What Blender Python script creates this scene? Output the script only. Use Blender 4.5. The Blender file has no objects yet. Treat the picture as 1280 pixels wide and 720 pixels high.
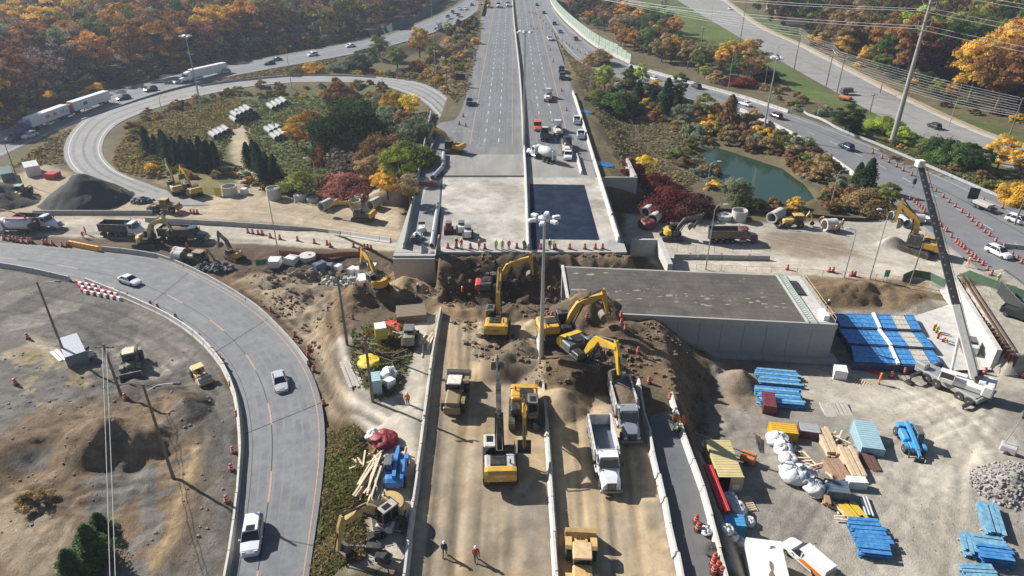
import bpy, bmesh, math, random
import numpy as np
from mathutils import Matrix, Vector, Euler
random.seed(7); RNG = np.random.default_rng(11)
PI = math.pi; R = math.radians
sc = bpy.context.scene
COL = sc.collection

# ------------------------------------------------------------------ camera model
CAMZ, PITCH, FPX = 58.0, 29.1, 853.0
SP, CP = math.sin(R(PITCH)), math.cos(R(PITCH))
def ray(px, py):
    u = (px-640)/FPX; v = (py-360)/FPX
    return u, CP-v*SP, -SP-v*CP
def P(px, py, z=0.0):
    u, a, b = ray(px, py); t = (z-CAMZ)/b
    return (u*t, a*t, z)
cam = bpy.data.objects.new('camera', bpy.data.cameras.new('camera')); COL.objects.link(cam)
cam.location = (0, 0, CAMZ); cam.rotation_euler = (R(90-PITCH), 0, 0)
cam.data.sensor_width = 36; cam.data.lens = 36*FPX/1280; cam.data.clip_end = 6000; cam.data.clip_start = .5
sc.camera = cam

# ------------------------------------------------------------------ light
w = bpy.data.worlds.new("World"); sc.world = w; w.use_nodes = True
nt = w.node_tree; bg = nt.nodes['Background']
sky = nt.nodes.new('ShaderNodeTexSky'); sky.sky_type = 'NISHITA'; sky.sun_disc = False
SUN_EL = 33.0; SUN_AZ_VEC = (-0.86, 0.51)
sky.sun_elevation = R(SUN_EL); sky.sun_rotation = math.atan2(SUN_AZ_VEC[0], SUN_AZ_VEC[1]); sky.air_density = 1.0; sky.dust_density = 0.6
nt.links.new(sky.outputs[0], bg.inputs[0]); bg.inputs[1].default_value = 0.052
sl = bpy.data.lights.new('sun', 'SUN'); sl.energy = 5.0; sl.angle = R(0.5); sl.color = (1, .965, .91)
sun = bpy.data.objects.new('sun', sl); COL.objects.link(sun)
sd = Vector((SUN_AZ_VEC[0]*math.cos(R(SUN_EL)), SUN_AZ_VEC[1]*math.cos(R(SUN_EL)), math.sin(R(SUN_EL))))
sun.rotation_euler = (-sd).to_track_quat('-Z', 'Y').to_euler()
sun.location = (-60, 60, 90)
sc.view_settings.view_transform = 'Standard'; sc.view_settings.look = 'None'; sc.view_settings.gamma = 1
sc.view_settings.exposure = EXPOSURE = 0.75
sc.render.engine = 'CYCLES'
sc.cycles.use_denoising = True
sc.cycles.max_bounces = 5; sc.cycles.diffuse_bounces = 2; sc.cycles.glossy_bounces = 2
sc.cycles.transmission_bounces = 3; sc.cycles.transparent_max_bounces = 6; sc.cycles.volume_bounces = 0
sc.cycles.caustics_reflective = False; sc.cycles.caustics_refractive = False

# ------------------------------------------------------------------ numpy noise
def _h(ix, iy, s):
    n = (ix*374761393 + iy*668265263 + s*974711) & 0x7fffffff
    n = ((n ^ (n >> 13))*1274126177) & 0x7fffffff
    return ((n ^ (n >> 16)) & 0xffff)/65535.0
def vnoise(x, y, s=0):
    xi = np.floor(x).astype(np.int64); yi = np.floor(y).astype(np.int64)
    fx = x-xi; fy = y-yi; fx = fx*fx*(3-2*fx); fy = fy*fy*(3-2*fy)
    a = _h(xi, yi, s); b = _h(xi+1, yi, s); c = _h(xi, yi+1, s); d = _h(xi+1, yi+1, s)
    return (a*(1-fx)+b*fx)*(1-fy)+(c*(1-fx)+d*fx)*fy
def fbm(x, y, s=0, o=4):
    r = 0; a = .5
    for k in range(o):
        r = r+a*vnoise(x*2**k, y*2**k, s+k*17); a *= .5
    return r-.47
def sst(a, b, x):
    t = np.clip((x-a)/(b-a), 0, 1); return t*t*(3-2*t)

# ------------------------------------------------------------------ materials
_M = {}
def mat(name, col=None, rough=.7, metal=0.0, var=.12, scale=3.0, col2=None, bump=0.0, objcol=False, dust=0.0, spec=.5, bscale=None, coat=0.0):
    if name in _M: return _M[name]
    m = bpy.data.materials.new(name); m.use_nodes = True; _M[name] = m
    t = m.node_tree; N = t.nodes; L = t.links; b = N['Principled BSDF']
    b.inputs['Roughness'].default_value = rough; b.inputs['Metallic'].default_value = metal
    b.inputs['Specular IOR Level'].default_value = spec
    if coat: b.inputs['Coat Weight'].default_value = coat; b.inputs['Coat Roughness'].default_value = .08
    tc = N.new('ShaderNodeTexCoord'); no = N.new('ShaderNodeTexNoise'); no.inputs['Scale'].default_value = scale
    no.inputs['Detail'].default_value = 5; no.inputs['Roughness'].default_value = .65
    L.new(tc.outputs['Object'], no.inputs['Vector'])
    if objcol:
        oi = N.new('ShaderNodeObjectInfo'); src = oi.outputs['Color']
    else:
        rgb = N.new('ShaderNodeRGB'); rgb.outputs[0].default_value = (*col, 1); src = rgb.outputs[0]
    if col2 is not None:
        mx = N.new('ShaderNodeMix'); mx.data_type = 'RGBA'; L.new(src, mx.inputs[6]); mx.inputs[7].default_value = (*col2, 1)
        rp = N.new('ShaderNodeMapRange'); rp.inputs[1].default_value = .42; rp.inputs[2].default_value = .62
        L.new(no.outputs['Fac'], rp.inputs[0]); L.new(rp.outputs[0], mx.inputs[0]); src = mx.outputs[2]
    if dust:
        n2 = N.new('ShaderNodeTexNoise'); n2.inputs['Scale'].default_value = 1.6; n2.inputs['Detail'].default_value = 6
        L.new(tc.outputs['Object'], n2.inputs['Vector'])
        rp = N.new('ShaderNodeMapRange'); rp.inputs[1].default_value = .4; rp.inputs[2].default_value = .75; rp.inputs[4].default_value = dust
        L.new(n2.outputs['Fac'], rp.inputs[0])
        mx = N.new('ShaderNodeMix'); mx.data_type = 'RGBA'; L.new(src, mx.inputs[6]); mx.inputs[7].default_value = (.26, .21, .15, 1)
        L.new(rp.outputs[0], mx.inputs[0]); src = mx.outputs[2]
    hsv = N.new('ShaderNodeHueSaturation'); L.new(src, hsv.inputs['Color'])
    mr = N.new('ShaderNodeMapRange'); mr.inputs[1].default_value = .25; mr.inputs[2].default_value = .75
    mr.inputs[3].default_value = 1-var; mr.inputs[4].default_value = 1+var
    L.new(no.outputs['Fac'], mr.inputs[0]); L.new(mr.outputs[0], hsv.inputs['Value']); L.new(hsv.outputs[0], b.inputs['Base Color'])
    if bump:
        bn = N.new('ShaderNodeTexNoise'); bn.inputs['Scale'].default_value = bscale or scale*3; bn.inputs['Detail'].default_value = 6
        L.new(tc.outputs['Object'], bn.inputs['Vector'])
        bu = N.new('ShaderNodeBump'); bu.inputs['Distance'].default_value = bump; bu.inputs['Strength'].default_value = 1
        L.new(bn.outputs['Fac'], bu.inputs['Height']); L.new(bu.outputs[0], b.inputs['Normal'])
    return m
def paint(): return mat('vehicle_paint', rough=.28, var=.04, objcol=True, coat=.5)
def dpaint(): return mat('dusty_machine_paint', rough=.5, var=.15, objcol=True, dust=.58)
YEL = (.62, .36, .035); 
def Mrub(): return mat('tyre_rubber', (.022, .022, .023), .85, dust=.25)
def Mtrk(): return mat('track_steel', (.06, .052, .045), .7, .3, dust=.6)
def Mgls(): return mat('window_glass', (.015, .02, .025), .06, 0, .05, spec=.8)
def Mdk(): return mat('dark_steel', (.035, .036, .038), .5, .3, dust=.3)
def Mst(): return mat('bare_steel', (.35, .35, .35), .35, .8)
def Mgal(): return mat('galvanised_steel', (.42, .44, .45), .45, .5, .08, 1.0)
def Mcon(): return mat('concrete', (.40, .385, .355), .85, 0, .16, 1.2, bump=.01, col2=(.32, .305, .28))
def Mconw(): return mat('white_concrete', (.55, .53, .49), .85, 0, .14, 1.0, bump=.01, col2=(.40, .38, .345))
def Mwood(): return mat('timber', (.52, .39, .25), .8, 0, .25, 2.0)
def Mpole(): return mat('weathered_wood', (.19, .155, .12), .9, 0, .2, 2.0)
def Mred(): return mat('orange_red_plastic', (.42, .05, .02), .5, 0, .15, 4)
def Mwht(): return mat('white_plastic', (.75, .75, .74), .5, 0, .08)
def Mblu(): return mat('blue_steel', (.05, .22, .50), .45, .1, .2, 2.0, col2=(.09, .28, .55))
def Mlight(): return mat('headlamp_glass', (.7, .7, .7), .1, 0, .05)
def Mtail(): return mat('tail_lamp_red', (.4, .01, .01), .2, 0, .05)
def Msoil(): return mat('loose_soil', (.17, .125, .08), .95, 0, .3, 1.5, bump=.12, bscale=3, col2=(.12, .085, .055))

# ------------------------------------------------------------------ mesh builder
class MB:
    def __init__(s): s.v = []; s.f = []; s.m = []; s.n = 0; s.T = None; s.mi = 0
    def add(s, vs, fs, mi=None):
        if s.T is not None: vs = [tuple(s.T @ Vector(p)) for p in vs]
        s.v.extend(vs); mi = s.mi if mi is None else mi
        for f in fs: s.f.append(tuple(i+s.n for i in f)); s.m.append(mi)
        s.n += len(vs); return s
    def box(s, x0, x1, y0, y1, z0, z1, mi=None):
        return s.add([(x0,y0,z0),(x1,y0,z0),(x1,y1,z0),(x0,y1,z0),(x0,y0,z1),(x1,y0,z1),(x1,y1,z1),(x0,y1,z1)],
            [(0,3,2,1),(4,5,6,7),(0,1,5,4),(1,2,6,5),(2,3,7,6),(3,0,4,7)], mi)
    def rbox(s, x0, x1, y0, y1, z0, z1, r=.08, mi=None):
        def ring(i, z):
            a, b, c, d = x0+i, x1-i, y0+i, y1-i
            return [(a+r,c,z),(b-r,c,z),(b,c+r,z),(b,d-r,z),(b-r,d,z),(a+r,d,z),(a,d-r,z),(a,c+r,z)]
        vs = ring(0, z0)+ring(0, z1-r)+ring(r, z1); fs = [tuple(range(7, -1, -1)), tuple(range(16, 24))]
        for k in (0, 8):
            for i in range(8): fs.append((k+i, k+(i+1) % 8, k+8+(i+1) % 8, k+8+i))
        return s.add(vs, fs, mi)
    def prism(s, pts, x0, x1, mi=None, inset=0.0):   # pts (y,z) loop, extruded along x
        n = len(pts); cy = sum(p[0] for p in pts)/n; cz = sum(p[1] for p in pts)/n
        def L(x, k): return [(x, cy+(p[0]-cy)*(1-k), cz+(p[1]-cz)*(1-k)) for p in pts]
        if inset:
            d = (x1-x0)*.12; rings = [L(x0, inset), L(x0+d, 0), L(x1-d, 0), L(x1, inset)]
        else: rings = [L(x0, 0), L(x1, 0)]
        vs = sum(rings, []); fs = [tuple(range(n))[::-1], tuple((len(rings)-1)*n+i for i in range(n))]
        for k in range(len(rings)-1):
            for i in range(n): fs.append((k*n+i, k*n+(i+1) % n, (k+1)*n+(i+1) % n, (k+1)*n+i))
        return s.add(vs, fs, mi)
    def loft(s, rings, mi=None, cap=True):
        n = len(rings[0]); vs = sum([list(r) for r in rings], []); fs = []
        for k in range(len(rings)-1):
            for i in range(n): fs.append((k*n+i, k*n+(i+1) % n, (k+1)*n+(i+1) % n, (k+1)*n+i))
        if cap: fs += [tuple(range(n))[::-1], tuple((len(rings)-1)*n+i for i in range(n))]
        return s.add(vs, fs, mi)
    def tube(s, p0, p1, r0, r1=None, n=8, mi=None, cap=True):
        r1 = r0 if r1 is None else r1; a = Vector(p0); b = Vector(p1); d = (b-a)
        if d.length < 1e-6: return s
        q = d.to_track_quat('Z', 'Y'); ux = q @ Vector((1,0,0)); uy = q @ Vector((0,1,0))
        rr = []
        for c, r in ((a, r0), (b, r1)):
            rr.append([tuple(c+ux*(r*math.cos(2*PI*i/n))+uy*(r*math.sin(2*PI*i/n))) for i in range(n)])
        return s.loft(rr, mi, cap)
    def path(s, pts, r, n=6, mi=None, r2=None):
        pts = [Vector(p) for p in pts]; rr = []; m = len(pts)
        for k, p in enumerate(pts):
            d = (pts[min(k+1, m-1)]-pts[max(k-1, 0)]).normalized()
            up = Vector((0,0,1)) if abs(d.z) < .95 else Vector((0,1,0))
            a = d.cross(up).normalized(); b = a.cross(d); q = r if r2 is None else r+(r2-r)*k/(m-1)
            rr.append([tuple(p+a*(q*math.cos(2*PI*i/n))+b*(q*math.sin(2*PI*i/n))) for i in range(n)])
        return s.loft(rr, mi)
    def lathe(s, prof, x=0, y=0, z=0, n=12, mi=None, axis='z'):
        rr = []
        for r, h in prof:
            if axis == 'z': rr.append([(x+r*math.cos(2*PI*i/n), y+r*math.sin(2*PI*i/n), z+h) for i in range(n)])
            elif axis == 'x': rr.append([(x+h, y+r*math.cos(2*PI*i/n), z+r*math.sin(2*PI*i/n)) for i in range(n)])
            else: rr.append([(x-r*math.cos(2*PI*i/n), y+h, z+r*math.sin(2*PI*i/n)) for i in range(n)])
        return s.loft(rr, mi)
    def limb(s, pts, hs, x0, x1, mi=None):   # bent beam in the yz plane: centre points and half depths
        up = []; dn = []; m = len(pts)
        for k in range(m):
            a = pts[max(k-1, 0)]; b = pts[min(k+1, m-1)]; dy, dz = b[0]-a[0], b[1]-a[1]; l = math.hypot(dy, dz) or 1
            ny, nz = -dz/l, dy/l
            up.append((pts[k][0]+ny*hs[k], pts[k][1]+nz*hs[k])); dn.append((pts[k][0]-ny*hs[k], pts[k][1]-nz*hs[k]))
        rr = []
        for k in range(m): rr.append([(x0, *dn[k]), (x1, *dn[k]), (x1, *up[k]), (x0, *up[k])])
        return s.loft(rr, mi)
    def mesh(s, name, mats, smooth=False):
        me = bpy.data.meshes.new(name); me.from_pydata([tuple(p) for p in s.v], [], s.f)
        if not isinstance(mats, (list, tuple)): mats = [mats]
        for m in mats: me.materials.append(m)
        if len(mats) > 1: me.polygons.foreach_set('material_index', s.m)
        me.update()
        bm = bmesh.new(); bm.from_mesh(me); bmesh.ops.recalc_face_normals(bm, faces=bm.faces); bm.to_mesh(me); bm.free()
        if smooth: me.polygons.foreach_set('use_smooth', [True]*len(me.polygons))
        return me
    def build(s, name, mats, parent=None, color=None, smooth=False):
        o = bpy.data.objects.new(name, s.mesh(name, mats, smooth)); COL.objects.link(o)
        if parent is not None: o.parent = parent; _KID.setdefault(parent.name, []).append(o)
        if color: o.color = (*color, 1)
        return o
def thing(name, label, cat, loc=(0,0,0), rz=0, group=None):
    o = bpy.data.objects.new(name, None); COL.objects.link(o); o.empty_display_size = .3
    o.location = loc; o.rotation_euler = (0, 0, rz); o['label'] = label; o['category'] = cat
    if group: o['group'] = group
    return o
def tag(o, label=None, cat=None, group=None, kind=None):
    if label: o['label'] = label
    if cat: o['category'] = cat
    if group: o['group'] = group
    if kind: o['kind'] = kind
    return o
def dup(o, loc=None, rz=None, label=None, group=None, scale=None, color=None, parent=None, recol=None):
    """copy a thing, its parts and their sub-parts; recol = colour replacing the source's main paint"""
    c = o.copy(); COL.objects.link(c)
    if parent is not None: c.parent = parent; _KID.setdefault(parent.name, []).append(c)
    if loc is not None: c.location = loc
    if rz is not None: c.rotation_euler = (0, 0, rz)
    if label: c['label'] = label
    if group: c['group'] = group
    if scale is not None: c.scale = (scale,)*3 if not isinstance(scale, tuple) else scale
    if recol and tuple(round(x, 3) for x in o.color[:3]) == tuple(round(x, 3) for x in recol[0]): c.color = (*recol[1], 1)
    for ch in list(KIDS(o)): dup(ch, parent=c, recol=recol)
    return c
_KID = {}
def KIDS(o): return _KID.get(o.name, ())
_first = {}
def place(key, maker, loc, rz, label, group=None, scale=None, recol=None, rot=None):
    """first call builds the thing and moves it in; later calls copy it"""
    if key not in _first:
        o = maker(); _first[key] = o
        o.location = loc; o.rotation_euler = (0, 0, rz); o['label'] = label
        if group: o['group'] = group
        if scale is not None: o.scale = (scale,)*3 if not isinstance(scale, tuple) else scale
        if recol: repaint(o, recol)
        o['_col'] = 1
        src = o
    else:
        src = dup(_first[key], loc, rz, label, group, scale if scale is not None else 1.0)
        if recol: repaint(src, recol)
    if rot is not None: src.rotation_euler = rot
    return src
def repaint(o, col):
    """every child whose material takes the object colour and is marked as main paint"""
    if o.get('_paint') or (o.type == 'MESH' and o.color[3] == 1 and o.name.split('.')[0] in PAINTED): o.color = (*col, 1)
    for ch in KIDS(o): repaint(ch, col)
PAINTED = {'body', 'cab', 'hood', 'roof', 'trailer_box', 'dump_box', 'door', 'sleeper', 'boom', 'stick', 'engine_cover', 'counterweight', 'arm'}
ORD = ['first','second','third','fourth','fifth','sixth','seventh','eighth','ninth','tenth','eleventh','twelfth','thirteenth','fourteenth','fifteenth','sixteenth','seventeenth','eighteenth','nineteenth','twentieth']
def ordw(i):
    if i < 20: return ORD[i]
    if i == 29: return 'thirtieth'
    if i == 39: return 'fortieth'
    return ['twenty','thirty','forty'][(i+1)//10-2]+('-'+ORD[(i+1) % 10-1] if (i+1) % 10 else 'th')
# ------------------------------------------------------------------ roads (edges given as seen, unprojected on their own level)
def W(pts, z=0.0):
    """list of (px,py[,z]) -> world points"""
    return [P(p[0], p[1], p[2] if len(p) > 2 else z) for p in pts]
def resample(pts, n=None, step=None):
    a = np.array(pts, float)
    # Catmull-Rom smoothing
    if len(a) > 2:
        ext = np.vstack([2*a[0]-a[1], a, 2*a[-1]-a[-2]]); out = []
        for i in range(1, len(ext)-2):
            for t in np.linspace(0, 1, 14, endpoint=False):
                p0, p1, p2, p3 = ext[i-1:i+3]
                out.append(.5*((2*p1)+(-p0+p2)*t+(2*p0-5*p1+4*p2-p3)*t*t+(-p0+3*p1-3*p2+p3)*t**3))
        out.append(a[-1]); a = np.array(out)
    d = np.r_[0, np.cumsum(np.linalg.norm(np.diff(a[:, :2], axis=0), axis=1))]
    if n is None: n = max(2, int(d[-1]/step)+1)
    s = np.linspace(0, d[-1], n)
    return np.stack([np.interp(s, d, a[:, k]) for k in range(3)], 1)
ROADS = {}
def road(name, left, right, step=2.0, ext=None):
    l = resample(W(left), step=step); r = resample(W(right), n=len(l)); zm_ = (l[:, 2]+r[:, 2])/2; l[:, 2] = zm_; r[:, 2] = zm_
    ROADS[name] = (l, r); return l, r
# main highway plateau handled analytically; these are the ramps and side roads
road('loop', [(566,165,6),(552,150,5.5),(530,128,4.8),(500,114,4),(470,106,3.2),(430,103,2.5),(370,103,1.6),(300,110,.8),(230,125,.2),(165,146,0),(136,165,0),(128,190,0),(145,212,0),(180,228,0),(220,242,0),(262,256,0)],
             [(590,165,6),(578,145,5.5),(552,116,4.8),(520,102,4),(470,95.5,3.2),(430,93,2.5),(370,93,1.6),(300,99,.8),(220,110,.2),(130,135,0),(95,158,0),(80,185,0),(88,210,0),(120,230,0),(160,246,0),(200,258,0)])
road('outer_ramp', [(-60,224,0),(0,196,0),(60,168,0),(130,139,.3),(215,111,.8),(300,93,1.5),(400,75,2.5),(480,59,3.5),(545,39,4.8),(585,22,5.6),(606,4,6)],
                   [(-60,188,0),(0,164,0),(60,143,0),(130,117,.3),(215,95,.8),(300,79,1.5),(400,61,2.5),(480,45,3.5),(535,25,4.8),(562,12,5.6),(585,-2,6)])
road('south_ramp', [(-90,334,0),(0,334,0),(90,352,0),(160,375,0),(220,404,.3),(264,440,.8),(290,482,1.3),(302,540,2),(300,610,2.8),(285,722,3.5),(268,800,3.5)],
                   [(-90,298,0),(0,303,0),(120,312,0),(205,324,0),(262,350,.3),(320,386,.8),(366,430,1.3),(396,482,2),(406,560,2.8),(386,722,3.5),(372,800,3.5)])
road('east_ramp', [(686,-2,6),(697,18,6),(716,38,5.8),(745,61,5.4),(787,81,4.8),(860,104,4),(950,129,3),(1040,160,2),(1120,192,1.2),(1200,226,.6),(1290,268,.3),(1400,322,.3)],
                  [(668,-2,6),(680,18,6),(699,50,5.8),(722,75,5.4),(770,96,4.8),(850,122,4),(925,146,3),(1000,180,2),(1062,214,1.2),(1110,248,.6),(1215,330,.3),(1300,394,.3)])
road('arterial', [(800,-30,0),(850,2,0),(900,32,0),(960,67,0),(1045,115,0),(1130,160,0),(1200,188,0),(1300,222,0)],
                 [(860,-30,0),(905,2,0),(945,32,0),(1000,58,0),(1080,100,0),(1142,131,0),(1230,170,0),(1310,193,0)])
# ------------------------------------------------------------------ terrain height
def polyw(pts, z=0.0): return np.array([P(p[0], p[1], z)[:2] for p in pts])
def sdpoly(x, y, poly):
    """signed distance, positive inside"""
    d = np.full(x.shape, 1e9); inside = np.zeros(x.shape, bool); n = len(poly)
    for i in range(n):
        ax, ay = poly[i]; bx, by = poly[(i+1) % n]; ex, ey = bx-ax, by-ay
        t = np.clip(((x-ax)*ex+(y-ay)*ey)/(ex*ex+ey*ey+1e-9), 0, 1)
        d = np.minimum(d, np.hypot(x-ax-t*ex, y-ay-t*ey))
        if abs(ey) > 1e-9:
            c = ((ay > y) != (by > y)) & (x < (bx-ax)*(y-ay)/ey+ax); inside ^= c
    return np.where(inside, d, -d)
EASTBANK = polyw([(1186,366),(1300,350),(1300,470),(1256,470),(1243,463)], 0)
BUMPS = []   # (x, y, rx, ry, h, seed) mounds and pits
def bump(px, py, z, rx, ry, h, rot=0.0): 
    p = P(px, py, z); BUMPS.append((p[0], p[1], rx, ry, h, rot))
bump(632,462,6,4.2,3.2,2.6); bump(650,440,6,3,3,1.6)
bump(715,462,7,7.5,4.2,3.4); bump(700,505,6,3.5,3.6,2.0); bump(745,485,6,4,3,1.6); bump(735,395,5,6,4,3.0); bump(775,430,5,4,6,1.6)
bump(470,385,2.5,9,4,3.6); bump(430,395,3,5,4,1.8); bump(505,365,2,6,3,3.0); bump(380,360,1,8,3,1.4); bump(520,345,1,6,3,4.2); bump(590,352,0,7,3,1.8); bump(660,372,2,3,3,2.5)
bump(340,350,0,7,3,1.2); bump(560,385,3,5,3,1.6); bump(660,345,0,6,3,-1.6); bump(640,365,0,8,3,-1.5)
bump(1040,370,0,12,4,2.2); bump(1105,372,0,8,3,1.8); bump(1140,380,0,6,3,1.8); bump(1078,300,0,7,3,-2.2); bump(1110,305,0,3.5,2.6,2.2)
bump(150,560,2,7,4.5,3.4); bump(115,565,2,5,5,1.5); bump(20,590,2.5,5,6,-2.2); bump(220,505,1,5,3,1.5); bump(235,520,1,3,4,1.6); bump(190,490,1,5,2.5,1.2)
bump(925,475,1,2.8,3.2,2.4); bump(880,440,3,4,5,1.2); bump(1265,600,2,5,4,1.3); bump(0,245,0,7,5,3.0)
bump(40,620,2,3,2,1.0); bump(215,690,3,4,8,.6)
bump(735,505,6,2.5,2,-.4)
LANE = polyw([(812,520),(842,512),(858,550),(882,618),(908,722),(940,860),(880,860),(850,722),(834,645),(821,590)], 6)
def zwest(y): return 3.2*sst(92, 50, y)
def zeast(y): return 3.2*sst(82, 52, y)
_rc = []; RPOLY = {}
for k, (l, r) in ROADS.items():
    c = (l+r)/2; hw = np.hypot(*(l-r)[:, :2].T)/2
    _rc.append((c, hw, k)); RPOLY[k] = np.vstack([l[::3, :2], l[-1:, :2], r[::-1][::3, :2], r[:1, :2]])
NX0, NX1 = -21.8, 20.2
def H0(x, y):
    """ground height without fine noise"""
    # low ground
    global CAP; CAP = np.full(x.shape, 1e9)
    south = sst(112, 100, y)
    zl = 6*sst(113, 80, y); zm = 6*sst(95.5, 87.5, y+1.2*fbm(x*.3, y*.3, 3))
    zw = zwest(y); ze = zeast(y)
    lw = 5.0; xe = 20.0+5*sst(70, 95, y)*0
    z = zw+(zl-zw)*sst(-29-4*sst(60, 90, y), -23.5, x)
    z = z+(zm-z)*sst(-11.6, -10.6, x)
    rw = 3.0+6.5*sst(62, 84, y)
    z = z+(ze-z)*sst(19.8, 19.8+rw, x+.6*fbm(x*.4, y*.4, 9)*sst(60, 80, y))
    # north plateau
    dx = np.maximum(np.maximum(NX0-x, x-NX1), 0); dy = np.maximum(143.6-y, 0)*9
    zn = 6*(1-sst(0, 16, np.hypot(dx, dy)+2.0*fbm(x*.1, y*.1, 5)*(dx > 1)))
    z = np.where(y > 118, zn, z*south)
    # ramps and roads pull the ground to their own level
    for c, hw, k in _rc:
        best = np.full(x.shape, 1e9); zr = np.zeros(x.shape); hh = np.zeros(x.shape)
        bb = (x > c[:, 0].min()-20) & (x < c[:, 0].max()+20) & (y > c[:, 1].min()-20) & (y < c[:, 1].max()+20)
        if not bb.any(): continue
        xs, ys = x[bb], y[bb]; b = best[bb]; zz = zr[bb]; h2 = hh[bb]
        for i in range(len(c)):
            d = (xs-c[i, 0])**2+(ys-c[i, 1])**2; mk = d < b
            b[mk] = d[mk]; zz[mk] = c[i, 2]; h2[mk] = hw[i]
        d = -sdpoly(xs, ys, RPOLY[k]); wt = 1-sst(.6, 12, d)
        near = (xs > NX0+1) & (xs < NX1-1) & (ys > 143)
        if k == 'south_ramp': wt = 1-sst(.4, 4.5, d)
        wt = np.where(near, 0, wt)
        cp = CAP[bb]; CAP[bb] = np.minimum(cp, np.where((d < .35) & ~near, zz-.1, 1e9))
        zq = z[bb]; z[bb] = zq*(1-wt)+(zz-np.where(d < .5, .12+.1*sst(120, 400, ys), 0))*wt
    e = sdpoly(x, y, EASTBANK); z = z+3.4*sst(-.15, .35, e)
    for bx, by, rx, ry, h, rot in BUMPS:
        d = np.hypot((x-bx)/rx, (y-by)/ry)+.35*fbm((x+h*7)*.35, y*.35, 21, 3)
        z = z+h*np.clip(1-d, 0, 1)**.85*(1 if h > 0 else 1)
    # soil left against the end of the deck
    z = np.maximum(z, (5.75+.7*fbm(x*.3, y*.3, 33)+.5*fbm(x*1.1, y*1.1, 37, 3))*sst(98.0, 105.2, y-.8*fbm(x*.25, y*.2, 34, 3))*(1-sst(106.3, 106.8, y))*sst(-13.4, -12.6, x)*(1-sst(19.5, 24, x)))
    # pond bed
    pd = sdpoly(x, y, POND); z = z-1.6*sst(-3.0, 2.5, pd)
    return z
POND = polyw([(874,182),(900,184),(935,195),(975,208),(1003,228),(1015,244),(1000,251),(965,250),(935,240),(905,222),(885,204)], 0)
ROUGH = [ (polyw([(300,318),(560,318),(560,420),(470,440),(400,500),(330,400)]), 1.7, .16),
          (polyw([(545,318),(790,325),(800,400),(900,480),(880,600),(850,520),(790,470),(760,520),(560,440)], 3), 1.5, .2),
          (polyw([(0,430),(240,430),(280,560),(270,720),(0,720)], 1.5), .9, .2),
          (polyw([(200,300),(330,320),(330,390),(240,345)]), .8, .25),
          (polyw([(1010,345),(1150,350),(1160,386),(1010,386)]), 1.6, .2),
          (polyw([(840,400),(940,440),(950,560),(900,600),(870,520)], 2), 1.0, .3) ]
def Hn(x, y):
    x = np.asarray(x, float); y = np.asarray(y, float)
    sh = x.shape; x = x.ravel(); y = y.ravel()
    z = H0(x, y)
    flat = np.zeros_like(x)
    z = z+.10*fbm(x*.12, y*.12, 1, 3)*(y < 400)
    for poly, amp, fr in ROUGH:
        m = sst(0, 4, sdpoly(x, y, poly))
        n = fbm(x*fr, y*fr, 31, 5); rdg = -np.abs(fbm(x*fr*1.3, y*fr*1.3, 77, 4))*1.6
        z = z+amp*m*(n*1.1+rdg*.7+.1+.5*fbm(x*.8, y*.8, 35, 3)-.45*np.abs(fbm(x*.55, y*.55, 36, 3)))
    n = .05*fbm(x*1.3, y*1.3, 41, 3)
    z = z+n*(y < 160)
    z = np.minimum(z, CAP)
    z = np.where((y > 143.4) & (x > -14.6) & (x < 19.7), 5.7, z); z = np.where((y > 143.4) & (y < 192) & (x > -20.9) & (x < 19.7), 5.7, z)
    z = np.where(sdpoly(x, y, LANE) > -.2, 5.86, z)
    return z.reshape(sh)
# near cache grid so that scalar lookups are quick and exactly on the mesh
def axis(stops):
    out = [stops[0][0]]
    for (a, _), (b, st) in zip(stops[:-1], stops[1:]):
        n = max(1, int(round((b-a)/st))); out += list(np.linspace(a, b, n+1)[1:])
    return np.array(out)
GX = axis([(-2500,0),(-800,300),(-340,12),(-130,3),(-72,.8),(66,.36),(110,.7),(200,3),(340,10),(900,140),(2500,400)])
GY = axis([(-60,0),(20,8),(36,1),(132,.36),(170,.7),(260,1.8),(480,4),(800,20),(4500,400)])
gx, gy = np.meshgrid(GX, GY); GZ = Hn(gx, gy)
def HZ(x, y):
    i = int(np.clip(np.searchsorted(GX, x)-1, 0, len(GX)-2)); j = int(np.clip(np.searchsorted(GY, y)-1, 0, len(GY)-2))
    fx = min(max((x-GX[i])/(GX[i+1]-GX[i]), 0), 1); fy = min(max((y-GY[j])/(GY[j+1]-GY[j]), 0), 1)
    return float((GZ[j,i]*(1-fx)+GZ[j,i+1]*fx)*(1-fy)+(GZ[j+1,i]*(1-fx)+GZ[j+1,i+1]*fx)*fy)
DECK_Y0, DECK_Y1 = 106.2, 143.8
def LV(x, y):
    """top of whatever surface is there (bridge deck included)"""
    if NX0 < x < NX1 and DECK_Y0 < y < DECK_Y1+2: return 6.0
    if NX0+1 < x < NX1-.5 and y >= DECK_Y1: return 6.0
    if 14 < x < 20 and y < 82: return max(6.0, HZ(x, y))
    return HZ(x, y)+ (.12 if on_road(x, y) else 0)
def on_road(x, y):
    for c, hw, k in _rc:
        i = int(np.argmin((c[:, 0]-x)**2+(c[:, 1]-y)**2))
        if math.hypot(c[i, 0]-x, c[i, 1]-y) < hw[i]: return True
    return -15 < x < 19.7 and y > 190
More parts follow.
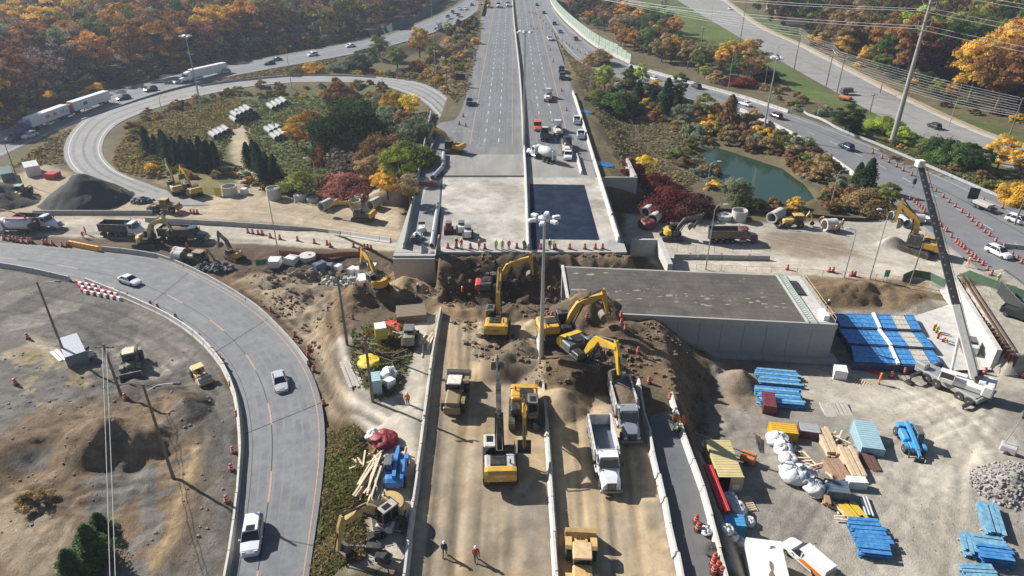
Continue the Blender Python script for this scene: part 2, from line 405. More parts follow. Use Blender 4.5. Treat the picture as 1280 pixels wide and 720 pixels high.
def G(px, py):
    """pixel -> the ground point seen there (ray march)"""
    u, a, b = ray(px, py); t0 = (9.5-CAMZ)/b; t1 = (-2.5-CAMZ)/b; prev = t0
    n = 60
    for k in range(n+1):
        t = t0+(t1-t0)*k/n
        if CAMZ+b*t <= LV(u*t, a*t):
            lo, hi = prev, t
            for _ in range(12):
                m = (lo+hi)/2
                if CAMZ+b*m <= LV(u*m, a*m): hi = m
                else: lo = m
            return (u*hi, a*hi, LV(u*hi, a*hi))
        prev = t
    return P(px, py, 0)
def HD(p, q):
    """heading (rotation about z of a thing that faces +Y) from p towards q"""
    return math.atan2(-(q[0]-p[0]), q[1]-p[1])

# ------------------------------------------------------------------ ground colours by zone: soils, grass and darker ground tones
C = dict(dry=(.125,.105,.058), green=(.085,.115,.035), lawn=(.10,.135,.04), forest=(.05,.04,.028), tan=(.39,.315,.22), pale=(.45,.40,.325),
         brown=(.215,.148,.088), dark=(.125,.092,.063), gravel=(.255,.23,.195), grey=(.165,.152,.135), straw=(.30,.235,.12), brush=(.15,.105,.06), red=(.16,.07,.035), mill=(.05,.05,.05), sand=(.46,.33,.185), deep_brown=(.085,.063,.045), yard=(.40,.36,.295), slab=(.42,.40,.37))
ZN = []
def zone(col, pts, soft=2.5, amt=1.0, z=0.0, thr=None, fr=.15): ZN.append((C[col], polyw(pts, z), soft, amt, thr, fr))
zone('forest', [(-80,240),(-60,160),(130,118),(320,76),(480,46),(560,2),(560,-40),(-300,-60),(-300,200)], 4)
zone('forest', [(960,-30),(960,20),(1010,40),(1100,90),(1180,128),(1300,150),(1600,150),(1500,-60),(960,-60)], 5)
zone('green', [(150,190),(190,130),(260,118),(420,112),(500,122),(520,160),(500,220),(400,240),(250,240)], 8, .7)
zone('straw', [(150,190),(190,130),(260,118),(300,150),(200,200),(300,235),(200,235)], 8, .7, thr=.03, fr=.12)
zone('lawn', [(800,0),(850,0),(950,62),(1040,118),(1010,130),(930,70),(860,50),(830,30)], 4, 1)
zone('lawn', [(905,2),(1010,40),(990,55),(930,20)], 2, .9)
zone('lawn', [(1020,118),(1060,118),(1190,190),(1290,214),(1290,240),(1180,215),(1090,170)], 5, .8)
zone('lawn', [(1125,125),(1200,145),(1280,165),(1280,190),(1200,160),(1130,133)], 2, .8)
zone('dry', [(697,52),(720,62),(800,110),(900,150),(1100,250),(1000,250),(800,240),(770,200),(740,120)], 6, .9)
zone('green', [(700,62),(722,72),(745,120),(735,140),(718,110)], 4, .9)
zone('brush', [(600,14),(600,60),(585,130),(560,148),(520,110),(560,80),(540,50)], 4, .8)
zone('straw', [(690,60),(720,80),(780,190),(790,240),(760,235),(735,160)], 5, .7, thr=0)
# worked ground
zone('tan', [(-60,262),(-60,244),(60,205),(120,232),(200,254),(300,240),(300,170),(320,180),(330,245),(500,250),(505,285),(500,314),(330,306),(-60,298)], 3)
zone('tan', [(285,150),(310,150),(305,195),(330,240),(295,240)], 2)
zone('pale', [(-60,275),(190,272),(500,300),(530,315),(330,306),(120,297),(-60,295)], 1.2)
zone('grey', [(130,268),(330,276),(500,300),(500,303),(330,281),(130,272)], 1, .7)
zone('grey', [(0,276),(0,290),(120,294),(330,304),(330,300),(120,288)], 1.2, .5)
zone('dark', [(40,294),(330,306),(480,318),(560,330),(560,420),(440,470),(400,500),(330,375),(262,345),(205,322),(130,310),(40,302)], 2)
zone('brown', [(270,345),(350,340),(560,340),(545,400),(430,430),(440,520),(470,560),(430,560),(408,480),(366,425),(320,380)], 2)
zone('tan', [(300,350),(390,345),(420,370),(400,430),(450,540),(420,540),(395,460),(340,385)], 3, .8)
zone('sand', [(440,365),(530,350),(545,380),(500,410),(450,400)], 2, .7)
zone('brown', [(545,318),(790,318),(860,420),(905,500),(880,600),(820,520),(790,500),(700,520),(540,420)], 2, z=2)
zone('dark', [(560,322),(790,322),(820,430),(800,520),(700,530),(640,470),(600,400)], 3, .85, z=3, thr=-.07, fr=.22)
zone('deep_brown', [(690,440),(790,440),(800,500),(700,520)], 3, .6, z=6)  # very dark brown tone over the near face of the spoil heap
zone('deep_brown', [(560,330),(700,338),(700,395),(560,385)], 2, .9, z=1)  # same very dark brown over the floor of the pit
zone('grey', [(800,405),(900,480),(880,560),(840,500),(800,440)], 2, .6, z=4, thr=.0)
zone('pale', [(415,430),(545,395),(535,480),(505,720),(440,720),(460,640),(480,560),(450,540)], 2, 1, z=5)
zone('brush', [(410,520),(450,540),(470,600),(455,720),(380,720),(402,620)], 1.5, 1, z=4)
zone('green', [(415,560),(440,560),(455,620),(440,720),(400,720)], 2, .6, z=4)
zone('dry', [(440,420),(500,405),(520,440),(500,500),(470,510),(440,470)], 1.2, .9, z=5)
zone('gravel', [(870,380),(1290,380),(1290,760),(900,760),(860,600),(900,500)], 2, 1, z=1)
zone('yard', [(1060,470),(1230,480),(1240,760),(980,760),(1080,640)], 8, .9, z=1)
zone('yard', [(960,450),(1130,450),(1110,520),(1010,500)], 3, .9, z=1)
zone('pale', [(1110,500),(1190,495),(1215,600),(1210,740),(1110,740),(1130,620)], 7, .8, z=1)
zone('brown', [(900,440),(960,445),(950,520),(900,520)], 3, .6)
zone('dark', [(780,330),(1010,342),(1010,392),(860,388),(790,345)], 2, .9)
zone('yard', [(780,268),(980,280),(1130,270),(1290,345),(1290,380),(1000,345),(830,340),(780,300)], 2)
zone('pale', [(830,318),(1060,325),(1180,340),(1180,352),(1000,348),(830,330)], 1.2)
zone('brown', [(960,290),(1040,292),(1080,320),(1000,325),(950,310)], 3, .6)
zone('brown', [(1010,345),(1160,352),(1170,388),(1005,388)], 1.5, .9)
zone('grey', [(1160,270),(1290,340),(1290,350),(1160,300)], 2, .5)
zone('tan', [(1180,255),(1290,300),(1290,320),(1180,275)], 1.5, .8)
zone('yard', [(1186,366),(1300,350),(1300,470),(1250,470)], 1, 1, z=3)
zone('pale', [(1120,392),(1190,375),(1250,460),(1180,464)], 1, .9)
# west yard inside the south ramp
zone('grey', [(-90,334),(0,334),(90,352),(206,394),(264,440),(294,516),(303,600),(283,760),(-90,760)], 1.0)
zone('yard', [(0,350),(160,385),(240,440),(230,480),(130,470),(0,410)], 8, .5, z=.5, thr=-.04)
zone('tan', [(10,405),(110,440),(120,500),(50,520),(0,440)], 3, .8, z=.5, thr=-.02, fr=.3)
zone('straw', [(20,430),(110,450),(115,505),(55,515)], 2, .7, z=.7, thr=-.02, fr=.3)
zone('brown', [(30,505),(250,490),(262,600),(235,720),(-40,760),(-40,600)], 6, .85, z=2, thr=-.12)
zone('dark', [(130,480),(250,480),(270,560),(200,600),(100,590)], 5, .6, z=2, thr=-.02, fr=.2)
zone('tan', [(0,640),(90,620),(200,600),(215,640),(200,730),(-40,760)], 6, .6, z=2, thr=0)
zone('sand', [(238,560),(252,555),(232,640),(205,720),(190,720),(222,640)], 1.2, .9, z=2.5)
# south carriageways: the dug dirt over the old road
zone('tan', [(548,400),(672,400),(690,760),(500,760)], .5, 1, z=6)
zone('tan', [(676,500),(800,500),(860,760),(694,760)], .5, 1, z=6)
zone('sand', [(548,400),(672,400),(690,760),(500,760)], 4, .55, z=6, thr=-.02, fr=.2)
zone('sand', [(676,500),(800,500),(860,760),(694,760)], 4, .5, z=6, thr=-.02, fr=.2)
zone('dark', [(600,430),(672,430),(672,480),(600,480)], 2, .7, z=6)
zone('grey', [(515,520),(560,520),(560,720),(505,760)], 2, .45, z=6, thr=-.03, fr=.25)
zone('grey', [(640,590),(690,590),(692,760),(632,760)], 2, .55, z=6, thr=-.03, fr=.25)
zone('grey', [(790,560),(835,600),(860,760),(825,760)], 1.5, .6, z=6, thr=-.03, fr=.25)
zone('deep_brown', [(600,640),(640,640),(640,700),(600,700)], 3, .35, z=6, thr=.02, fr=.4)
TRK = []
def tracks(pts, n=5, spread=3.0, dark=.72, dep=.07, wid=.5, z=0.0, lite=1.15):
    base = resample(W(pts, z), step=.35)
    for k in range(n):
        off = random.uniform(-spread, spread); a = random.uniform(0, 6); fq = random.uniform(.008, .03); am = random.uniform(.1, .6)
        d = np.gradient(base[:, :2], axis=0); nn = np.stack([-d[:, 1], d[:, 0]], 1); nn /= np.linalg.norm(nn, axis=1)[:, None]+1e-9
        q = base[:, :2]+nn*(off+am*np.sin(np.arange(len(base))*fq+a))[:, None]
        for sgn in (-1.0, 1.0): TRK.append((q+nn*sgn, wid, random.choice([dark, dark, lite]), dep))
tracks([(300,352),(345,385),(385,430),(410,480),(435,530),(480,560)], 7, 3.4, z=2, dep=.12)
tracks([(340,345),(400,370),(420,430),(440,500),(500,545)], 4, 3, z=2, dep=.1)
tracks([(-20,400),(60,420),(110,500),(160,520),(250,500)], 4, 4, z=1)
tracks([(-20,560),(60,600),(140,610),(240,590)], 5, 4, z=2)
tracks([(240,480),(270,540),(250,640),(215,740)], 5, 3, z=2.4)
tracks([(10,740),(60,680),(90,620),(180,600)], 4, 3, z=2)
tracks([(-20,450),(100,470),(200,540),(230,640),(200,740)], 8, 9, z=2, dep=.1)
tracks([(20,370),(120,390),(220,440),(262,500)], 7, 6, .78, z=1)
tracks([(560,345),(600,390),(620,430)], 4, 3, z=3)
tracks([(150,390),(210,420),(240,470),(200,480)], 5, 3, z=1)
for a in (560, 585, 610, 640): tracks([(a-8,400),(a-12,500),(a-20,600),(a-30,740)], 4, 1.6, .74, .04, z=6, lite=1.18)
for a in (715, 750, 780): tracks([(a,520),(a+6,600),(a+16,740)], 5, 1.6, .74, .04, z=6, lite=1.18)
tracks([(1000,460),(1100,480),(1180,560),(1200,740)], 7, 9, .84, .04, z=.5)
tracks([(1230,520),(1150,560),(1050,640),(990,740)], 7, 9, .84, .04, z=1)
tracks([(1240,500),(1190,600),(1170,740)], 5, 6, .86, .04, z=1)
tracks([(880,600),(960,560),(1100,640),(1130,740)], 4, 5, .86, .04, z=1)
tracks([(960,300),(1080,325),(1180,345)], 3, 2.5, .8, .04)
tracks([(-40,285),(120,288),(330,296),(500,310)], 3, 2, .88, .0)
tracks([(240,262),(330,262),(430,280),(500,290)], 4, 3, .8, .05)
def paint_ground(x, y):
    n = x.size; col = np.tile(np.array(C['dry']), (n, 1))
    wx = x+1.6*fbm(x*.25, y*.25, 51)+.6*fbm(x*1.1, y*1.1, 52); wy = y+1.6*fbm(x*.25, y*.25, 53)+.6*fbm(x*1.1, y*1.1, 54)
    g = sst(-.05, .12, fbm(x*.03, y*.03, 60)); col = col*(1-g[:, None]*.5)+np.array(C['brush'])*g[:, None]*.5
    for c, poly, soft, amt, thr, fr in ZN:
        k = amt*sst(-soft*.5, soft*.5, sdpoly(wx, wy, poly))
        if thr is not None: k = k*sst(thr-.02, thr+.04, fbm(x*fr, y*fr, 70+int(fr*100), 4))
        col = col*(1-k[:, None])+np.array(c)*k[:, None]
    # broad tonal drift of the soils
    col = col*(1+.5*fbm(x*.07, y*.07, 90))[:, None]*(1+.35*fbm(x*.6, y*.6, 91))[:, None]
    return np.clip(col, .01, .8)
SMOOTH = [(polyw([(548,400),(672,400),(690,760),(500,760)], 6), .22), (polyw([(676,500),(800,500),(860,760),(694,760)], 6), .22), (polyw([(870,420),(1290,400),(1290,760),(900,760)], 1), .55), (polyw([(-60,262),(60,205),(300,240),(500,250),(500,314),(-60,305)], 0), .4), (polyw([(780,268),(1290,268),(1290,345),(830,345)], 0), .45), (polyw([(415,430),(545,395),(505,720),(440,720),(450,540)], 5), .35)]
_cols = paint_ground(gx.ravel(), gy.ravel())
_zz = GZ.ravel().copy(); fx_, fy_ = gx.ravel(), gy.ravel()
for q, wid, dk, dep in TRK:
    bb = np.where((fx_ > q[:, 0].min()-1) & (fx_ < q[:, 0].max()+1) & (fy_ > q[:, 1].min()-1) & (fy_ < q[:, 1].max()+1))[0]
    if not len(bb): continue
    dm = np.full(len(bb), 1e9); X_, Y_ = fx_[bb], fy_[bb]; od = np.argsort(Y_); X_, Y_, bb = X_[od], Y_[od], bb[od]
    for i in range(len(q)):
        i0, i1 = np.searchsorted(Y_, (q[i, 1]-wid, q[i, 1]+wid)); dm[i0:i1] = np.minimum(dm[i0:i1], (X_[i0:i1]-q[i, 0])**2+(Y_[i0:i1]-q[i, 1])**2)
    k = np.clip(1-np.sqrt(dm)/wid, 0, 1); _cols[bb] *= (1+(dk-1)*k)[:, None]; _zz[bb] -= dep*k
GZ = _zz.reshape(GZ.shape)
GRAIN = np.ones(fx_.size)
for _p, _g in SMOOTH: _k = sst(-1, 1, sdpoly(fx_, fy_, _p)); GRAIN = GRAIN*(1-_k)+_g*_k
GRAIN = np.where(fy_ > 160, .6, GRAIN)
def grid_object(name, gx, gy, gz, cols, m):
    ny, nx = gx.shape; me = bpy.data.meshes.new(name)
    co = np.stack([gx, gy, gz], -1).reshape(-1, 3).astype(np.float32)
    idx = np.arange(nx*ny).reshape(ny, nx); q = np.stack([idx[:-1,:-1], idx[:-1,1:], idx[1:,1:], idx[1:,:-1]], -1).reshape(-1, 4)
    me.vertices.add(len(co)); me.vertices.foreach_set('co', co.ravel())
    me.loops.add(q.size); me.loops.foreach_set('vertex_index', q.ravel().astype(np.int32))
    me.polygons.add(len(q)); me.polygons.foreach_set('loop_start', np.arange(0, q.size, 4, dtype=np.int32))
    me.update(calc_edges=True)
    a = me.attributes.new('soil', 'FLOAT_COLOR', 'POINT'); a.data.foreach_set('color', np.c_[cols, GRAIN].astype(np.float32).ravel())
    me.polygons.foreach_set('use_smooth', [True]*len(q)); me.materials.append(m)
    o = bpy.data.objects.new(name, me); COL.objects.link(o); return o
def soil_mat():
    m = bpy.data.materials.new('soil_and_grass'); m.use_nodes = True; t = m.node_tree; N = t.nodes; L = t.links; b = N['Principled BSDF']
    b.inputs['Roughness'].default_value = .95; b.inputs['Specular IOR Level'].default_value = .15
    at = N.new('ShaderNodeAttribute'); at.attribute_name = 'soil'; tc = N.new('ShaderNodeTexCoord')
    def nz(s, d=6, r=.65, w=0):
        n = N.new('ShaderNodeTexNoise'); n.inputs['Scale'].default_value = s; n.inputs['Detail'].default_value = d; n.inputs['Roughness'].default_value = r
        n.inputs['Distortion'].default_value = w; L.new(tc.outputs['Object'], n.inputs['Vector']); return n
    a1 = nz(.9, 8, .7, .4); a2 = nz(6, 4, .7); a3 = nz(.18, 5, .6, .8)
    def mr(n, lo, hi, a=.3, c=.7):
        r = N.new('ShaderNodeMapRange'); r.inputs[1].default_value = a; r.inputs[2].default_value = c; r.inputs[3].default_value = lo; r.inputs[4].default_value = hi
        L.new(n.outputs['Fac'], r.inputs[0]); return r
    def mul(x, y):
        q = N.new('ShaderNodeMath'); q.operation = 'MULTIPLY'; L.new(x, q.inputs[0]); L.new(y, q.inputs[1]); return q.outputs[0]
    f = mul(mul(mr(a1, .72, 1.28).outputs[0], mr(a2, .8, 1.2).outputs[0]), mr(a3, .8, 1.2).outputs[0])
    vo = N.new('ShaderNodeTexVoronoi'); vo.inputs['Scale'].default_value = 2.2; L.new(tc.outputs['Object'], vo.inputs['Vector'])
    st = N.new('ShaderNodeMapRange'); st.inputs[1].default_value = .08; st.inputs[2].default_value = .16; st.inputs[3].default_value = 1.25; st.inputs[4].default_value = 1.0
    L.new(vo.outputs['Distance'], st.inputs[0]); sm_ = N.new('ShaderNodeMix'); sm_.inputs[2].default_value = 1; L.new(at.outputs['Alpha'], sm_.inputs[0]); L.new(f, sm_.inputs[3]); f0 = mul(mr(a1, .84, 1.16).outputs[0], mr(a3, .86, 1.14).outputs[0]); L.new(f0, sm_.inputs[2]); s2_ = N.new('ShaderNodeMix'); s2_.inputs[2].default_value = 1; L.new(at.outputs['Alpha'], s2_.inputs[0]); L.new(st.outputs[0], s2_.inputs[3]); f = mul(sm_.outputs[0], s2_.outputs[0])
    hs = N.new('ShaderNodeHueSaturation'); L.new(at.outputs['Color'], hs.inputs['Color']); L.new(f, hs.inputs['Value'])
    L.new(hs.outputs[0], b.inputs['Base Color'])
    ad = N.new('ShaderNodeMath'); ad.operation = 'MULTIPLY_ADD'; L.new(a1.outputs['Fac'], ad.inputs[0]); ad.inputs[1].default_value = 1.6; L.new(a2.outputs['Fac'], ad.inputs[2])
    bu = N.new('ShaderNodeBump'); bu.inputs['Strength'].default_value = .85; bu.inputs['Distance'].default_value = .22; L.new(ad.outputs[0], bu.inputs['Height']); ma_ = N.new('ShaderNodeMath'); ma_.operation = 'MULTIPLY'; L.new(at.outputs['Alpha'], ma_.inputs[0]); ma_.inputs[1].default_value = .9; L.new(ma_.outputs[0], bu.inputs['Strength']); L.new(bu.outputs[0], b.inputs['Normal'])
    return m
tag(grid_object('ground', gx, gy, GZ, _cols, soil_mat()), kind='structure')
# ------------------------------------------------------------------ road surfaces
def asphalt(name, base, wear, scale=.35, patch=.0):
    m = bpy.data.materials.new(name); m.use_nodes = True; t = m.node_tree; N = t.nodes; L = t.links; b = N['Principled BSDF']
    b.inputs['Roughness'].default_value = .88; b.inputs['Specular IOR Level'].default_value = .25
    tc = N.new('ShaderNodeTexCoord'); mp = N.new('ShaderNodeMapping'); L.new(tc.outputs['Object'], mp.inputs[0])
    mp.inputs['Scale'].default_value = (1, .16, 1) if patch else (1, 1, 1)
    n1 = N.new('ShaderNodeTexNoise'); n1.inputs['Scale'].default_value = scale; n1.inputs['Detail'].default_value = 8; n1.inputs['Roughness'].default_value = .7
    L.new(mp.outputs[0], n1.inputs[0])
    n2 = N.new('ShaderNodeTexNoise'); n2.inputs['Scale'].default_value = 9; n2.inputs['Detail'].default_value = 4; L.new(tc.outputs['Object'], n2.inputs[0])
    cr = N.new('ShaderNodeMix'); cr.data_type = 'RGBA'; cr.inputs[6].default_value = (*base, 1); cr.inputs[7].default_value = (*wear, 1)
    r = N.new('ShaderNodeMapRange'); r.inputs[1].default_value = .36; r.inputs[2].default_value = .66; L.new(n1.outputs[0], r.inputs[0]); L.new(r.outputs[0], cr.inputs[0])
    vo = N.new('ShaderNodeTexVoronoi'); vo.feature = 'DISTANCE_TO_EDGE'; vo.inputs['Scale'].default_value = .16; L.new(n1.outputs['Color'], vo.inputs['Vector'])
    w1 = N.new('ShaderNodeTexNoise'); w1.inputs['Scale'].default_value = .5; L.new(tc.outputs['Object'], w1.inputs[0])
    mx = N.new('ShaderNodeMix'); mx.data_type = 'RGBA'; mx.inputs[0].default_value = .75; L.new(w1.outputs['Color'], mx.inputs[6]); L.new(tc.outputs['Object'], mx.inputs[7]); L.new(mx.outputs[2], vo.inputs['Vector'])
    ck = N.new('ShaderNodeMapRange'); ck.inputs[1].default_value = 0; ck.inputs[2].default_value = .012; ck.inputs[3].default_value = .86; L.new(vo.outputs['Distance'], ck.inputs[0])
    n4 = N.new('ShaderNodeTexNoise'); n4.inputs['Scale'].default_value = .07; n4.inputs['Detail'].default_value = 7; n4.inputs['Roughness'].default_value = .7; L.new(tc.outputs['Object'], n4.inputs[0])
    r4 = N.new('ShaderNodeMapRange'); r4.inputs[1].default_value = .46; r4.inputs[2].default_value = .7; r4.inputs[4].default_value = .6; L.new(n4.outputs[0], r4.inputs[0])
    c4 = N.new('ShaderNodeMix'); c4.data_type = 'RGBA'; L.new(r4.outputs[0], c4.inputs[0]); L.new(cr.outputs[2], c4.inputs[6]); c4.inputs[7].default_value = (base[0]*.55+.11, base[1]*.55+.09, base[2]*.55+.06, 1)
    hs = N.new('ShaderNodeHueSaturation'); L.new(c4.outputs[2], hs.inputs['Color'])
    g = N.new('ShaderNodeMapRange'); g.inputs[1].default_value = .3; g.inputs[2].default_value = .7; g.inputs[3].default_value = .88; g.inputs[4].default_value = 1.12; L.new(n2.outputs[0], g.inputs[0])
    mu = N.new('ShaderNodeMath'); mu.operation = 'MULTIPLY'; L.new(g.outputs[0], mu.inputs[0]); L.new(ck.outputs[0], mu.inputs[1]); L.new(mu.outputs[0], hs.inputs['Value'])
    L.new(hs.outputs[0], b.inputs['Base Color'])
    bu = N.new('ShaderNodeBump'); bu.inputs['Distance'].default_value = .02; L.new(n2.outputs[0], bu.inputs['Height']); L.new(bu.outputs[0], b.inputs['Normal'])
    return m
A_HW = asphalt('motorway_asphalt', (.135,.14,.15), (.225,.225,.22), .45, 1)
A_RAMP = asphalt('ramp_asphalt', (.155,.165,.180), (.215,.215,.215), .25)
A_OLD = asphalt('pale_old_asphalt', (.23,.225,.215), (.31,.30,.28), .2)
A_DARK = asphalt('fresh_asphalt', (.11,.115,.125), (.15,.15,.155), .4)
A_SLAB = asphalt('bare_deck_concrete', (.56,.52,.46), (.17,.155,.135), .13)
A_MILL = asphalt('milled_asphalt', (.22,.215,.205), (.33,.315,.285), .3, 1)
M_MEMB = mat('waterproof_membrane', (.008, .016, .038), .8, 0, .4, .35, bump=.004, bscale=4, spec=.12, col2=(.014,.024,.046))
M_WL = mat('road_paint_white', (.62,.61,.58), .7, 0, .25, 2); M_OL = mat('road_paint_orange', (.42,.22,.13), .7, 0, .25, 2, col2=(.30,.25,.2))
M_SEAM = mat('tar_seam', (.03,.03,.032), .8)
def strip(name, l, r, m, dz=0.03, kind='structure', na=1):
    mb = MB(); n = len(l); vs = []
    for i in range(n):
        vs.append((l[i][0], l[i][1], l[i][2]+dz)); vs.append((r[i][0], r[i][1], r[i][2]+dz))
    mb.add(vs, [(2*i, 2*i+1, 2*i+3, 2*i+2) for i in range(n-1)])
    # skirt down into the soil at both edges
    for e in (l, r):
        v2 = []
        for p in e: v2 += [(p[0], p[1], p[2]+dz), (p[0], p[1], p[2]-.5)]
        mb.add(v2, [(2*i, 2*i+1, 2*i+3, 2*i+2) for i in range(n-1)])
    o = mb.build(name, m); return tag(o, kind=kind)
strip('loop_ramp_road', *ROADS['loop'], A_OLD); strip('outer_ramp_road', *ROADS['outer_ramp'], A_RAMP)
strip('curved_road', *ROADS['south_ramp'], A_RAMP); strip('east_ramp_road', *ROADS['east_ramp'], A_RAMP, .036); strip('side_road', *ROADS['arterial'], A_OLD)
hl = resample([(-20.3,143.8,6),(-20.6,170,6),(-20.8,186,6),(-15.4,194,6),(-15.1,240,6),(-16,330,6),(-17,450,6),(-18,900,6)], n=140)
hr = resample([(19.7,143.8,6),(19.7,200,6),(20,300,6),(20,450,6),(20,900,6)], n=140)
def flat_strip(name, x0, x1, y0, y1, z, m, kind='structure'):
    mb = MB(); n = max(1, int(abs(y1-y0)/20)); ys = np.linspace(y0, y1, n+1)
    mb.add([(x, y, z) for y in ys for x in (x0, x1)], [(2*i, 2*i+1, 2*i+3, 2*i+2) for i in range(n)]); return tag(mb.build(name, m), kind=kind)
mb = MB(); mb.add([tuple(p) for k in range(140) for p in ((*hl[k][:2], 6.0), (*hr[k][:2], 6.0))], [(2*i, 2*i+1, 2*i+3, 2*i+2) for i in range(139)])
tag(mb.build('highway', A_HW), kind='structure')
def poly_sheet(name, pts, z, m, kind='structure', world=False):
    mb = MB(); v = [(p[0], p[1], z) for p in (pts if world else [P(a, b, z) for a, b in pts])]; mb.add(v, [tuple(range(len(v)))]); return tag(mb.build(name, m), kind=kind)
poly_sheet('milled_pavement', [(545,193),(655,193),(658,219),(553,219),(538,222)], 6.006, A_MILL)
poly_sheet('milled_pavement', [(660,188),(738,200),(744,222),(660,221)], 6.006, A_MILL)
poly_sheet('closed_lane', [tuple(p) for p in LANE], 6.0, A_DARK, world=True)
# painted lines
def ribbon(mb, pts, wid):
    a = np.array(pts); d = np.gradient(a[:, :2], axis=0); nn = np.stack([-d[:, 1], d[:, 0]], 1); nn /= np.linalg.norm(nn, axis=1)[:, None]+1e-9; h = wid/2
    vs = []
    for i in range(len(a)): vs += [(a[i,0]-nn[i,0]*h, a[i,1]-nn[i,1]*h, a[i,2]), (a[i,0]+nn[i,0]*h, a[i,1]+nn[i,1]*h, a[i,2])]
    mb.add(vs, [(2*i, 2*i+1, 2*i+3, 2*i+2) for i in range(len(a)-1)])
def hline(mb, x, y0, y1, wid=.18, dash=None, z=6.01):
    y = y0
    while y < y1:
        e = min(y1, y+(dash[0] if dash else 40)); ribbon(mb, [(x, y, z), (x, e, z)], wid); y = e+(dash[1] if dash else 0)
wl = MB(); ol = MB(); sm = MB()
hline(ol, -10.6, 168, 800, .22); hline(ol, .1, 168, 800, .16); hline(ol, 4.3, 168, 800, .18); hline(ol, 14.5, 172, 800, .24)
for x in (-6.95, -3.4, 7.8, 11.2): hline(wl, x, 170, 800, .17, (3, 6))
for x in (-8.8, -5.2, -1.7, 6, 9.6, 12.9): hline(sm, x, 168, 500, .06, z=6.007)
for yy in (236, 260, 305): ribbon(sm, [(-15, yy, 6.008), (3, yy-1, 6.008)], .25)
def rline(mb, name, f, s0=0., s1=1., wid=.15, dash=None, dz=.045):
    l, r = ROADS[name]; c = l*(1-f)+r*f; n = len(c); i0, i1 = int(s0*(n-1)), int(s1*(n-1)); c = c[i0:i1+1].copy(); c[:, 2] += dz
    if not dash: ribbon(mb, c, wid); return
    c = resample(c, step=1.0); k = 0
    while k < len(c)-2: ribbon(mb, c[k:k+dash[0]+1], wid); k += dash[0]+dash[1]
rline(wl, 'loop', .10, .02, .9); rline(wl, 'loop', .88, .02, .9); rline(sm, 'loop', .5, .05, .9, .08)
rline(ol, 'south_ramp', .36, .1, 1, .22, (5, 9)); rline(sm, 'south_ramp', .355, .0, 1, .10, dz=.04); rline(ol, 'south_ramp', .93, .05, 1, .14); rline(ol, 'south_ramp', .035, .05, 1, .14); rline(sm, 'south_ramp', .12, 0, 1, .07)
rline(wl, 'outer_ramp', .08); rline(wl, 'outer_ramp', .66); rline(sm, 'outer_ramp', .4, wid=.1)
rline(wl, 'east_ramp', .12, .12, 1, dz=.05); rline(wl, 'east_ramp', .5, .3, 1, .15, (3, 6), dz=.05); rline(wl, 'east_ramp', .88, .15, .8, dz=.05); rline(sm, 'east_ramp', .33, .2, 1, .2, dz=.048)
rline(sm, 'arterial', .5, wid=.1)
for s in (.42, .6, .78): 
    l, r = ROADS['south_ramp']; i = int(s*(len(l)-1)); ribbon(sm, [tuple(l[i]+[0,0,.042]), tuple(r[i]+[0,0,.042])], .16)
tag(wl.build('white_road_markings', M_WL), kind='structure'); tag(ol.build('orange_road_markings', M_OL), kind='structure'); tag(sm.build('tar_joints', M_SEAM), kind='structure')
WP = mat('polished_wheel_path', (.135,.14,.15), .8, 0, .25, .5, col2=(.155,.16,.165)); wp = MB()
for f in (.16,.27,.45,.56,.68,.78): rline(wp, 'south_ramp', f, 0, 1, .75, dz=.034)
for f in (.22,.5,.76): rline(wp, 'loop', f, 0, .95, .8, dz=.034)
for x in (-9.6,-7.9,-6.0,-4.3,-2.5,-.8,5.2,6.9,8.7,10.3,12.0,13.6): hline(wp, x, 166, 600, .7, z=6.005)
tag(wp.build('wheel_paths', WP), kind='structure')
# kerb and pavement strip along the side road
def offset_line(a, d):
    g = np.gradient(a[:, :2], axis=0); nn = np.stack([-g[:, 1], g[:, 0]], 1); nn /= np.linalg.norm(nn, axis=1)[:, None]+1e-9
    b = a.copy(); b[:, :2] += nn*d; return b
_ar = ROADS['arterial'][1]
strip('pavement', offset_line(_ar, 0.1), offset_line(_ar, 1.9), mat('pavement_slab', (.42,.37,.30), .9, 0, .15, .8), .14)
strip('dirt_verge', offset_line(_ar, 1.95), offset_line(_ar, 4.2), mat('verge_soil', (.33,.25,.16), .95, 0, .25, .5, bump=.05), .1)
# ------------------------------------------------------------------ overpass deck with its abutments
br = thing('overpass_bridge', 'concrete highway overpass with white bare deck and a dark blue waterproofed patch', 'bridge', (0, 125, 0))
def PB(): m = MB(); m.T = Matrix.Translation((0, -125, 0)); return m
b = PB(); b.box(-20.4, 19.9, DECK_Y0, DECK_Y1, 4.6, 5.99); 
for x in np.linspace(-18, 17.5, 12): b.box(x-.3, x+.3, DECK_Y0+.2, DECK_Y1, 3.6, 4.6)
b.build('deck', Mcon(), br)
b = PB(); b.box(-24, 27.6, 143.0, 144.0, -.5, 5.9); b.box(19.9, 27.6, 142.9, 143.3, 5.9, 6.3); b.box(27.0, 27.6, 144.0, 156, -.5, 6.3); b.build('abutment', Mcon(), br)
b = PB()
for x in np.linspace(-17, 17, 7): b.lathe([(.5, 0), (.5, 3.6)], x, 125.5, 0, 12)
b.box(-19, 18.5, 124.9, 126.1, 3.0, 3.6); b.build('pier', Mcon(), br)
b = PB(); b.box(-20.4, -13.2, 104.4, 106.2, .3, 5.6); b.box(-20.4, -13.2, 104.9, 106.2, 5.6, 5.95); b.build('abutment_stub', Mcon(), br)
def psheet(name, pts, z, m): 
    b = PB(); v = [P(a, c, z) for a, c in pts]; b.add(v, [tuple(range(len(v)))]); return b.build(name, m, br)
psheet('bare_slab', [(554,221),(657,221),(662,312),(547,312)], 6.0, A_SLAB)
psheet('shoulder_slab', [(539,221),(553,221),(546,312),(504,312)], 6.0, A_OLD)
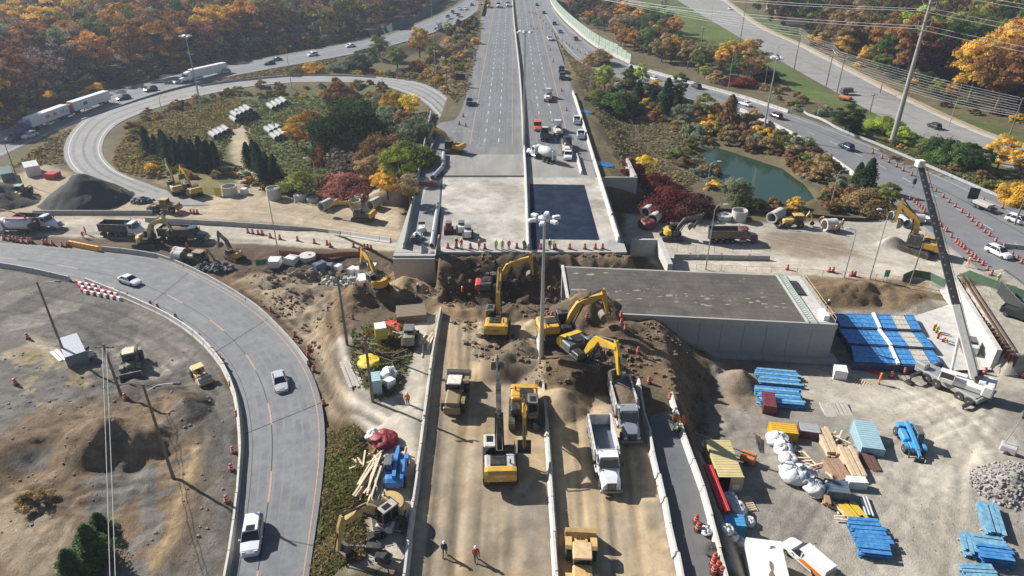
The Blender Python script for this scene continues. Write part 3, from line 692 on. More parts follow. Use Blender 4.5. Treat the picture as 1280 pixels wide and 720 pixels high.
psheet('expansion_joint', [(553,190),(555.2,190),(548.4,312),(545.8,312)], 6.012, M_SEAM)
psheet('bare_slab', [(661,222),(728,222),(746,312),(664,312)], 6.0, A_SLAB)
psheet('shoulder_slab', [(729,222),(746,222),(775,312),(747,312)], 6.0, A_SLAB)
psheet('waterproof_membrane', [(662,230),(730.5,231),(749.5,300),(664,299)], 6.012, M_MEMB)
psheet('waterproof_membrane', [(664.5,299),(675,299),(675,312),(665,312)], 6.012, M_MEMB)
psheet('transverse_joint', [(541,219.3),(657,219.3),(657,221),(541,221)], 6.014, M_SEAM)
# ------------------------------------------------------------------ barriers
def barrier(pts, label, cat='barrier', h=.85, seg=4.0, jit=0.0, z=None, m=None, w0=.32, w1=.11, name='concrete_barrier', group='concrete barriers along the roads', world=False, smooth=True):
    """a run of precast segments standing on what is below them"""
    a = [G(*p) if z is None else P(p[0], p[1], z) for p in pts] if not world else pts
    a = resample(a, step=seg) if smooth or len(a) > 2 else np.array(a)
    mb = MB(); o0 = a[0].copy()
    for i in range(len(a)-1):
        p, q = Vector(a[i]), Vector(a[i+1]); d = (q-p); L_ = d.length; d.normalize(); n = Vector((-d.y, d.x, 0)).normalized()
        jj = n*random.uniform(-jit, jit); p = p+d*.055+jj; q = q-d*.055+n*random.uniform(-jit, jit)
        prof = [(-w0, -.15), (-w0, .08), (-w0*.55, .3), (-w1, h), (w1, h), (w0*.55, .3), (w0, .08), (w0, -.15)]
        mb.loft([[tuple(e+n*x+Vector((0, 0, zz))-Vector(o0)) for x, zz in prof] for e in (p, q)])
    o = mb.build(name, m or Mcon()); o.location = o0; return tag(o, label, cat, group)
HWB = []
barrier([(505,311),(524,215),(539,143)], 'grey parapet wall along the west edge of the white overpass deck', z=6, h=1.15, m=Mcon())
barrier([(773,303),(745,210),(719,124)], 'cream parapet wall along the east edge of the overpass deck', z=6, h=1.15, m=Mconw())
barrier([(660.5,312),(657,215),(655,185)], 'cream median barrier between bare deck slab and dark blue membrane', z=6, h=1.1, m=Mconw())
barrier([(655,184),(650,95),(643,30),(640,-8)], 'long pale median barrier dividing the open highway carriageways', z=6, h=1.1, seg=6, m=Mcon())
barrier([(673,420),(680,500),(688,600),(695,725),(698,780)], 'median barrier between the two dirt covered carriageways', z=6, h=1.05, m=Mconw(), jit=.03)
barrier([(551,391),(541,450),(527,560),(513,665),(500,780)], 'barrier between the storage strip and the west dirt carriageway', z=6, h=1.0, m=Mconw(), jit=.04)
barrier([(797,480),(803,515),(811,545),(821,590),(834,645),(851,722),(864,780)], 'wavy temporary barrier at the right edge of the dumper carriageway', z=6, h=.95, m=Mconw(), jit=.12, seg=3.2)
barrier([(838,497),(855,550),(880,622),(905,722),(922,790)], 'outer barrier between the dark lane and the material yard', z=6, h=.95, m=Mconw(), jit=.05, seg=3.6)
def rb(name, f, s0, s1, label, **k):
    l, r = ROADS[name]; c = l*(1-f)+r*f; n = len(c); c = c[int(s0*(n-1)):int(s1*(n-1))+1]; return barrier([tuple(p) for p in c], label, world=True, **k)
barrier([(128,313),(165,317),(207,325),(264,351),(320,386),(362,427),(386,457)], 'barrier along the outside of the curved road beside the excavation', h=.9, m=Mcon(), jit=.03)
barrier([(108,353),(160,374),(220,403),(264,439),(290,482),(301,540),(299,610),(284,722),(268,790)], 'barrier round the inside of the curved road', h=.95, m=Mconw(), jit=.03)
barrier([(-30,330),(0,333),(45,341),(88,351)], 'barrier left of the stacked red and white blocks', h=.9, m=Mcon())
barrier([(42,268),(100,268),(192,268)], 'barrier at the foot of the black asphalt pile', h=.95, m=Mcon(), jit=.05)
barrier([(182,277),(230,279),(300,283),(360,287),(420,293),(489,303)], 'barrier between the cross road and the pipe yard ending at the overpass', h=.95, m=Mcon(), jit=.08)
barrier([(842,323),(870,323),(962,325)], 'barrier with rails in front of the dark red dump truck', h=.9, m=Mcon(), jit=.04)
barrier([(1240,308),(1262,310),(1300,314)], 'short barrier beside the white car on the east ramp', h=.85, m=Mcon())
barrier([(925,139),(965,157),(1010,181),(1060,215),(1098,245),(1118,262),(1128,272)], 'cream barrier on the near side of the east ramp above the pond', h=1.1, m=Mconw())
barrier([(786,83),(860,104),(925,122),(985,141)], 'barrier on the far side of the east ramp beyond the noise wall', h=1.0, m=Mconw())
barrier([(722,134),(716,116)], 'short barrier stub by the blue tarpaulin', z=6, h=.9, m=Mconw(), seg=3)
barrier([(721,196),(727,218)], 'short loose barrier beside the white pickup on the deck approach', z=6, h=.9, m=Mconw(), seg=3)
# stacked temporary blocks
def box_barrier(px, py, qx, qy, label, m, w=.3, h=.5, n=1, z=None, name='plastic_barrier', cat='barrier', group=None):
    a = G(px, py) if z is None else P(px, py, z); q = G(qx, qy) if z is None else P(qx, qy, z); d = Vector(q)-Vector(a); L_ = d.length; t = thing(name, label, cat, a, HD(a, q), group)
    for k in range(n):
        b = MB(); s = L_/n; y0 = k*s
        b.loft([[(-w, y0+.04, 0), (w, y0+.04, 0), (w*.6, y0+.07, h), (-w*.6, y0+.07, h)], [(-w, y0+s-.04, 0), (w, y0+s-.04, 0), (w*.6, y0+s-.07, h), (-w*.6, y0+s-.07, h)]])
        b.build('segment', m[k % len(m)] if isinstance(m, list) else m, t)
    return t
Mor = lambda: mat('orange_yellow_plastic', (.75,.33,.03), .5, 0, .1, 3)
box_barrier(87,306,125,314, 'yellow orange water filled barrier at the end of the concrete run', Mor(), .35, .9, 7)
for k in range(6):
    for j in range(3):
        x = 95+k*8.2+j*3.6; y = 353+k*1.6+j*5.4
        box_barrier(x, y, x+7.6, y+3.6, '%s red and white block of the %s row stored beside the curved road' % (ORD[k], ['back', 'middle', 'front'][j]), [Mred(), Mwht()], .28, .55, 2, group='red and white blocks stored by the curved road')
box_barrier(521,231.5,546,233, 'short red barricade across the west shoulder of the deck', Mred(), .3, .8, 4, z=6)
box_barrier(531,198,550,198.5, 'red barricade nearer the digger on the ramp end', Mred(), .3, .8, 3, z=6)
# ------------------------------------------------------------------ noise wall
def noise_wall():
    a = resample([P(*p) for p in [(684,-10,6),(690,5,6),(700,19,6),(718,37,5.8),(747,60,5.4),(788,80.5,4.8)]], step=4.0)
    t = thing('noise_barrier', 'tall pale green noise wall on a white base curving along the east ramp', 'noise wall', tuple(a[-1]))
    o = Vector(a[-1]); base = MB(); post = MB(); pan = MB(); n = len(a)
    for i in range(n-1):
        p, q = Vector(a[i])-o, Vector(a[i+1])-o; d = (q-p).normalized(); nn = Vector((-d.y, d.x, 0)); H = 5.2 if i < n-4 else 5.2-.5*(i-n+5)
        def slab(mb, z0, z1, w, mi=None): mb.loft([[tuple(e+nn*x+Vector((0,0,z))) for x, z in ((-w,z0),(w,z0),(w,z1),(-w,z1))] for e in (p, q)], mi)
        slab(base, -.4, 1.1, .3); slab(pan, 1.1, H, .07)
        for z in (2.4, 3.8): slab(post, z-.05, z+.05, .11)
        post.tube(tuple(p), tuple(p+Vector((0,0,H+.15))), .16, n=4)
    base.build('base_wall', Mconw(), t); pan.build('panel', mat('pale_green_panel', (.36,.42,.34), .35, 0, .12, .3), t); post.build('post', mat('post_green_grey', (.22,.27,.22), .6), t)
noise_wall()
# ------------------------------------------------------------------ pond
pb = MB(); pb.add([(x, y, -.62) for x, y in polyw([(866,178),(905,180),(940,190),(980,203),(1012,224),(1024,246),(1003,256),(962,255),(928,243),(898,224),(878,207)])], [tuple(range(11))])
pw = bpy.data.materials.new('pond_water'); pw.use_nodes = True; q = pw.node_tree.nodes['Principled BSDF']; q.inputs['Base Color'].default_value = (.022,.052,.034,1); q.inputs['Roughness'].default_value = .12
_n = pw.node_tree.nodes.new('ShaderNodeTexNoise'); _n.inputs['Scale'].default_value = 1.2; _b = pw.node_tree.nodes.new('ShaderNodeBump'); _b.inputs['Distance'].default_value = .02; pw.node_tree.links.new(_n.outputs[0], _b.inputs['Height']); pw.node_tree.links.new(_b.outputs[0], q.inputs['Normal'])
tag(pb.build('pond_water', pw), kind='structure')
# ------------------------------------------------------------------ haze
hb = MB(); hb.box(-2600, 2600, -80, 4600, -4.5, 75)
hm = bpy.data.materials.new('haze'); hm.use_nodes = True; hn = hm.node_tree; hn.nodes.remove(hn.nodes['Principled BSDF'])
pv = hn.nodes.new('ShaderNodeVolumePrincipled'); pv.inputs['Color'].default_value = (.72,.82,1,1); pv.inputs['Density'].default_value = .00021; pv.inputs['Anisotropy'].default_value = .3
hn.links.new(pv.outputs[0], hn.nodes['Material Output'].inputs['Volume'])
tag(hb.build('haze', hm), kind='stuff')
# ------------------------------------------------------------------ vegetation
def leaf_mat():
    m = bpy.data.materials.new('foliage'); m.use_nodes = True; t = m.node_tree; N = t.nodes; L = t.links; N.remove(N['Principled BSDF'])
    oi = N.new('ShaderNodeObjectInfo'); at = N.new('ShaderNodeAttribute'); at.attribute_name = 'tone'
    hs = N.new('ShaderNodeHueSaturation'); L.new(oi.outputs['Color'], hs.inputs['Color']); sp = N.new('ShaderNodeSeparateColor'); L.new(at.outputs['Color'], sp.inputs[0])
    L.new(sp.outputs[0], hs.inputs['Value']); L.new(sp.outputs[1], hs.inputs['Hue'])
    d = N.new('ShaderNodeBsdfDiffuse'); tr = N.new('ShaderNodeBsdfTranslucent'); mx = N.new('ShaderNodeMixShader'); mx.inputs[0].default_value = .4
    L.new(hs.outputs[0], d.inputs[0]); L.new(hs.outputs[0], tr.inputs[0]); L.new(d.outputs[0], mx.inputs[1]); L.new(tr.outputs[0], mx.inputs[2]); L.new(mx.outputs[0], N['Material Output'].inputs[0])
    return m
LEAF = leaf_mat(); BARK = mat('bark', (.11,.09,.07), .95, 0, .25, 2)
def leaf_mesh(name, pts, nrm, size, tone):
    """leaf quads: pts (n,3), nrm (n,3)"""
    n = len(pts); a = np.cross(nrm, RNG.normal(size=(n, 3))); a /= np.linalg.norm(a, axis=1)[:, None]+1e-9; b = np.cross(nrm, a); b /= np.linalg.norm(b, axis=1)[:, None]+1e-9
    s = (size*RNG.uniform(.6, 1.25, n))[:, None] if np.isscalar(size) else size[:, None]
    co = np.stack([pts-a*s-b*s*.45, pts+a*s*.15-b*s*.7, pts+a*s+b*s*.35, pts-a*s*.2+b*s*.75], 1).reshape(-1, 3).astype(np.float32)
    me = bpy.data.meshes.new(name); me.vertices.add(4*n); me.vertices.foreach_set('co', co.ravel())
    me.loops.add(4*n); me.loops.foreach_set('vertex_index', np.arange(4*n, dtype=np.int32)); me.polygons.add(n); me.polygons.foreach_set('loop_start', np.arange(0, 4*n, 4, dtype=np.int32)); me.update(calc_edges=True)
    col = np.ones((n, 4)); col[:, 0] = tone; col[:, 1] = .5+RNG.normal(0, .006, n); col = np.repeat(col, 4, 0)
    at = me.attributes.new('tone', 'FLOAT_COLOR', 'POINT'); at.data.foreach_set('color', col.astype(np.float32).ravel()); me.materials.append(LEAF); return me
def unit(n):
    v = RNG.normal(size=(n, 3)); return v/np.linalg.norm(v, axis=1)[:, None]
def crown_pts(h, r, nclump, nleaf, z0=.3, top=.5, shape='round', dens=1.0):
    """clumps spread over an uneven envelope, leaves over each clump's shell"""
    cs = []; 
    while len(cs) < nclump:
        v = unit(1)[0]; q = RNG.uniform(.45, 1.0)**.6
        if shape == 'round': c = np.array([v[0]*r*q, v[1]*r*q, h*(z0+(1-z0)/2)+v[2]*h*(1-z0)/2*q])
        elif shape == 'tall': c = np.array([v[0]*r*q*.8, v[1]*r*q*.8, h*(z0+(1-z0)/2)+v[2]*h*(1-z0)/2*q]); c[:2] *= 1.25-.6*abs(c[2]/h-.5)
        else: c = np.array([v[0]*r*q, v[1]*r*q, h*z0+abs(v[2])*h*(1-z0)*q*.95])
        cs.append(c)
    P_, N_, T_ = [], [], []
    per = max(8, nleaf//nclump)
    for c in cs:
        cr = r*RNG.uniform(.22, .42); u = unit(per); u[:, 2] = np.abs(u[:, 2])*.8+u[:, 2]*.2; q = RNG.uniform(.55, 1.05, per)[:, None]
        p = c+u*q*cr*np.array([1, 1, .8]); P_.append(p); nn = u+unit(per)*.38; N_.append(nn/np.linalg.norm(nn, axis=1)[:, None]); T_.append(np.full(per, RNG.uniform(.7, 1.3))*RNG.uniform(.8, 1.2, per))
    return np.vstack(P_), np.vstack(N_), np.concatenate(T_), cs
def make_tree(kind, seed):
    global RNG; RNG = np.random.default_rng(seed); t = thing('tree', '', 'tree'); mb = MB()
    if kind == 'round': h, r, nc, nl, s = 14, 5.6, 36, 5200, .29; z0 = .22
    elif kind == 'tall': h, r, nc, nl, s = 17, 4.6, 36, 5000, .29; z0 = .2
    elif kind == 'thin': h, r, nc, nl, s = 14, 4.6, 26, 900, .28; z0 = .25
    elif kind == 'big': h, r, nc, nl, s = 15, 10, 70, 11000, .36; z0 = .08
    elif kind == 'bush': h, r, nc, nl, s = 3.2, 2.6, 20, 2200, .2; z0 = .05
    elif kind == 'thicket': h, r, nc, nl, s = 5, 6, 60, 12000, .24; z0 = .02
    elif kind == 'spruce': h, r, nc, nl, s = 9, 2.6, 0, 5200, .24; z0 = .05
    if kind == 'spruce':
        n = nl; q = RNG.uniform(0, 1, n)**.75; lay = 16; ql = (np.floor(q*lay)+RNG.beta(1.2, 2.5, n))/lay; ang = RNG.uniform(0, 2*PI, n); nb = 11
        ph = np.floor(q*lay)*1.7; star = .72+.28*np.cos(ang*nb/1.0+ph); jag = .75+1.1*vnoise(ang*1.6+7, q*9.0, seed); rr = r*(1.04-ql)**.78*np.sqrt(RNG.uniform(.05, 1, n))*star*jag
        z = h*.04+h*.96*ql-rr*.28; p = np.stack([rr*np.cos(ang), rr*np.sin(ang), z], 1); nn = np.stack([np.cos(ang)*.5, np.sin(ang)*.5, np.full(n, .9)], 1)+unit(n)*.6; nn /= np.linalg.norm(nn, axis=1)[:, None]
        tone = RNG.uniform(.7, 1.3, n); me = leaf_mesh('crown', p, nn, s, tone); mb.tube((0,0,0), (0,0,h*.93), .2, .03, 7)
    else:
        p, nn, tone, cs = crown_pts(h, r, nc, nl, z0, shape='tall' if kind == 'tall' else ('dome' if kind in ('bush', 'big', 'thicket') else 'round'))
        me = leaf_mesh('crown', p, nn, s, tone)
        fork = h*(.3 if kind not in ('bush', 'big', 'thicket') else .12); tr = .028*h
        mb.tube((0,0,-.3), (.1,.1,fork), tr, tr*.7, 8)
        for c in cs[:18 if kind != 'thin' else 26]:
            mid = (c[0]*.45+.2, c[1]*.45, fork+(c[2]-fork)*.5); mb.tube((.1,.1,fork*.9), mid, tr*.42, tr*.25, 5); mb.tube(mid, tuple(c), tr*.25, tr*.07, 4)
            if kind == 'thin':
                for _ in range(4): e = c+unit(1)[0]*r*.4; mb.tube(tuple(c), tuple(e), tr*.08, .01, 3)
    c = bpy.data.objects.new('crown', me); COL.objects.link(c); c.parent = t; _KID.setdefault(t.name, []).append(c); mb.build('trunk' if kind not in ('bush', 'thicket') else 'stem', BARK, t)
    return t
TREES = {}
def tree2(kind, loc, h, color, label, group=None, name='tree', cat='tree', sx=1.0):
    if kind == 'bush' and h/3.2*sx > 1.7: kind = 'thicket'; sx *= .677
    nv = {'round':4,'tall':3,'thin':3,'big':1,'bush':4,'spruce':3,'thicket':3}[kind]; var = random.randrange(nv); key = (kind, var); base = {'round':14,'tall':17,'thin':14,'big':15,'bush':3.2,'spruce':9,'thicket':5}[kind]
    if key not in TREES:
        st = random.getstate(); t0 = make_tree(kind, 100+var*7+len(kind)*31); random.setstate(st); TREES[key] = [(c.name.split('.')[0], c.data) for c in KIDS(t0)]
        for c in list(KIDS(t0)): bpy.data.objects.remove(c)
        _KID.pop(t0.name, None); bpy.data.objects.remove(t0)
    k = h/base; o = thing(name, label, cat, loc, random.uniform(0, 6.28), group); o.scale = (k*sx, k*sx, k); v = random.uniform(1.2, 2.0)
    for nm, me in TREES[key]:
        c = bpy.data.objects.new(nm, me); COL.objects.link(c); c.parent = o; c.color = (*[x*v for x in color], 1)
    return o
TC = dict(rust=(.20,.10,.04), orange=(.32,.165,.04), plum=(.13,.08,.07), pine=(.06,.095,.04), gold=(.38,.24,.04), yellow=(.42,.32,.05), red=(.12,.032,.025), maroon=(.07,.032,.03), olive=(.12,.13,.035), green=(.06,.10,.03), dkgreen=(.035,.06,.022), brown=(.16,.095,.05), grey=(.13,.11,.09), lime=(.20,.24,.04), tan=(.22,.16,.08), spruce=(.028,.052,.026), pink=(.20,.085,.065), sage=(.16,.18,.11))
CN = dict(plum='dull plum', pine='pine green', rust='rust orange', orange='bright orange', gold='golden', yellow='yellow', red='deep red', maroon='dark maroon', olive='olive green', green='green', dkgreen='dark green', brown='brown', grey='grey twiggy', lime='yellow green', tan='pale tan', spruce='dark evergreen', pink='salmon pink', sage='grey green')
# single trees read off the photo: (x, y of the foot, height m, kind, colour)
def kdesc(k): return {'round':'round tree','tall':'tall tree','thin':'half bare tree','big':'broad spreading tree','bush':'bush','spruce':'spruce'}[k]
SING = [
 (443,192,16,'big','dkgreen','largest tree of the loop, dark green with a wide crown',1.0),
 (392,190,11,'round','orange','orange tree at the left flank of the big dark tree in the loop',1.0),
 (372,185,8,'round','gold','yellow tree left of the orange one inside the loop',1.0),
 (410,203,4,'bush','rust','rusty low growth below the big dark tree',1.4),
 (428,158,13,'round','brown','brown crown behind the big dark tree',1.0),
 (492,140,5.5,'bush','gold','golden bush near the sign inside the loop top',1),
 (514,147,7,'round','yellow','yellow green tree at the inner top of the loop',1),
 (508,155,4,'bush','brown','brown bush under the yellow green tree at the loop top',1),
 (475,138,5,'bush','sage','grey green bush left of the golden bush in the loop',1.2),
 (522,172,5,'bush','sage','grey bush by the guardrail of the loop',1.2),
 (488,152,4.5,'bush','sage','pale scrub between the yellow tree and the big dark tree',1.3),
 (525,72,13,'round','gold','golden yellow tree beside the outer ramp',.95),
 (545,80,8,'round','olive','olive tree at the right foot of the golden yellow tree',1.1),
 (525,85,4,'bush','orange','orange bush in front of the golden yellow tree',1.2),
 (497,85,9,'round','olive','olive tree left of the golden yellow tree',1.2),
 (460,92,10,'round','green','dense green tree between the outer ramp and the loop',1.2),
 (475,72,9,'round','olive','green crown on the bank behind the dense green tree',1.2),
 (475,60,7,'spruce','dkgreen','small dark conifer at the edge of the outer ramp',1),
 (430,92,5,'bush','sage','grey scrub on the bank left of the dense green tree',1.4),
 (392,92,4,'bush','gold','golden shrub on the bank above the loop',1.4),
 (372,94,3,'bush','olive','olive shrub beside the golden shrub above the loop',1.4),
 (440,88,5,'bush','grey','dark twiggy shrub under the outer ramp bank',1.6),
 (560,42,6,'round','lime','small yellow green tree where the outer ramp nears the highway',.9),
 (572,50,3,'bush','olive','low green bush right of the small ramp tree',1.3),
 (440,243,4.2,'bush','pink','salmon pink sumac thicket above the concrete rings',2.0),
 (415,238,3.6,'bush','pink','left part of the salmon pink sumac by the light pole',1.6),
 (465,232,7,'round','tan','tan half bare tree beside the pink sumac',1.2),
 (500,235,9,'round','lime','yellow green tree by the west parapet',1.0),
 (485,248,7,'round','gold','yellow brown tree left of the yellow green one at the parapet',1.1),
 (513,255,6,'round','tan','brown bush against the foot of the west parapet',1.0),
 (380,240,4.5,'bush','olive','olive shrub left of the pink sumac',1.6),
 (450,205,6,'bush','grey','shaded scrub in front of the big dark tree',1.8),
 (480,205,6,'bush','brown','brown scrub right of the big dark tree',1.6),
 (510,205,5,'bush','olive','low green growth beside the west parapet',1.6),
 (755,113,8.5,'round','lime','yellow green tree alone on the wedge of grass by the ramp',.95),
 (747,80,5,'bush','tan','tan bush beside the light pole on the ramp verge',1.4),
 (765,140,6,'bush','green','green bush clump at the head of the chain link fence',1.7),
 (750,130,4,'bush','olive','small olive bush below the yellow green tree',1.5),
 (800,118,10,'tall','lime','slim yellow green tree in the row below the ramp',.9),
 (797,130,8,'spruce','spruce','spruce beneath the slim yellow green tree',1.2),
 (815,138,7,'spruce','spruce','short spruce beside the slim tree below the ramp',1.1),
 (832,140,11,'spruce','spruce','tallest spruce of the row below the ramp',1.1),
 (848,132,11,'tall','green','tall green tree next to the tallest spruce',.9),
 (845,145,7,'spruce','spruce','low spruce in front of the tall green tree',1.1),
 (818,150,3.5,'bush','rust','rusty bush below the spruces',1.1),
 (852,158,7,'round','sage','pale green rounded tree above the pond',1.1),
 (878,150,8,'round','olive','olive tree between the pale rounded tree and the ramp',.9),
 (910,160,10,'spruce','brown','brown larch by the near barrier of the east ramp',1.3),
 (885,165,3.5,'bush','gold','golden bush on the bank above the pond',1.4),
 (900,145,4,'bush','gold','small golden bush near the ramp barrier',1.2),
 (805,222,5.5,'round','yellow','bright yellow tree behind the retaining wall',1.1),
 (834,264,4.6,'bush','red','dark red sumac thicket beside the retaining wall',1.6),
 (862,266,3.8,'bush','maroon','shaded maroon sumac right of the retaining wall',1.9),
 (818,238,3.6,'bush','red','upper part of the red sumac below the yellow tree',1.8),
 (785,215,3,'bush','red','small red sumac on top of the retaining wall',1.6),
 (918,258,6.5,'round','sage','silvery willow at the head of the pond',1.25),
 (935,262,3,'bush','olive','low bush beside the silvery willow',1.5),
 (1082,238,8,'spruce','spruce','dark spruce at the foot of the cream ramp barrier',1.2),
 (1070,232,6,'spruce','dkgreen','smaller spruce left of the one by the ramp barrier',1.1),
 (1105,262,6,'round','olive','olive tree just behind the large digger',1.1),
 (1085,262,4,'bush','tan','tan brush left of the olive tree by the digger',1.5),
 (1055,165,8,'round','dkgreen','dark evergreen clump beside the side road trailer',1.3),
 (1068,166,6,'spruce','spruce','dark conifer in the clump by the side road',1.4),
 (1103,166,4.5,'bush','lime','light green bush left of the large steel pole',1.6),
 (1128,178,4,'bush','lime','yellow green bush right of the large steel pole',1.3),
 (1162,187,3.5,'bush','olive','small olive bush near the row of dark shrubs',1.2),
 (1178,200,5,'bush','dkgreen','first dark shrub along the park path',1.5),
 (1192,206,5,'bush','green','second dark shrub along the park path',1.5),
 (1207,208,6,'round','dkgreen','dark round shrub next to the golden tree',1.2),
 (1222,216,6,'round','dkgreen','darkest shrub below the golden tree by the road',1.2),
 (1246,212,8.5,'round','gold','golden orange tree beside the side road',1.1),
 (1272,222,8,'round','gold','golden tree cut by the right edge of the photo',1.1),
 (1275,252,4,'bush','gold','low golden shrub at the right edge',1.5),
 (935,66,6,'round','gold','golden shrub at the edge of the park lawn',1.2),
 (925,72,5,'bush','gold','golden bush beside the big wooden pole',1.5),
 (944,65,6,'round','orange','orange shrub at the edge of the park lawn',1.1),
 (955,100,4,'bush','maroon','dark red hedge beside the ramp near the lawn',1.6),
 (928,108,3,'bush','red','bright red bush by the ramp barrier',2.0),
 (913,106,3,'bush','red','second bright red bush by the ramp barrier',1.6),
 (880,98,5,'round','lime','small yellow green tree on the bank behind the ramp',1.0),
 (895,102,4,'bush','tan','tan bush right of the small yellow green tree behind the ramp',1.3),
 (915,85,6,'round','sage','grey green tree between ramp and park',1.2),
 (830,17,9,'thin','maroon','small maroon tree standing on the lawn',.8),
 (122,702,5.2,'spruce','pine','upper right conifer of the three at the bottom left',1.15),
 (97,728,4.6,'spruce','pine','lowest conifer at the bottom left of the yard',1.25),
 (129,668,3.2,'spruce','pine','small top of the conifers standing in the yard',1.4),
 (45,628,1.6,'bush','tan','dry tuft bush on its own in the west yard',1.3),
]
for x, y, h, kd, c, lab, sx in SING:
    p = G(x, y); tree2(kd, (p[0], p[1], p[2]-.15), h, TC[c], (CN[c]+' '+lab) if c.split()[0] not in lab and CN[c].split()[0] not in lab else lab, None, {'bush':'bush','spruce':'conifer_tree'}.get(kd, 'broadleaf_tree'), 'bush' if kd == 'bush' else 'tree', sx)
# plantation of small conifers in the loop
for i, (x, y) in enumerate([(186,185),(197,188),(208,190),(220,192),(232,196),(243,196),(254,198),(263,200),(225,202),(238,204),(250,207),(262,208),(213,198),(270,196),(325,208),(335,212),(320,200),(345,218),(330,222),(312,203)]):
    p = G(x, y+6); tree2('spruce', p, random.uniform(5, 8), TC['spruce'], 'dark %s of the small spruces planted inside the loop, counted from the left patch' % ('%s tree' % ordw(i)), 'small spruces planted inside the loop', 'spruce_tree', 'tree', 1.0)
# woods: scattered over the ground the photo shows them on
def inside(px, py, poly):
    c = False; n = len(poly)
    for i in range(n):
        ax, ay = poly[i]; bx, by = poly[(i+1) % n]
        if (ay > py) != (by > py) and px < (bx-ax)*(py-ay)/(by-ay)+ax: c = not c
    return c
def proj(p):
    dx, dy, dz = p[0], p[1], p[2]-CAMZ; f = dy*CP-dz*SP; return 640+FPX*dx/f, 360-FPX*(dy*SP+dz*CP)/f
_FM = [crown_pts(1.0, .42, 14, 420, .15)[:3] for _ in range(8)]
def far_mass(pts, kinds, hs, name):
    Pn, Nn, Tn, Cn = [], [], [], []
    for qx, qy in pts:
        kd, c = random.choice(kinds); h = random.uniform(*hs)*(1 if kd != 'bush' else .4); T_ = _FM[random.randrange(8)]; p, n_, t_ = T_[0]*h, T_[1], T_[2]; z = HZ(qx, qy)
        Pn.append(p+np.array([qx, qy, z])); Nn.append(n_); Tn.append(t_); Cn.append(np.tile(np.array(TC[c]), (len(p), 1)))
    Pn = np.vstack(Pn); me = leaf_mesh('far_wood', Pn, np.vstack(Nn), .75, np.concatenate(Tn))
    a = me.attributes.new('leafcol', 'FLOAT_COLOR', 'POINT'); cc = np.vstack(Cn); a.data.foreach_set('color', np.repeat(np.c_[cc, np.ones(len(cc))], 4, 0).astype(np.float32).ravel())
    m = LEAF.copy(); m.name = 'far_foliage'; t = m.node_tree; at = t.nodes.new('ShaderNodeAttribute'); at.attribute_name = 'leafcol'
    hs_ = [n for n in t.nodes if n.type == 'HUE_SAT'][0]; t.links.new(at.outputs['Color'], hs_.inputs['Color']); me.materials[0] = m
    o = bpy.data.objects.new('far_wood', me); COL.objects.link(o); tag(o, kind='stuff')
def wood(poly, step, kinds, hs, where, group, jit=.45, extra=0, name='broadleaf_tree', cat='tree', maxn=400, sx=1.0, mix=None):
    w_ = np.array([P(a, b, 0)[:2] for a, b in poly]); x0, y0 = w_.min(0); x1, y1 = w_.max(0); n = 0; wp = [tuple(q) for q in w_]; out = []
    y = y0
    while y < y1:
        x = x0+(step/2 if int((y-y0)/step) % 2 else 0)
        while x < x1:
            qx, qy = x+random.uniform(-jit, jit)*step, y+random.uniform(-jit, jit)*step
            if inside(qx, qy, wp) and not on_road(qx, qy): out.append((qx, qy))
            x += step
        y += step*.87
    out.sort(key=lambda q: q[1])
    if len(out) > maxn: far_mass(out[maxn:], kinds, hs, name)
    for k, (qx, qy) in enumerate(out[:maxn]):
        g = float(fbm(np.array([qx*.02]), np.array([qy*.02]), 200, 2)[0]); kd, c = random.choice(kinds) if random.random() < .7 else kinds[int(abs(g)*40) % len(kinds)]
        h = random.uniform(*hs)*(1 if kd != 'bush' else .35); z = HZ(qx, qy); sxp, syp = proj((qx, qy, z))
        size = 'tall' if h > hs[0]+.66*(hs[1]-hs[0]) else ('low' if h < hs[0]+.33*(hs[1]-hs[0]) else 'mid height')
        tree2(kd, (qx, qy, z-.2), h, TC[c], ' '.join(('%s %s %s %s' % (size, CN[c], kdesc(kd), where(sxp, syp))).split()[:16]), group, {'bush':'bush' if c in ('olive','sage','gold') else 'shrub','spruce':'conifer_tree','thin':'bare_tree'}.get(kd, 'maple_tree' if c in ('rust','orange','red','maroon') else name), cat if kd != 'bush' else 'bush', sx*random.uniform(.9, 1.15))
    return len(out)
def wL(x, y):
    a = 'at the far left' if x < 90 else 'above the blue semi truck' if x < 170 else 'behind the white semi truck' if x < 300 else 'beyond the outer ramp cars' if x < 430 else 'near the dark noise fence'
    b = 'in front' if y > 95-x*.1 else 'deep in the wood' if y > 35 else 'at the back'
    return b+' '+a
AUT = [('round','rust'),('round','orange'),('round','brown'),('tall','rust'),('round','gold'),('tall','brown'),('round','olive'),('tall','olive'),('thin','grey'),('thin','brown'),('thin','grey'),('round','gold'),('round','sage'),('tall','dkgreen'),('round','pink'),('tall','gold'),('round','red'),('round','tan'),('round','plum'),('thin','plum'),('tall','olive'),('round','olive'),('thin','grey')]
n1 = wood([(-40,172),(0,160),(60,135),(130,108),(215,86),(300,70),(400,53),(470,40),(530,20),(545,2),(575,-12),(560,-70),(-560,-70),(-300,120)], 12, AUT, (14, 22), wL, 'autumn wood beyond the outer ramp', maxn=210)
n1b = wood([(-40,174),(60,139),(130,113),(215,91),(300,75),(400,58),(460,46),(450,36),(300,60),(130,94),(-40,154)], 5, [('bush','olive'),('bush','brown'),('bush','grey'),('bush','gold'),('bush','tan'),('thin','sage')], (5, 9), wL, 'brush along the edge of the outer ramp', maxn=170, sx=1.2)
def wR(x, y):
    a = 'left of the wooden pole line' if x < 1040 else 'behind the pole line' if x < 1120 else 'right of the large steel pole' if x < 1200 else 'at the far right'
    return a+(' fronting the side road' if y > 95 else ' halfway back' if y > 40 else ' at the very back')
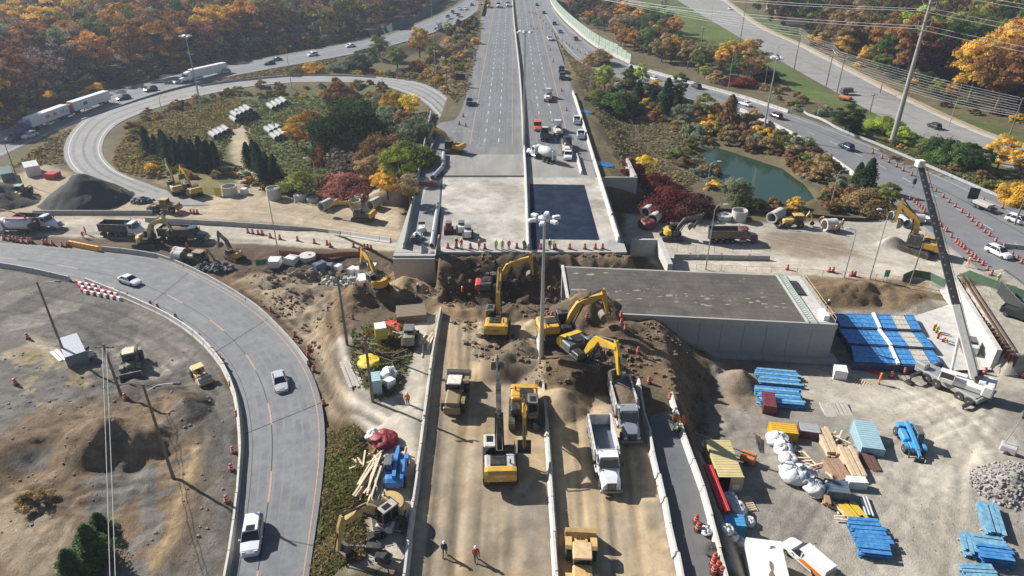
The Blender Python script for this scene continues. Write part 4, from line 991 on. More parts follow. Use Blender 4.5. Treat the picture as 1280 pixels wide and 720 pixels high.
AUT2 = [('big','olive'),('round','gold'),('round','orange'),('round','rust'),('tall','gold'),('round','red'),('round','olive'),('round','dkgreen'),('tall','dkgreen'),('round','tan'),('thin','brown'),('round','maroon'),('round','lime'),('round','rust')]
n2 = wood([(968,40),(1000,44),(1040,62),(1100,88),(1150,110),(1190,128),(1240,140),(1290,152),(1480,190),(1780,-70),(860,-70),(925,0)], 13, AUT2, (14, 23), wR, 'autumn trees across the side road', maxn=120)
wood([(1000,52),(1040,72),(1100,98),(1150,120),(1190,138),(1240,150),(1290,162),(1290,150),(1240,138),(1190,124),(1150,106),(1100,84),(1040,58)], 8, [('round','gold'),('round','olive'),('bush','maroon'),('bush','olive'),('spruce','spruce'),('round','tan'),('bush','gold'),('round','dkgreen')], (5, 10), lambda x, y: wR(x, y).replace(' fronting the side road', '').replace(' halfway back', '')+' in the front row by the side road', 'trees fronting the side road', maxn=70)
def wM(x, y): return ('behind the noise wall' if x < 780 else 'between ramp and lawn')+(' nearest the ramp' if y > 60 else ' farther off')+(' on the left' if x < 820 else ' on the right')
n3 = wood([(722,28),(760,48),(795,70),(850,86),(925,106),(965,112),(940,85),(885,78),(850,62),(835,35),(790,22),(750,-4),(700,-10)], 8.5, [('round','green'),('round','olive'),('round','orange'),('thin','grey'),('round','tan'),('round','dkgreen'),('round','rust'),('thin','brown'),('round','green'),('round','gold')], (6, 12), wM, 'trees between the noise wall and the lawn', maxn=85)
def wP(x, y): return ('on the left bank of the pond' if x < 880 else 'on the near bank of the pond' if y > 235 else 'on the right bank of the pond' if x > 1000 else 'between pond and ramp')+(' in the upper thicket' if y < 190 else ' in the lower thicket')
BR = [('bush','tan'),('bush','brown'),('bush','olive'),('bush','sage'),('bush','gold'),('bush','brown'),('bush','tan'),('bush','rust')]
wood([(845,165),(875,178),(905,178),(945,190),(985,205),(1015,225),(1060,240),(1095,262),(1060,268),(1020,262),(1060,220),(1000,190),(930,160),(880,150),(850,155)], 4.2, BR, (6, 12), wP, 'brush round the pond', maxn=110)
wood([(838,180),(870,184),(885,208),(915,236),(960,256),(1040,262),(1050,268),(960,262),(905,245),(870,225),(845,200)], 4.0, BR, (4, 9), wP, 'brush round the pond', maxn=60)
wood([(860,115),(915,140),(990,175),(985,190),(920,165),(870,150),(800,145),(770,125),(785,105),(820,120)], 5.5, BR+[('round','olive'),('spruce','spruce')], (6, 12), lambda x, y: 'in the scrub below the east ramp '+('left of the larch' if x < 890 else 'right of the larch'), 'scrub below the east ramp', maxn=60)
wood([(960,125),(1040,165),(1130,205),(1250,245),(1290,256),(1290,240),(1180,200),(1090,172),(1030,135),(985,112),(955,108)], 7, BR, (4, 8), lambda x, y: 'between east ramp and side road '+('by the trailer' if x < 1080 else 'toward the right'), 'scrub between ramp and side road', maxn=90)
wood([(430,104),(520,110),(560,140),(570,130),(600,60),(600,35),(560,50),(530,80),(440,96)], 7, BR, (4, 9), lambda x, y: 'on the wedge beside the highway '+('near the top' if y < 80 else 'near the loop'), 'scrub between the outer ramp and the highway', maxn=60)
wood([(140,180),(200,125),(300,112),(420,110),(500,120),(520,150),(500,140),(420,122),(300,125),(220,138),(160,185)], 6, BR+[('bush','dkgreen')], (3, 8), lambda x, y: 'lining the inside of the loop '+('on its left' if x < 260 else 'on its top'), 'shrubs lining the inside of the loop', maxn=80)
wood([(150,215),(180,195),(270,212),(330,200),(345,240),(310,245),(300,225),(240,225),(200,232)], 4.5, BR+[('bush','olive')], (2.5, 6), lambda x, y: 'below the little spruces '+('on the left' if x < 240 else 'on the right'), 'low bushes under the spruce patch', maxn=60)
wood([(30,200),(60,172),(95,160),(80,185),(85,205),(60,205)], 4.5, [('bush','rust'),('bush','gold'),('bush','brown'),('bush','olive')], (2, 5), lambda x, y: 'at the left bend of the loop', 'rusty brush at the left bend of the loop', maxn=40)
wood([(720,150),(740,140),(780,165),(800,200),(860,235),(830,225),(790,205),(745,180)], 6, BR, (2, 4.5), lambda x, y: 'on the dry slope east of the parapet', 'brush on the dry slope', maxn=40)
# ground cover: tufts nobody could count
def cover(name, poly, z, n, size, h, cols, thr=None, kind='stuff', label=None, cat='ground cover'):
    global RNG
    w_ = [tuple(P(a, b, z)[:2]) for a, b in poly]; ar = np.array(w_); x0, y0 = ar.min(0); x1, y1 = ar.max(0); pts = []
    X = RNG.uniform(x0, x1, n*4); Y = RNG.uniform(y0, y1, n*4); m = sdpoly(X, Y, ar) > 0
    if thr is not None: m &= fbm(X*.25, Y*.25, 301, 3) > thr
    for rp in RPOLY.values(): m &= sdpoly(X, Y, rp) < -.4
    X, Y = X[m][:n], Y[m][:n]; Z = np.array([HZ(a, b) for a, b in zip(X, Y)])
    tu = fbm(X*.4, Y*.4, 302, 3); k = 5; Xr = np.repeat(X, k)+RNG.normal(0, size*.7, len(X)*k); Yr = np.repeat(Y, k)+RNG.normal(0, size*.7, len(X)*k)
    hh = h*(1+np.repeat(tu, k)*2)*RNG.uniform(.2, 1, len(Xr)); Zr = np.repeat(Z, k)+np.clip(hh, .02, None)
    nn = unit(len(Xr)); nn[:, 2] = np.abs(nn[:, 2])+.3; nn /= np.linalg.norm(nn, axis=1)[:, None]
    me = leaf_mesh(name, np.stack([Xr, Yr, Zr], 1), nn, size, RNG.uniform(.6, 1.4, len(Xr))*np.repeat(1+tu*1.2, k)); o = bpy.data.objects.new(name, me); COL.objects.link(o); o.color = (*cols, 1)
    return tag(o, kind=kind)
cover('brush_cover', [(410,530),(450,548),(466,600),(452,720),(375,730),(402,620)], 4, 2600, .16, .5, (.17,.17,.06))
cover('dry_brush_cover', [(410,530),(450,548),(470,600),(458,720),(380,730),(402,620)], 4, 1800, .14, .55, (.27,.20,.10), thr=-.02)
cover('grass_cover', [(440,420),(500,400),(520,440),(500,500),(470,510),(440,470)], 5, 900, .14, .35, (.16,.18,.06))
cover('dry_grass_cover', [(446,425),(500,410),(515,440),(490,495),(455,480)], 5, 600, .14, .45, (.28,.18,.06), thr=0)
cover('verge_grass', [(697,60),(745,90),(860,135),(900,170),(860,230),(800,235),(765,190),(735,130)], 3, 5000, .3, .3, (.27,.22,.11))
cover('loop_grass', [(150,200),(170,160),(240,130),(420,118),(500,130),(520,200),(420,235),(330,240),(300,140),(280,200)], 0, 6000, .35, .35, (.19,.20,.075))
cover('loop_dry_grass', [(140,200),(165,155),(240,125),(300,122),(300,160),(200,180),(200,225),(150,215)], 0, 2500, .35, .4, (.32,.23,.09))
cover('bank_grass', [(1090,190),(1290,255),(1290,225),(1200,210),(1100,178)], 0, 2500, .3, .35, (.20,.19,.08))
cover('ramp_edge_grass', [(10,210),(60,178),(110,150),(200,115),(330,92),(420,80),(430,90),(330,100),(215,118),(120,148),(85,180),(90,205),(60,206)], 0, 3000, .3, .4, (.27,.20,.09))
cover('wedge_grass', [(440,96),(520,78),(600,20),(600,60),(588,120),(570,145),(540,120),(500,106)], 3, 2500, .35, .4, (.25,.20,.10))
# ------------------------------------------------------------------ machines and vehicles (all face +Y)
def wheel(parent, x, y, r, w, rim=True, n=16, name='wheel'):
    b = MB(); b.lathe([(r*.55, -w/2), (r*.9, -w/2), (r, -w*.3), (r, w*.3), (r*.9, w/2), (r*.55, w/2)], 0, 0, 0, n, axis='x'); o = b.build(name, Mrub(), parent); o.location = (x, y, r)
    if rim:
        b = MB(); b.lathe([(r*.1, -w*.52), (r*.2, -w*.5), (r*.56, -w*.4), (r*.56, w*.4), (r*.2, w*.5), (r*.1, w*.52)], 0, 0, 0, 10, axis='x'); b.build('rim', Mgal(), o)
    return o
def glasshouse(b, y0, y1, ty0, ty1, w0, w1, z0, z1, mi=None):
    b.add([(-w0,y0,z0),(w0,y0,z0),(w0,y1,z0),(-w0,y1,z0),(-w1,ty0,z1),(w1,ty0,z1),(w1,ty1,z1),(-w1,ty1,z1)], [(3,2,1,0),(4,5,6,7),(0,1,5,4),(1,2,6,5),(2,3,7,6),(3,0,4,7)], mi)
def carbody(b, st, zb=.28):
    """loft of stations (y, half width, belt z, hood crown)"""
    rr = []
    for y, w, z, in st: rr.append([(-w*.93, y, zb), (w*.93, y, zb), (w, y, zb+.2), (w*.985, y, z-.12), (w*.9, y, z), (0, y, z+.03), (-w*.9, y, z), (-w*.985, y, z-.12), (-w, y, zb+.2)])
    b.loft(rr)
def make_car(kind='sedan'):
    L = {'sedan':4.7,'suv':4.7,'pickup':5.6,'van':5.7}[kind]; h = L/2; t = thing(kind if kind != 'sedan' else 'car', '', {'sedan':'car','suv':'car','pickup':'pickup truck','van':'van'}[kind])
    W_ = {'sedan':.9,'suv':.95,'pickup':1.0,'van':1.02}[kind]; b = MB()
    if kind == 'sedan': carbody(b, [(-h, W_*.8, .82), (-h+.25, W_*.95, .95), (-h+1.0, W_, .98), (0, W_, .95), (h-1.3, W_, .9), (h-.35, W_*.93, .76), (h, W_*.72, .6)])
    elif kind == 'suv': carbody(b, [(-h, W_*.88, .9), (-h+.15, W_*.96, 1.08), (0, W_, 1.08), (h-1.2, W_, 1.05), (h-.3, W_*.95, .9), (h, W_*.78, .7)])
    elif kind == 'pickup': carbody(b, [(-h, W_*.95, 1.05), (-h+.1, W_*.98, 1.12), (0, W_, 1.15), (h-1.2, W_, 1.15), (h-.25, W_*.95, 1.02), (h, W_*.85, .8)], .4)
    else: carbody(b, [(-h, W_*.95, 1.15), (0, W_, 1.2), (h-1.3, W_, 1.2), (h-.35, W_*.93, .98), (h, W_*.8, .75)], .35)
    b.build('body', paint(), t); g = MB(); rf = MB()
    if kind == 'sedan': glasshouse(g, -h+.75, h-1.35, -h+1.35, h-2.15, W_*.9, W_*.66, .93, 1.42); rf.rbox(-W_*.68, W_*.68, -h+1.3, h-2.1, 1.38, 1.46, .05)
    elif kind == 'suv':
        glasshouse(g, -h+.12, h-1.2, -h+.5, h-2.0, W_*.92, W_*.74, 1.05, 1.66); rf.rbox(-W_*.76, W_*.76, -h+.4, h-1.95, 1.62, 1.72, .06)
        rf.box(-W_*.45, W_*.45, -.35, .35, 1.722, 1.728, 1)
    elif kind == 'pickup':
        glasshouse(g, -.55, h-1.3, -.3, h-1.95, W_*.9, W_*.74, 1.12, 1.78); rf.rbox(-W_*.76, W_*.76, -.35, h-1.9, 1.74, 1.84, .05)
        bd = MB(); bd.box(-W_*.82, W_*.82, -h+.12, -.65, 1.13, 1.165); bd.build('cargo_bed', mat('bed_liner', (.03,.03,.03), .8), t)
        for s in (-1, 1): rf.box(s*W_*.84-.05, s*W_*.84+.05, -h+.05, -.6, 1.1, 1.3)
        rf.box(-W_*.84, W_*.84, -h, -h+.07, .9, 1.3)
    else:
        glasshouse(g, -h+.1, h-1.35, -h+.12, h-2.25, W_*.96, W_*.8, 1.18, 2.0)
        rf.loft([[(-W_*.97, -h, 1.15), (W_*.97, -h, 1.15), (W_*.84, -h+.06, 2.05), (-W_*.84, -h+.06, 2.05)], [(-W_*.975, h-2.75, 1.2), (W_*.975, h-2.75, 1.2), (W_*.83, h-2.75, 2.08), (-W_*.83, h-2.75, 2.08)]])
        rf.box(-W_*.8, W_*.8, h-2.9, h-2.2, 1.99, 2.07)
        for s in (-1, 1): rf.box(s*W_*.93-.06, s*W_*.93+.06, h-2.76, h-2.62, 1.15, 2.0)
    g.build('windows', Mgls(), t); rf.build('roof', [paint(), Mgls()], t)
    if kind in ('sedan', 'suv'):
        p = MB()
        for s in (-1, 1):
            for yy, ty in ((h-1.35, h-2.1), (0, -.05), (-h+.8, -h+1.35)): p.tube((s*W_*.9, yy, .95 if kind == 'sedan' else 1.06), (s*W_*(.68 if kind == 'sedan' else .76), ty, 1.42 if kind == 'sedan' else 1.66), .045, n=5)
        p.build('door', paint(), t)
    for s in (-1, 1):
        for yy in (h-.9, -h+.95): wheel(t, s*(W_-.1), yy, .34 if kind != 'pickup' else .4, .22, n=12)
        b = MB(); b.rbox(s*W_*.6-.18, s*W_*.6+.18, h-.32, h-.1, .6, .72 if kind == 'sedan' else .86, .03); b.build('headlight', Mlight(), t)
        b = MB(); b.rbox(s*W_*.72-.14, s*W_*.72+.14, -h-.02, -h+.12, .72, .9, .03); b.build('tail_light', Mtail(), t)
        b = MB(); b.rbox(s*(W_+.1)-.1, s*(W_+.1)+.1, h-1.65, h-1.5, .98, 1.12, .03); b.build('mirror', paint(), t)
    return t
def truck_cab(t, y0, z0=1.0, col_mat=None, day=True, hood=True, sleeper=False):
    """conventional cab: y0 = rear of the cab, nose towards +Y"""
    pm = paint(); b = MB(); ln = 1.7
    b.loft([[(-1.1,y0,z0),(1.1,y0,z0),(1.12,y0,z0+1.0),(.98,y0,z0+1.95),(-.98,y0,z0+1.95),(-1.12,y0,z0+1.0)],[(-1.1,y0+ln*.72,z0),(1.1,y0+ln*.72,z0),(1.12,y0+ln*.72,z0+1.0),(.95,y0+ln*.62,z0+2.0),(-.95,y0+ln*.62,z0+2.0),(-1.12,y0+ln*.72,z0+1.0)]])
    b.loft([[(-1.1,y0+ln*.72,z0),(1.1,y0+ln*.72,z0),(1.1,y0+ln*.72,z0+.95),(-1.1,y0+ln*.72,z0+.95)],[(-1.05,y0+ln,z0),(1.05,y0+ln,z0),(1.0,y0+ln,z0+.9),(-1.0,y0+ln,z0+.9)]])
    b.build('cab', pm, t)
    g = MB(); g.loft([[(-1.0,y0+ln*.72+.03,z0+.98),(1.0,y0+ln*.72+.03,z0+.98),(.86,y0+ln*.62+.03,z0+1.82),(-.86,y0+ln*.62+.03,z0+1.82)],[(-1.0,y0+ln*.72+.3,z0+.94),(1.0,y0+ln*.72+.3,z0+.94),(.87,y0+ln*.62+.1,z0+1.78),(-.87,y0+ln*.62+.1,z0+1.78)]]); g.build('windshield', Mgls(), t)
    for s in (-1, 1): g = MB(); g.box(s*1.07-.06, s*1.07+.06, y0+.35, y0+1.05, z0+1.05, z0+1.7); g.build('side_window', Mgls(), t)
    b = MB(); b.box(-.75, .75, y0+ln*.62, y0+ln*.85, z0+1.9, z0+1.98); b.build('sun_visor', Mdk(), t)
    b = MB(); b.loft([[(-1.0,y0+ln,z0-.25),(1.0,y0+ln,z0-.25),(1.0,y0+ln,z0+.45),(.8,y0+ln,z0+.92),(-.8,y0+ln,z0+.92),(-1.0,y0+ln,z0+.45)],[(-1.02,y0+ln+.9,z0-.3),(1.02,y0+ln+.9,z0-.3),(1.0,y0+ln+.9,z0+.3),(.66,y0+ln+.9,z0+.78),(-.66,y0+ln+.9,z0+.78),(-1.0,y0+ln+.9,z0+.3)],[(-.95,y0+ln+1.65,z0-.3),(.95,y0+ln+1.65,z0-.3),(.9,y0+ln+1.65,z0+.15),(.5,y0+ln+1.6,z0+.6),(-.5,y0+ln+1.6,z0+.6),(-.9,y0+ln+1.65,z0+.15)]]); b.build('hood', pm, t)
    b = MB(); b.box(-.46, .46, y0+ln+1.6, y0+ln+1.72, z0-.25, z0+.55); 
    for k in range(7): b.box(-.42+k*.14-.02, -.42+k*.14+.02, y0+ln+1.72, y0+ln+1.74, z0-.2, z0+.5, 1)
    b.build('grille', [Mdk(), Mst()], t)
    b = MB(); b.rbox(-1.15, 1.15, y0+ln+1.5, y0+ln+1.85, z0-.55, z0-.28, .05); b.build('bumper', Mst(), t)
    for s in (-1, 1):
        b = MB(); b.rbox(s*.75-.16, s*.75+.16, y0+ln+1.55, y0+ln+1.7, z0-.1, z0+.14, .04); b.build('headlight', Mlight(), t)
        b = MB(); b.tube((s*1.1, y0+ln*.7, z0+1.2), (s*1.4, y0+ln*.8, z0+1.2), .025); b.box(s*1.4-.07, s*1.4+.07, y0+ln*.75, y0+ln*.82, z0+.9, z0+1.5); b.build('mirror', Mdk(), t)
        b = MB(); b.tube((s*1.02, y0-.15, z0-.2), (s*1.02, y0-.15, z0+2.35), .07, n=8); b.build('exhaust_stack', Mst(), t)
        b = MB(); b.lathe([(.05,-.6),(.3,-.58),(.3,.58),(.05,.6)], s*1.02, y0+.4, z0-.35, 12, axis='y'); b.build('fuel_tank', Mst(), t)
        wheel(t, s*.98, y0+ln+.75, .52, .32)
def make_dump(load=False):
    t = thing('dump_truck', '', 'dump truck'); L = 9.6; y0 = 1.35
    b = MB(); b.box(-.5, .5, -4.6, 4.2, .75, 1.05); b.box(-1.0, 1.0, -4.7, -4.5, .6, .8); b.build('chassis', Mdk(), t); truck_cab(t, y0)
    b = MB(); w = 1.25; z0, z1 = 1.25, 2.75
    b.box(-w, w, -4.7, 1.1, z0, z0+.08); 
    for s in (-1, 1):
        b.box(s*w-.04, s*w+.04, -4.7, 1.1, z0, z1); b.box(s*w-.08, s*w+.08, -4.7, 1.1, z1, z1+.1)
    b.box(-w, w, 1.02, 1.1, z0, z1+.1); b.box(-w, w, -4.74, -4.66, z0, z1); b.box(-w, w, 1.1, 1.75, z1, z1+.07)
    b.build('dump_box', dpaint(), t, (.5,.5,.5))
    for s in (-1, 1):
        for k in range(7): r = MB(); r.box(s*(w+.08)-.045, s*(w+.08)+.045, -4.5+k*.88, -4.38+k*.88, z0, z1); r.build('rib', dpaint(), t, (.45,.45,.45))
    b = MB(); b.box(-w+.05, w-.05, -4.6, 1.0, z0+.085, z0+.1); b.build('bed_floor', mat('worn_bed', (.10,.12,.17), .5, .2, .3, 1.2), t)
    if load:
        b = MB(); n = 9; m = 14; vs = []
        for j in range(m):
            for i in range(n): x = -w+.06+(2*w-.12)*i/(n-1); y = -4.55+5.5*j/(m-1); vs.append((x, y, 2.3+.45*math.cos(x*1.1)*math.sin((j+.5)/m*PI)+random.uniform(-.08, .08)))
        b.add(vs, [(j*n+i, j*n+i+1, (j+1)*n+i+1, (j+1)*n+i) for j in range(m-1) for i in range(n-1)]); b.build('soil_load', Msoil(), t, smooth=True)
    for yy in (-3.9, -2.6, -1.3, -.2):
        for s in (-1, 1): wheel(t, s*.95, yy, .5, .5)
    for s in (-1, 1): b = MB(); b.box(s*1.0-.28, s*1.0+.28, -4.6, -4.45, .3, .9); b.build('mud_flap', Mrub(), t)
    return t
def make_semi():
    t = thing('semi_truck', '', 'semi truck'); b = MB(); b.box(-.45, .45, 1.6, 9.2, .8, 1.05); b.build('chassis', Mdk(), t)
    truck_cab(t, 6.6, 1.0)
    b = MB(); b.loft([[(-1.15,5.2,1.0),(1.15,5.2,1.0),(1.15,5.2,3.0),(1.0,5.25,3.7),(-1.0,5.25,3.7),(-1.15,5.2,3.0)],[(-1.15,6.65,1.0),(1.15,6.65,1.0),(1.15,6.65,2.9),(.95,7.2,3.25),(-.95,7.2,3.25),(-1.15,6.65,2.9)]]); b.build('sleeper', paint(), t)
    b = MB(); b.rbox(-1.28, 1.28, -11.5, 4.6, 1.25, 4.05, .06); b.build('trailer_box', mat('trailer_white', (.72,.72,.71), .4, 0, .06, .6), t)
    for s in (-1, 1):
        for k in range(9): b = MB(); b.box(s*1.285-.012, s*1.285+.012, -11.2+k*1.85, -11.14+k*1.85, 1.3, 3.95); b.build('side_rail', Mgal(), t)
    b = MB(); b.box(-1.1, 1.1, -11.4, 4.2, 1.1, 1.25); b.box(-1.0,-.85,.5,.7,.3,1.1); b.box(.85,1.0,.5,.7,.3,1.1); b.build('trailer_frame', Mdk(), t)
    for yy in (4.2, 2.9, -8.6, -9.9):
        for s in (-1, 1): wheel(t, s*.95, yy, .5, .5)
    for s in (-1, 1): b = MB(); b.box(s*1.0-.15, s*1.0+.15, -11.56, -11.5, 1.0, 1.2); b.build('tail_light', Mtail(), t)
    return t
def arm_parts(t, a1, a2, a3, sc_=1.0, pz=1.75, py=.75, color=(.6,.34,.03), bcol=None, stick_l=3.0, boom_l=5.9, dark=False):
    """boom (angle a1), stick (angle a2, both from the horizontal in degrees), bucket curl a3"""
    pm = dpaint(); c = color
    def pt(o, ang, l): return (o[0]+l*math.cos(R(ang)), o[1]+l*math.sin(R(ang)))
    base = (py, pz); knee = pt(base, a1+22, boom_l*.5); tip = pt(knee, a1-18, boom_l*.56); k1 = pt(base, a1+26, boom_l*.25); k2 = pt(knee, a1-12, boom_l*.1); k3 = pt(knee, a1-18, boom_l*.35)
    b = MB(); b.limb([base, k1, knee, k2, k3, tip], [.22, .36, .46, .46, .34, .18], -.24, .24); b.build('boom', pm, t, c)
    s1 = pt(tip, a2+180, .75); s2 = pt(tip, a2, stick_l*.4); end = pt(tip, a2, stick_l)
    b = MB(); b.limb([s1, (tip[0]*.7+s2[0]*.3, tip[1]*.7+s2[1]*.3), s2, end], [.16, .34, .24, .14], -.17, .17); b.build('stick', pm, t, bcol or c)
    b = MB()
    for s in (-1, 1): b.tube((s*.38, py+.5, pz-.6), (s*.3, k2[0], k2[1]-.1), .09, n=7); b.tube((s*.38, (py+.5+k2[0])/2, (pz-.6+k2[1])/2), (s*.3, k2[0], k2[1]-.1), .05, n=6, mi=1)
    kk = (knee[0]-.1, knee[1]+.45); b.tube((0, *kk), (0, *s1), .1, n=7); b.build('hydraulic_cylinder', [Mdk(), Mst()], t)
    q = pt(end, a2+70, .45); b = MB(); b.tube((0, s2[0]+.2, s2[1]+.3), (0, *q), .07, n=6); b.tube((0, *q), (0, *end), .06, n=6); b.build('bucket_linkage', Mdk(), t)
    # bucket: curved shell, open at the front
    ang = a2+a3; prof = []
    for k in range(7):
        u = k/6; r_ = .85; th = R(ang+20-190*u); prof.append((end[0]+.25*math.cos(R(ang-60))+r_*(.72*math.cos(th)+.25*math.cos(R(ang-75))), end[1]+.25*math.sin(R(ang-60))+r_*(.72*math.sin(th)+.25*math.sin(R(ang-75)))))
    b = MB()
    for k in range(6):
        p, q2 = prof[k], prof[k+1]; b.limb([p, q2], [.035, .035], -.62, .62)
    for s in (-1, 1): b.prism(prof, s*.62-.025, s*.62+.025)
    for k in range(5): x = -.5+k*.25; e = prof[-1]; d = (prof[-1][0]-prof[-2][0], prof[-1][1]-prof[-2][1]); b.limb([e, (e[0]+d[0]*.5, e[1]+d[1]*.5)], [.05, .01], x-.05, x+.05)
    b.build('bucket', Mdk() if dark else mat('bucket_steel', (.16,.14,.12), .6, .3, .2, dust=.5), t)
    return end
def track_set(t, L=4.6, h=.95, wd=.62, gx_=1.25, rot=0.0, n='track'):
    for s in (-1, 1):
        b = MB(); b.T = Matrix.Rotation(rot, 4, 'Z'); r = h/2; prof = [(L/2-r+r*math.cos(a), r+r*math.sin(a)) for a in np.linspace(-PI/2, PI/2, 7)]+[(-L/2+r-r*math.cos(a), r+r*math.sin(a)) for a in np.linspace(PI/2, -PI/2, 7)]
        b.prism(prof, s*gx_-wd/2, s*gx_+wd/2)
        for k in range(int(L/.22)): y = -L/2+.2+k*.22; b.box(s*gx_-wd/2-.01, s*gx_+wd/2+.01, y, y+.07, h, h+.03); 
        b.prism([(p[0]*.88, r+(p[1]-r)*.55) for p in prof], s*gx_-wd/2-.03, s*gx_+wd/2+.03, 1)
        b.build(n, [Mtrk(), Mdk()], t)
    b = MB(); b.T = Matrix.Rotation(rot, 4, 'Z'); b.box(-gx_, gx_, -.9, .9, .35, .85); b.lathe([(.65, .8), (.65, 1.1)], 0, 0, 0, 14); b.build('undercarriage', Mdk(), t)
def make_excavator(a1=40, a2=-70, a3=-20, color=(.60,.33,.03), rot=0.0, style='flat', hood=None, armcol=None, stick_l=3.0, boom_l=5.9, short=False, cabroof=(.05,.05,.05), letters=None):
    t = thing('excavator', '', 'excavator'); track_set(t, rot=rot); rear = -2.9 if not short else -1.7
    b = MB(); b.rbox(-1.4, 1.4, rear+.5, 1.0, 1.12, 1.35, .05); b.rbox(.35, 1.38, -.2, 1.15, 1.3, 1.95, .1); b.build('deck_frame', Mdk(), t)
    b = MB(); b.rbox(-1.38, 1.38, rear+.75, -.35, 1.3, 2.25, .14); b.build('engine_cover', dpaint(), t, hood or color)
    b = MB()
    if style == 'round':
        pr = [(-1.42+.0, -.6)]+[(1.45*math.sin(a), -.35+ (rear+.35)*math.cos(a)*-1*-1) for a in np.linspace(-1.45, 1.45, 13)]
        pts = [(1.45*math.sin(a), -.5-(abs(rear)-.5)*math.cos(a)) for a in np.linspace(-1.5, 1.5, 15)]
        b.loft([[(x, y, z) for x, y in pts]+[(pts[-1][0]*.8, -.5, z), (pts[0][0]*.8, -.5, z)] for z in (1.12, 2.1)])
        b.loft([[(x*.94, y*.96, z) for x, y in pts]+[(pts[-1][0]*.75, -.5, z), (pts[0][0]*.75, -.5, z)] for z in (2.1, 2.28)])
    else:
        b.prism([(rear+.85,1.1),(rear+.1,1.15),(rear-.05,1.45),(rear,2.05),(rear+.22,2.32),(rear+.85,2.32)], -1.42, 1.42, inset=.12)
    cw = b.build('counterweight', dpaint(), t, color)
    if letters:
        for (txt, z, size, colm) in letters:
            cu = bpy.data.curves.new('lettering', 'FONT'); cu.body = txt; cu.size = size; cu.align_x = 'CENTER'; cu.align_y = 'CENTER'; cu.extrude = .01
            tmp = bpy.data.objects.new('lettering', cu); COL.objects.link(tmp); bpy.context.view_layer.update(); me = bpy.data.meshes.new_from_object(tmp.evaluated_get(bpy.context.evaluated_depsgraph_get())); bpy.data.objects.remove(tmp)
            me.materials.clear(); me.materials.append(colm); o = bpy.data.objects.new('lettering', me); COL.objects.link(o); o.parent = cw; _KID.setdefault(cw.name, []).append(o); o.location = (0, rear-.07+(.06 if z > 1.8 else 0), z); o.rotation_euler = (R(88), 0, 0)
    b = MB(); b.rbox(-.9, .5, rear+.95, -.55, 2.25, 2.36, .04); b.tube((.9, rear+1.2, 2.2), (.9, rear+1.2, 2.75), .07); 
    for k in range(6): b.box(-.8, .4, rear+1.05+k*.16, rear+1.1+k*.16, 2.36, 2.38)
    b.build('engine_grille', Mdk(), t)
    cb = MB(); 
    for x, y in ((-1.38,-.25),(-.42,-.25),(-1.38,1.55),(-.42,1.55),(-1.38,.6)): cb.box(x-.05, x+.05, y-.05, y+.05, 1.2, 2.95)
    cb.box(-1.43, -.37, -.3, 1.6, 1.2, 1.55); cb.build('cab', dpaint(), t, (.08,.08,.08))
    g = MB(); glasshouse(g, -.2, 1.55, -.2, 1.3, .46, .44, 1.55, 2.88); g.T = None
    g.v = [(p[0]-.9, p[1], p[2]) for p in g.v]; g.build('cab_glass', Mgls(), t)
    b = MB(); b.rbox(-1.44, -.36, -.3, 1.4, 2.9, 3.02, .06); b.box(-1.2, -.6, .3, 1.1, 3.02, 3.04, 1); b.build('cab_roof', [dpaint(), Mgls()], t, cabroof)
    b = MB(); 
    for s in (1,): b.path([(1.38, 1.1, 1.95), (1.38, 1.1, 2.4), (1.38, .1, 2.4), (1.38, .1, 1.95)], .025, 5)
    b.path([(-.4,-.4,2.3),(-.4,-.4,2.6),(1.3,-.4,2.6),(1.3,-.4,2.3)], .025, 5); b.build('handrail', Mdk(), t)
    arm_parts(t, a1, a2, a3, color=armcol or color, stick_l=stick_l, boom_l=boom_l); return t
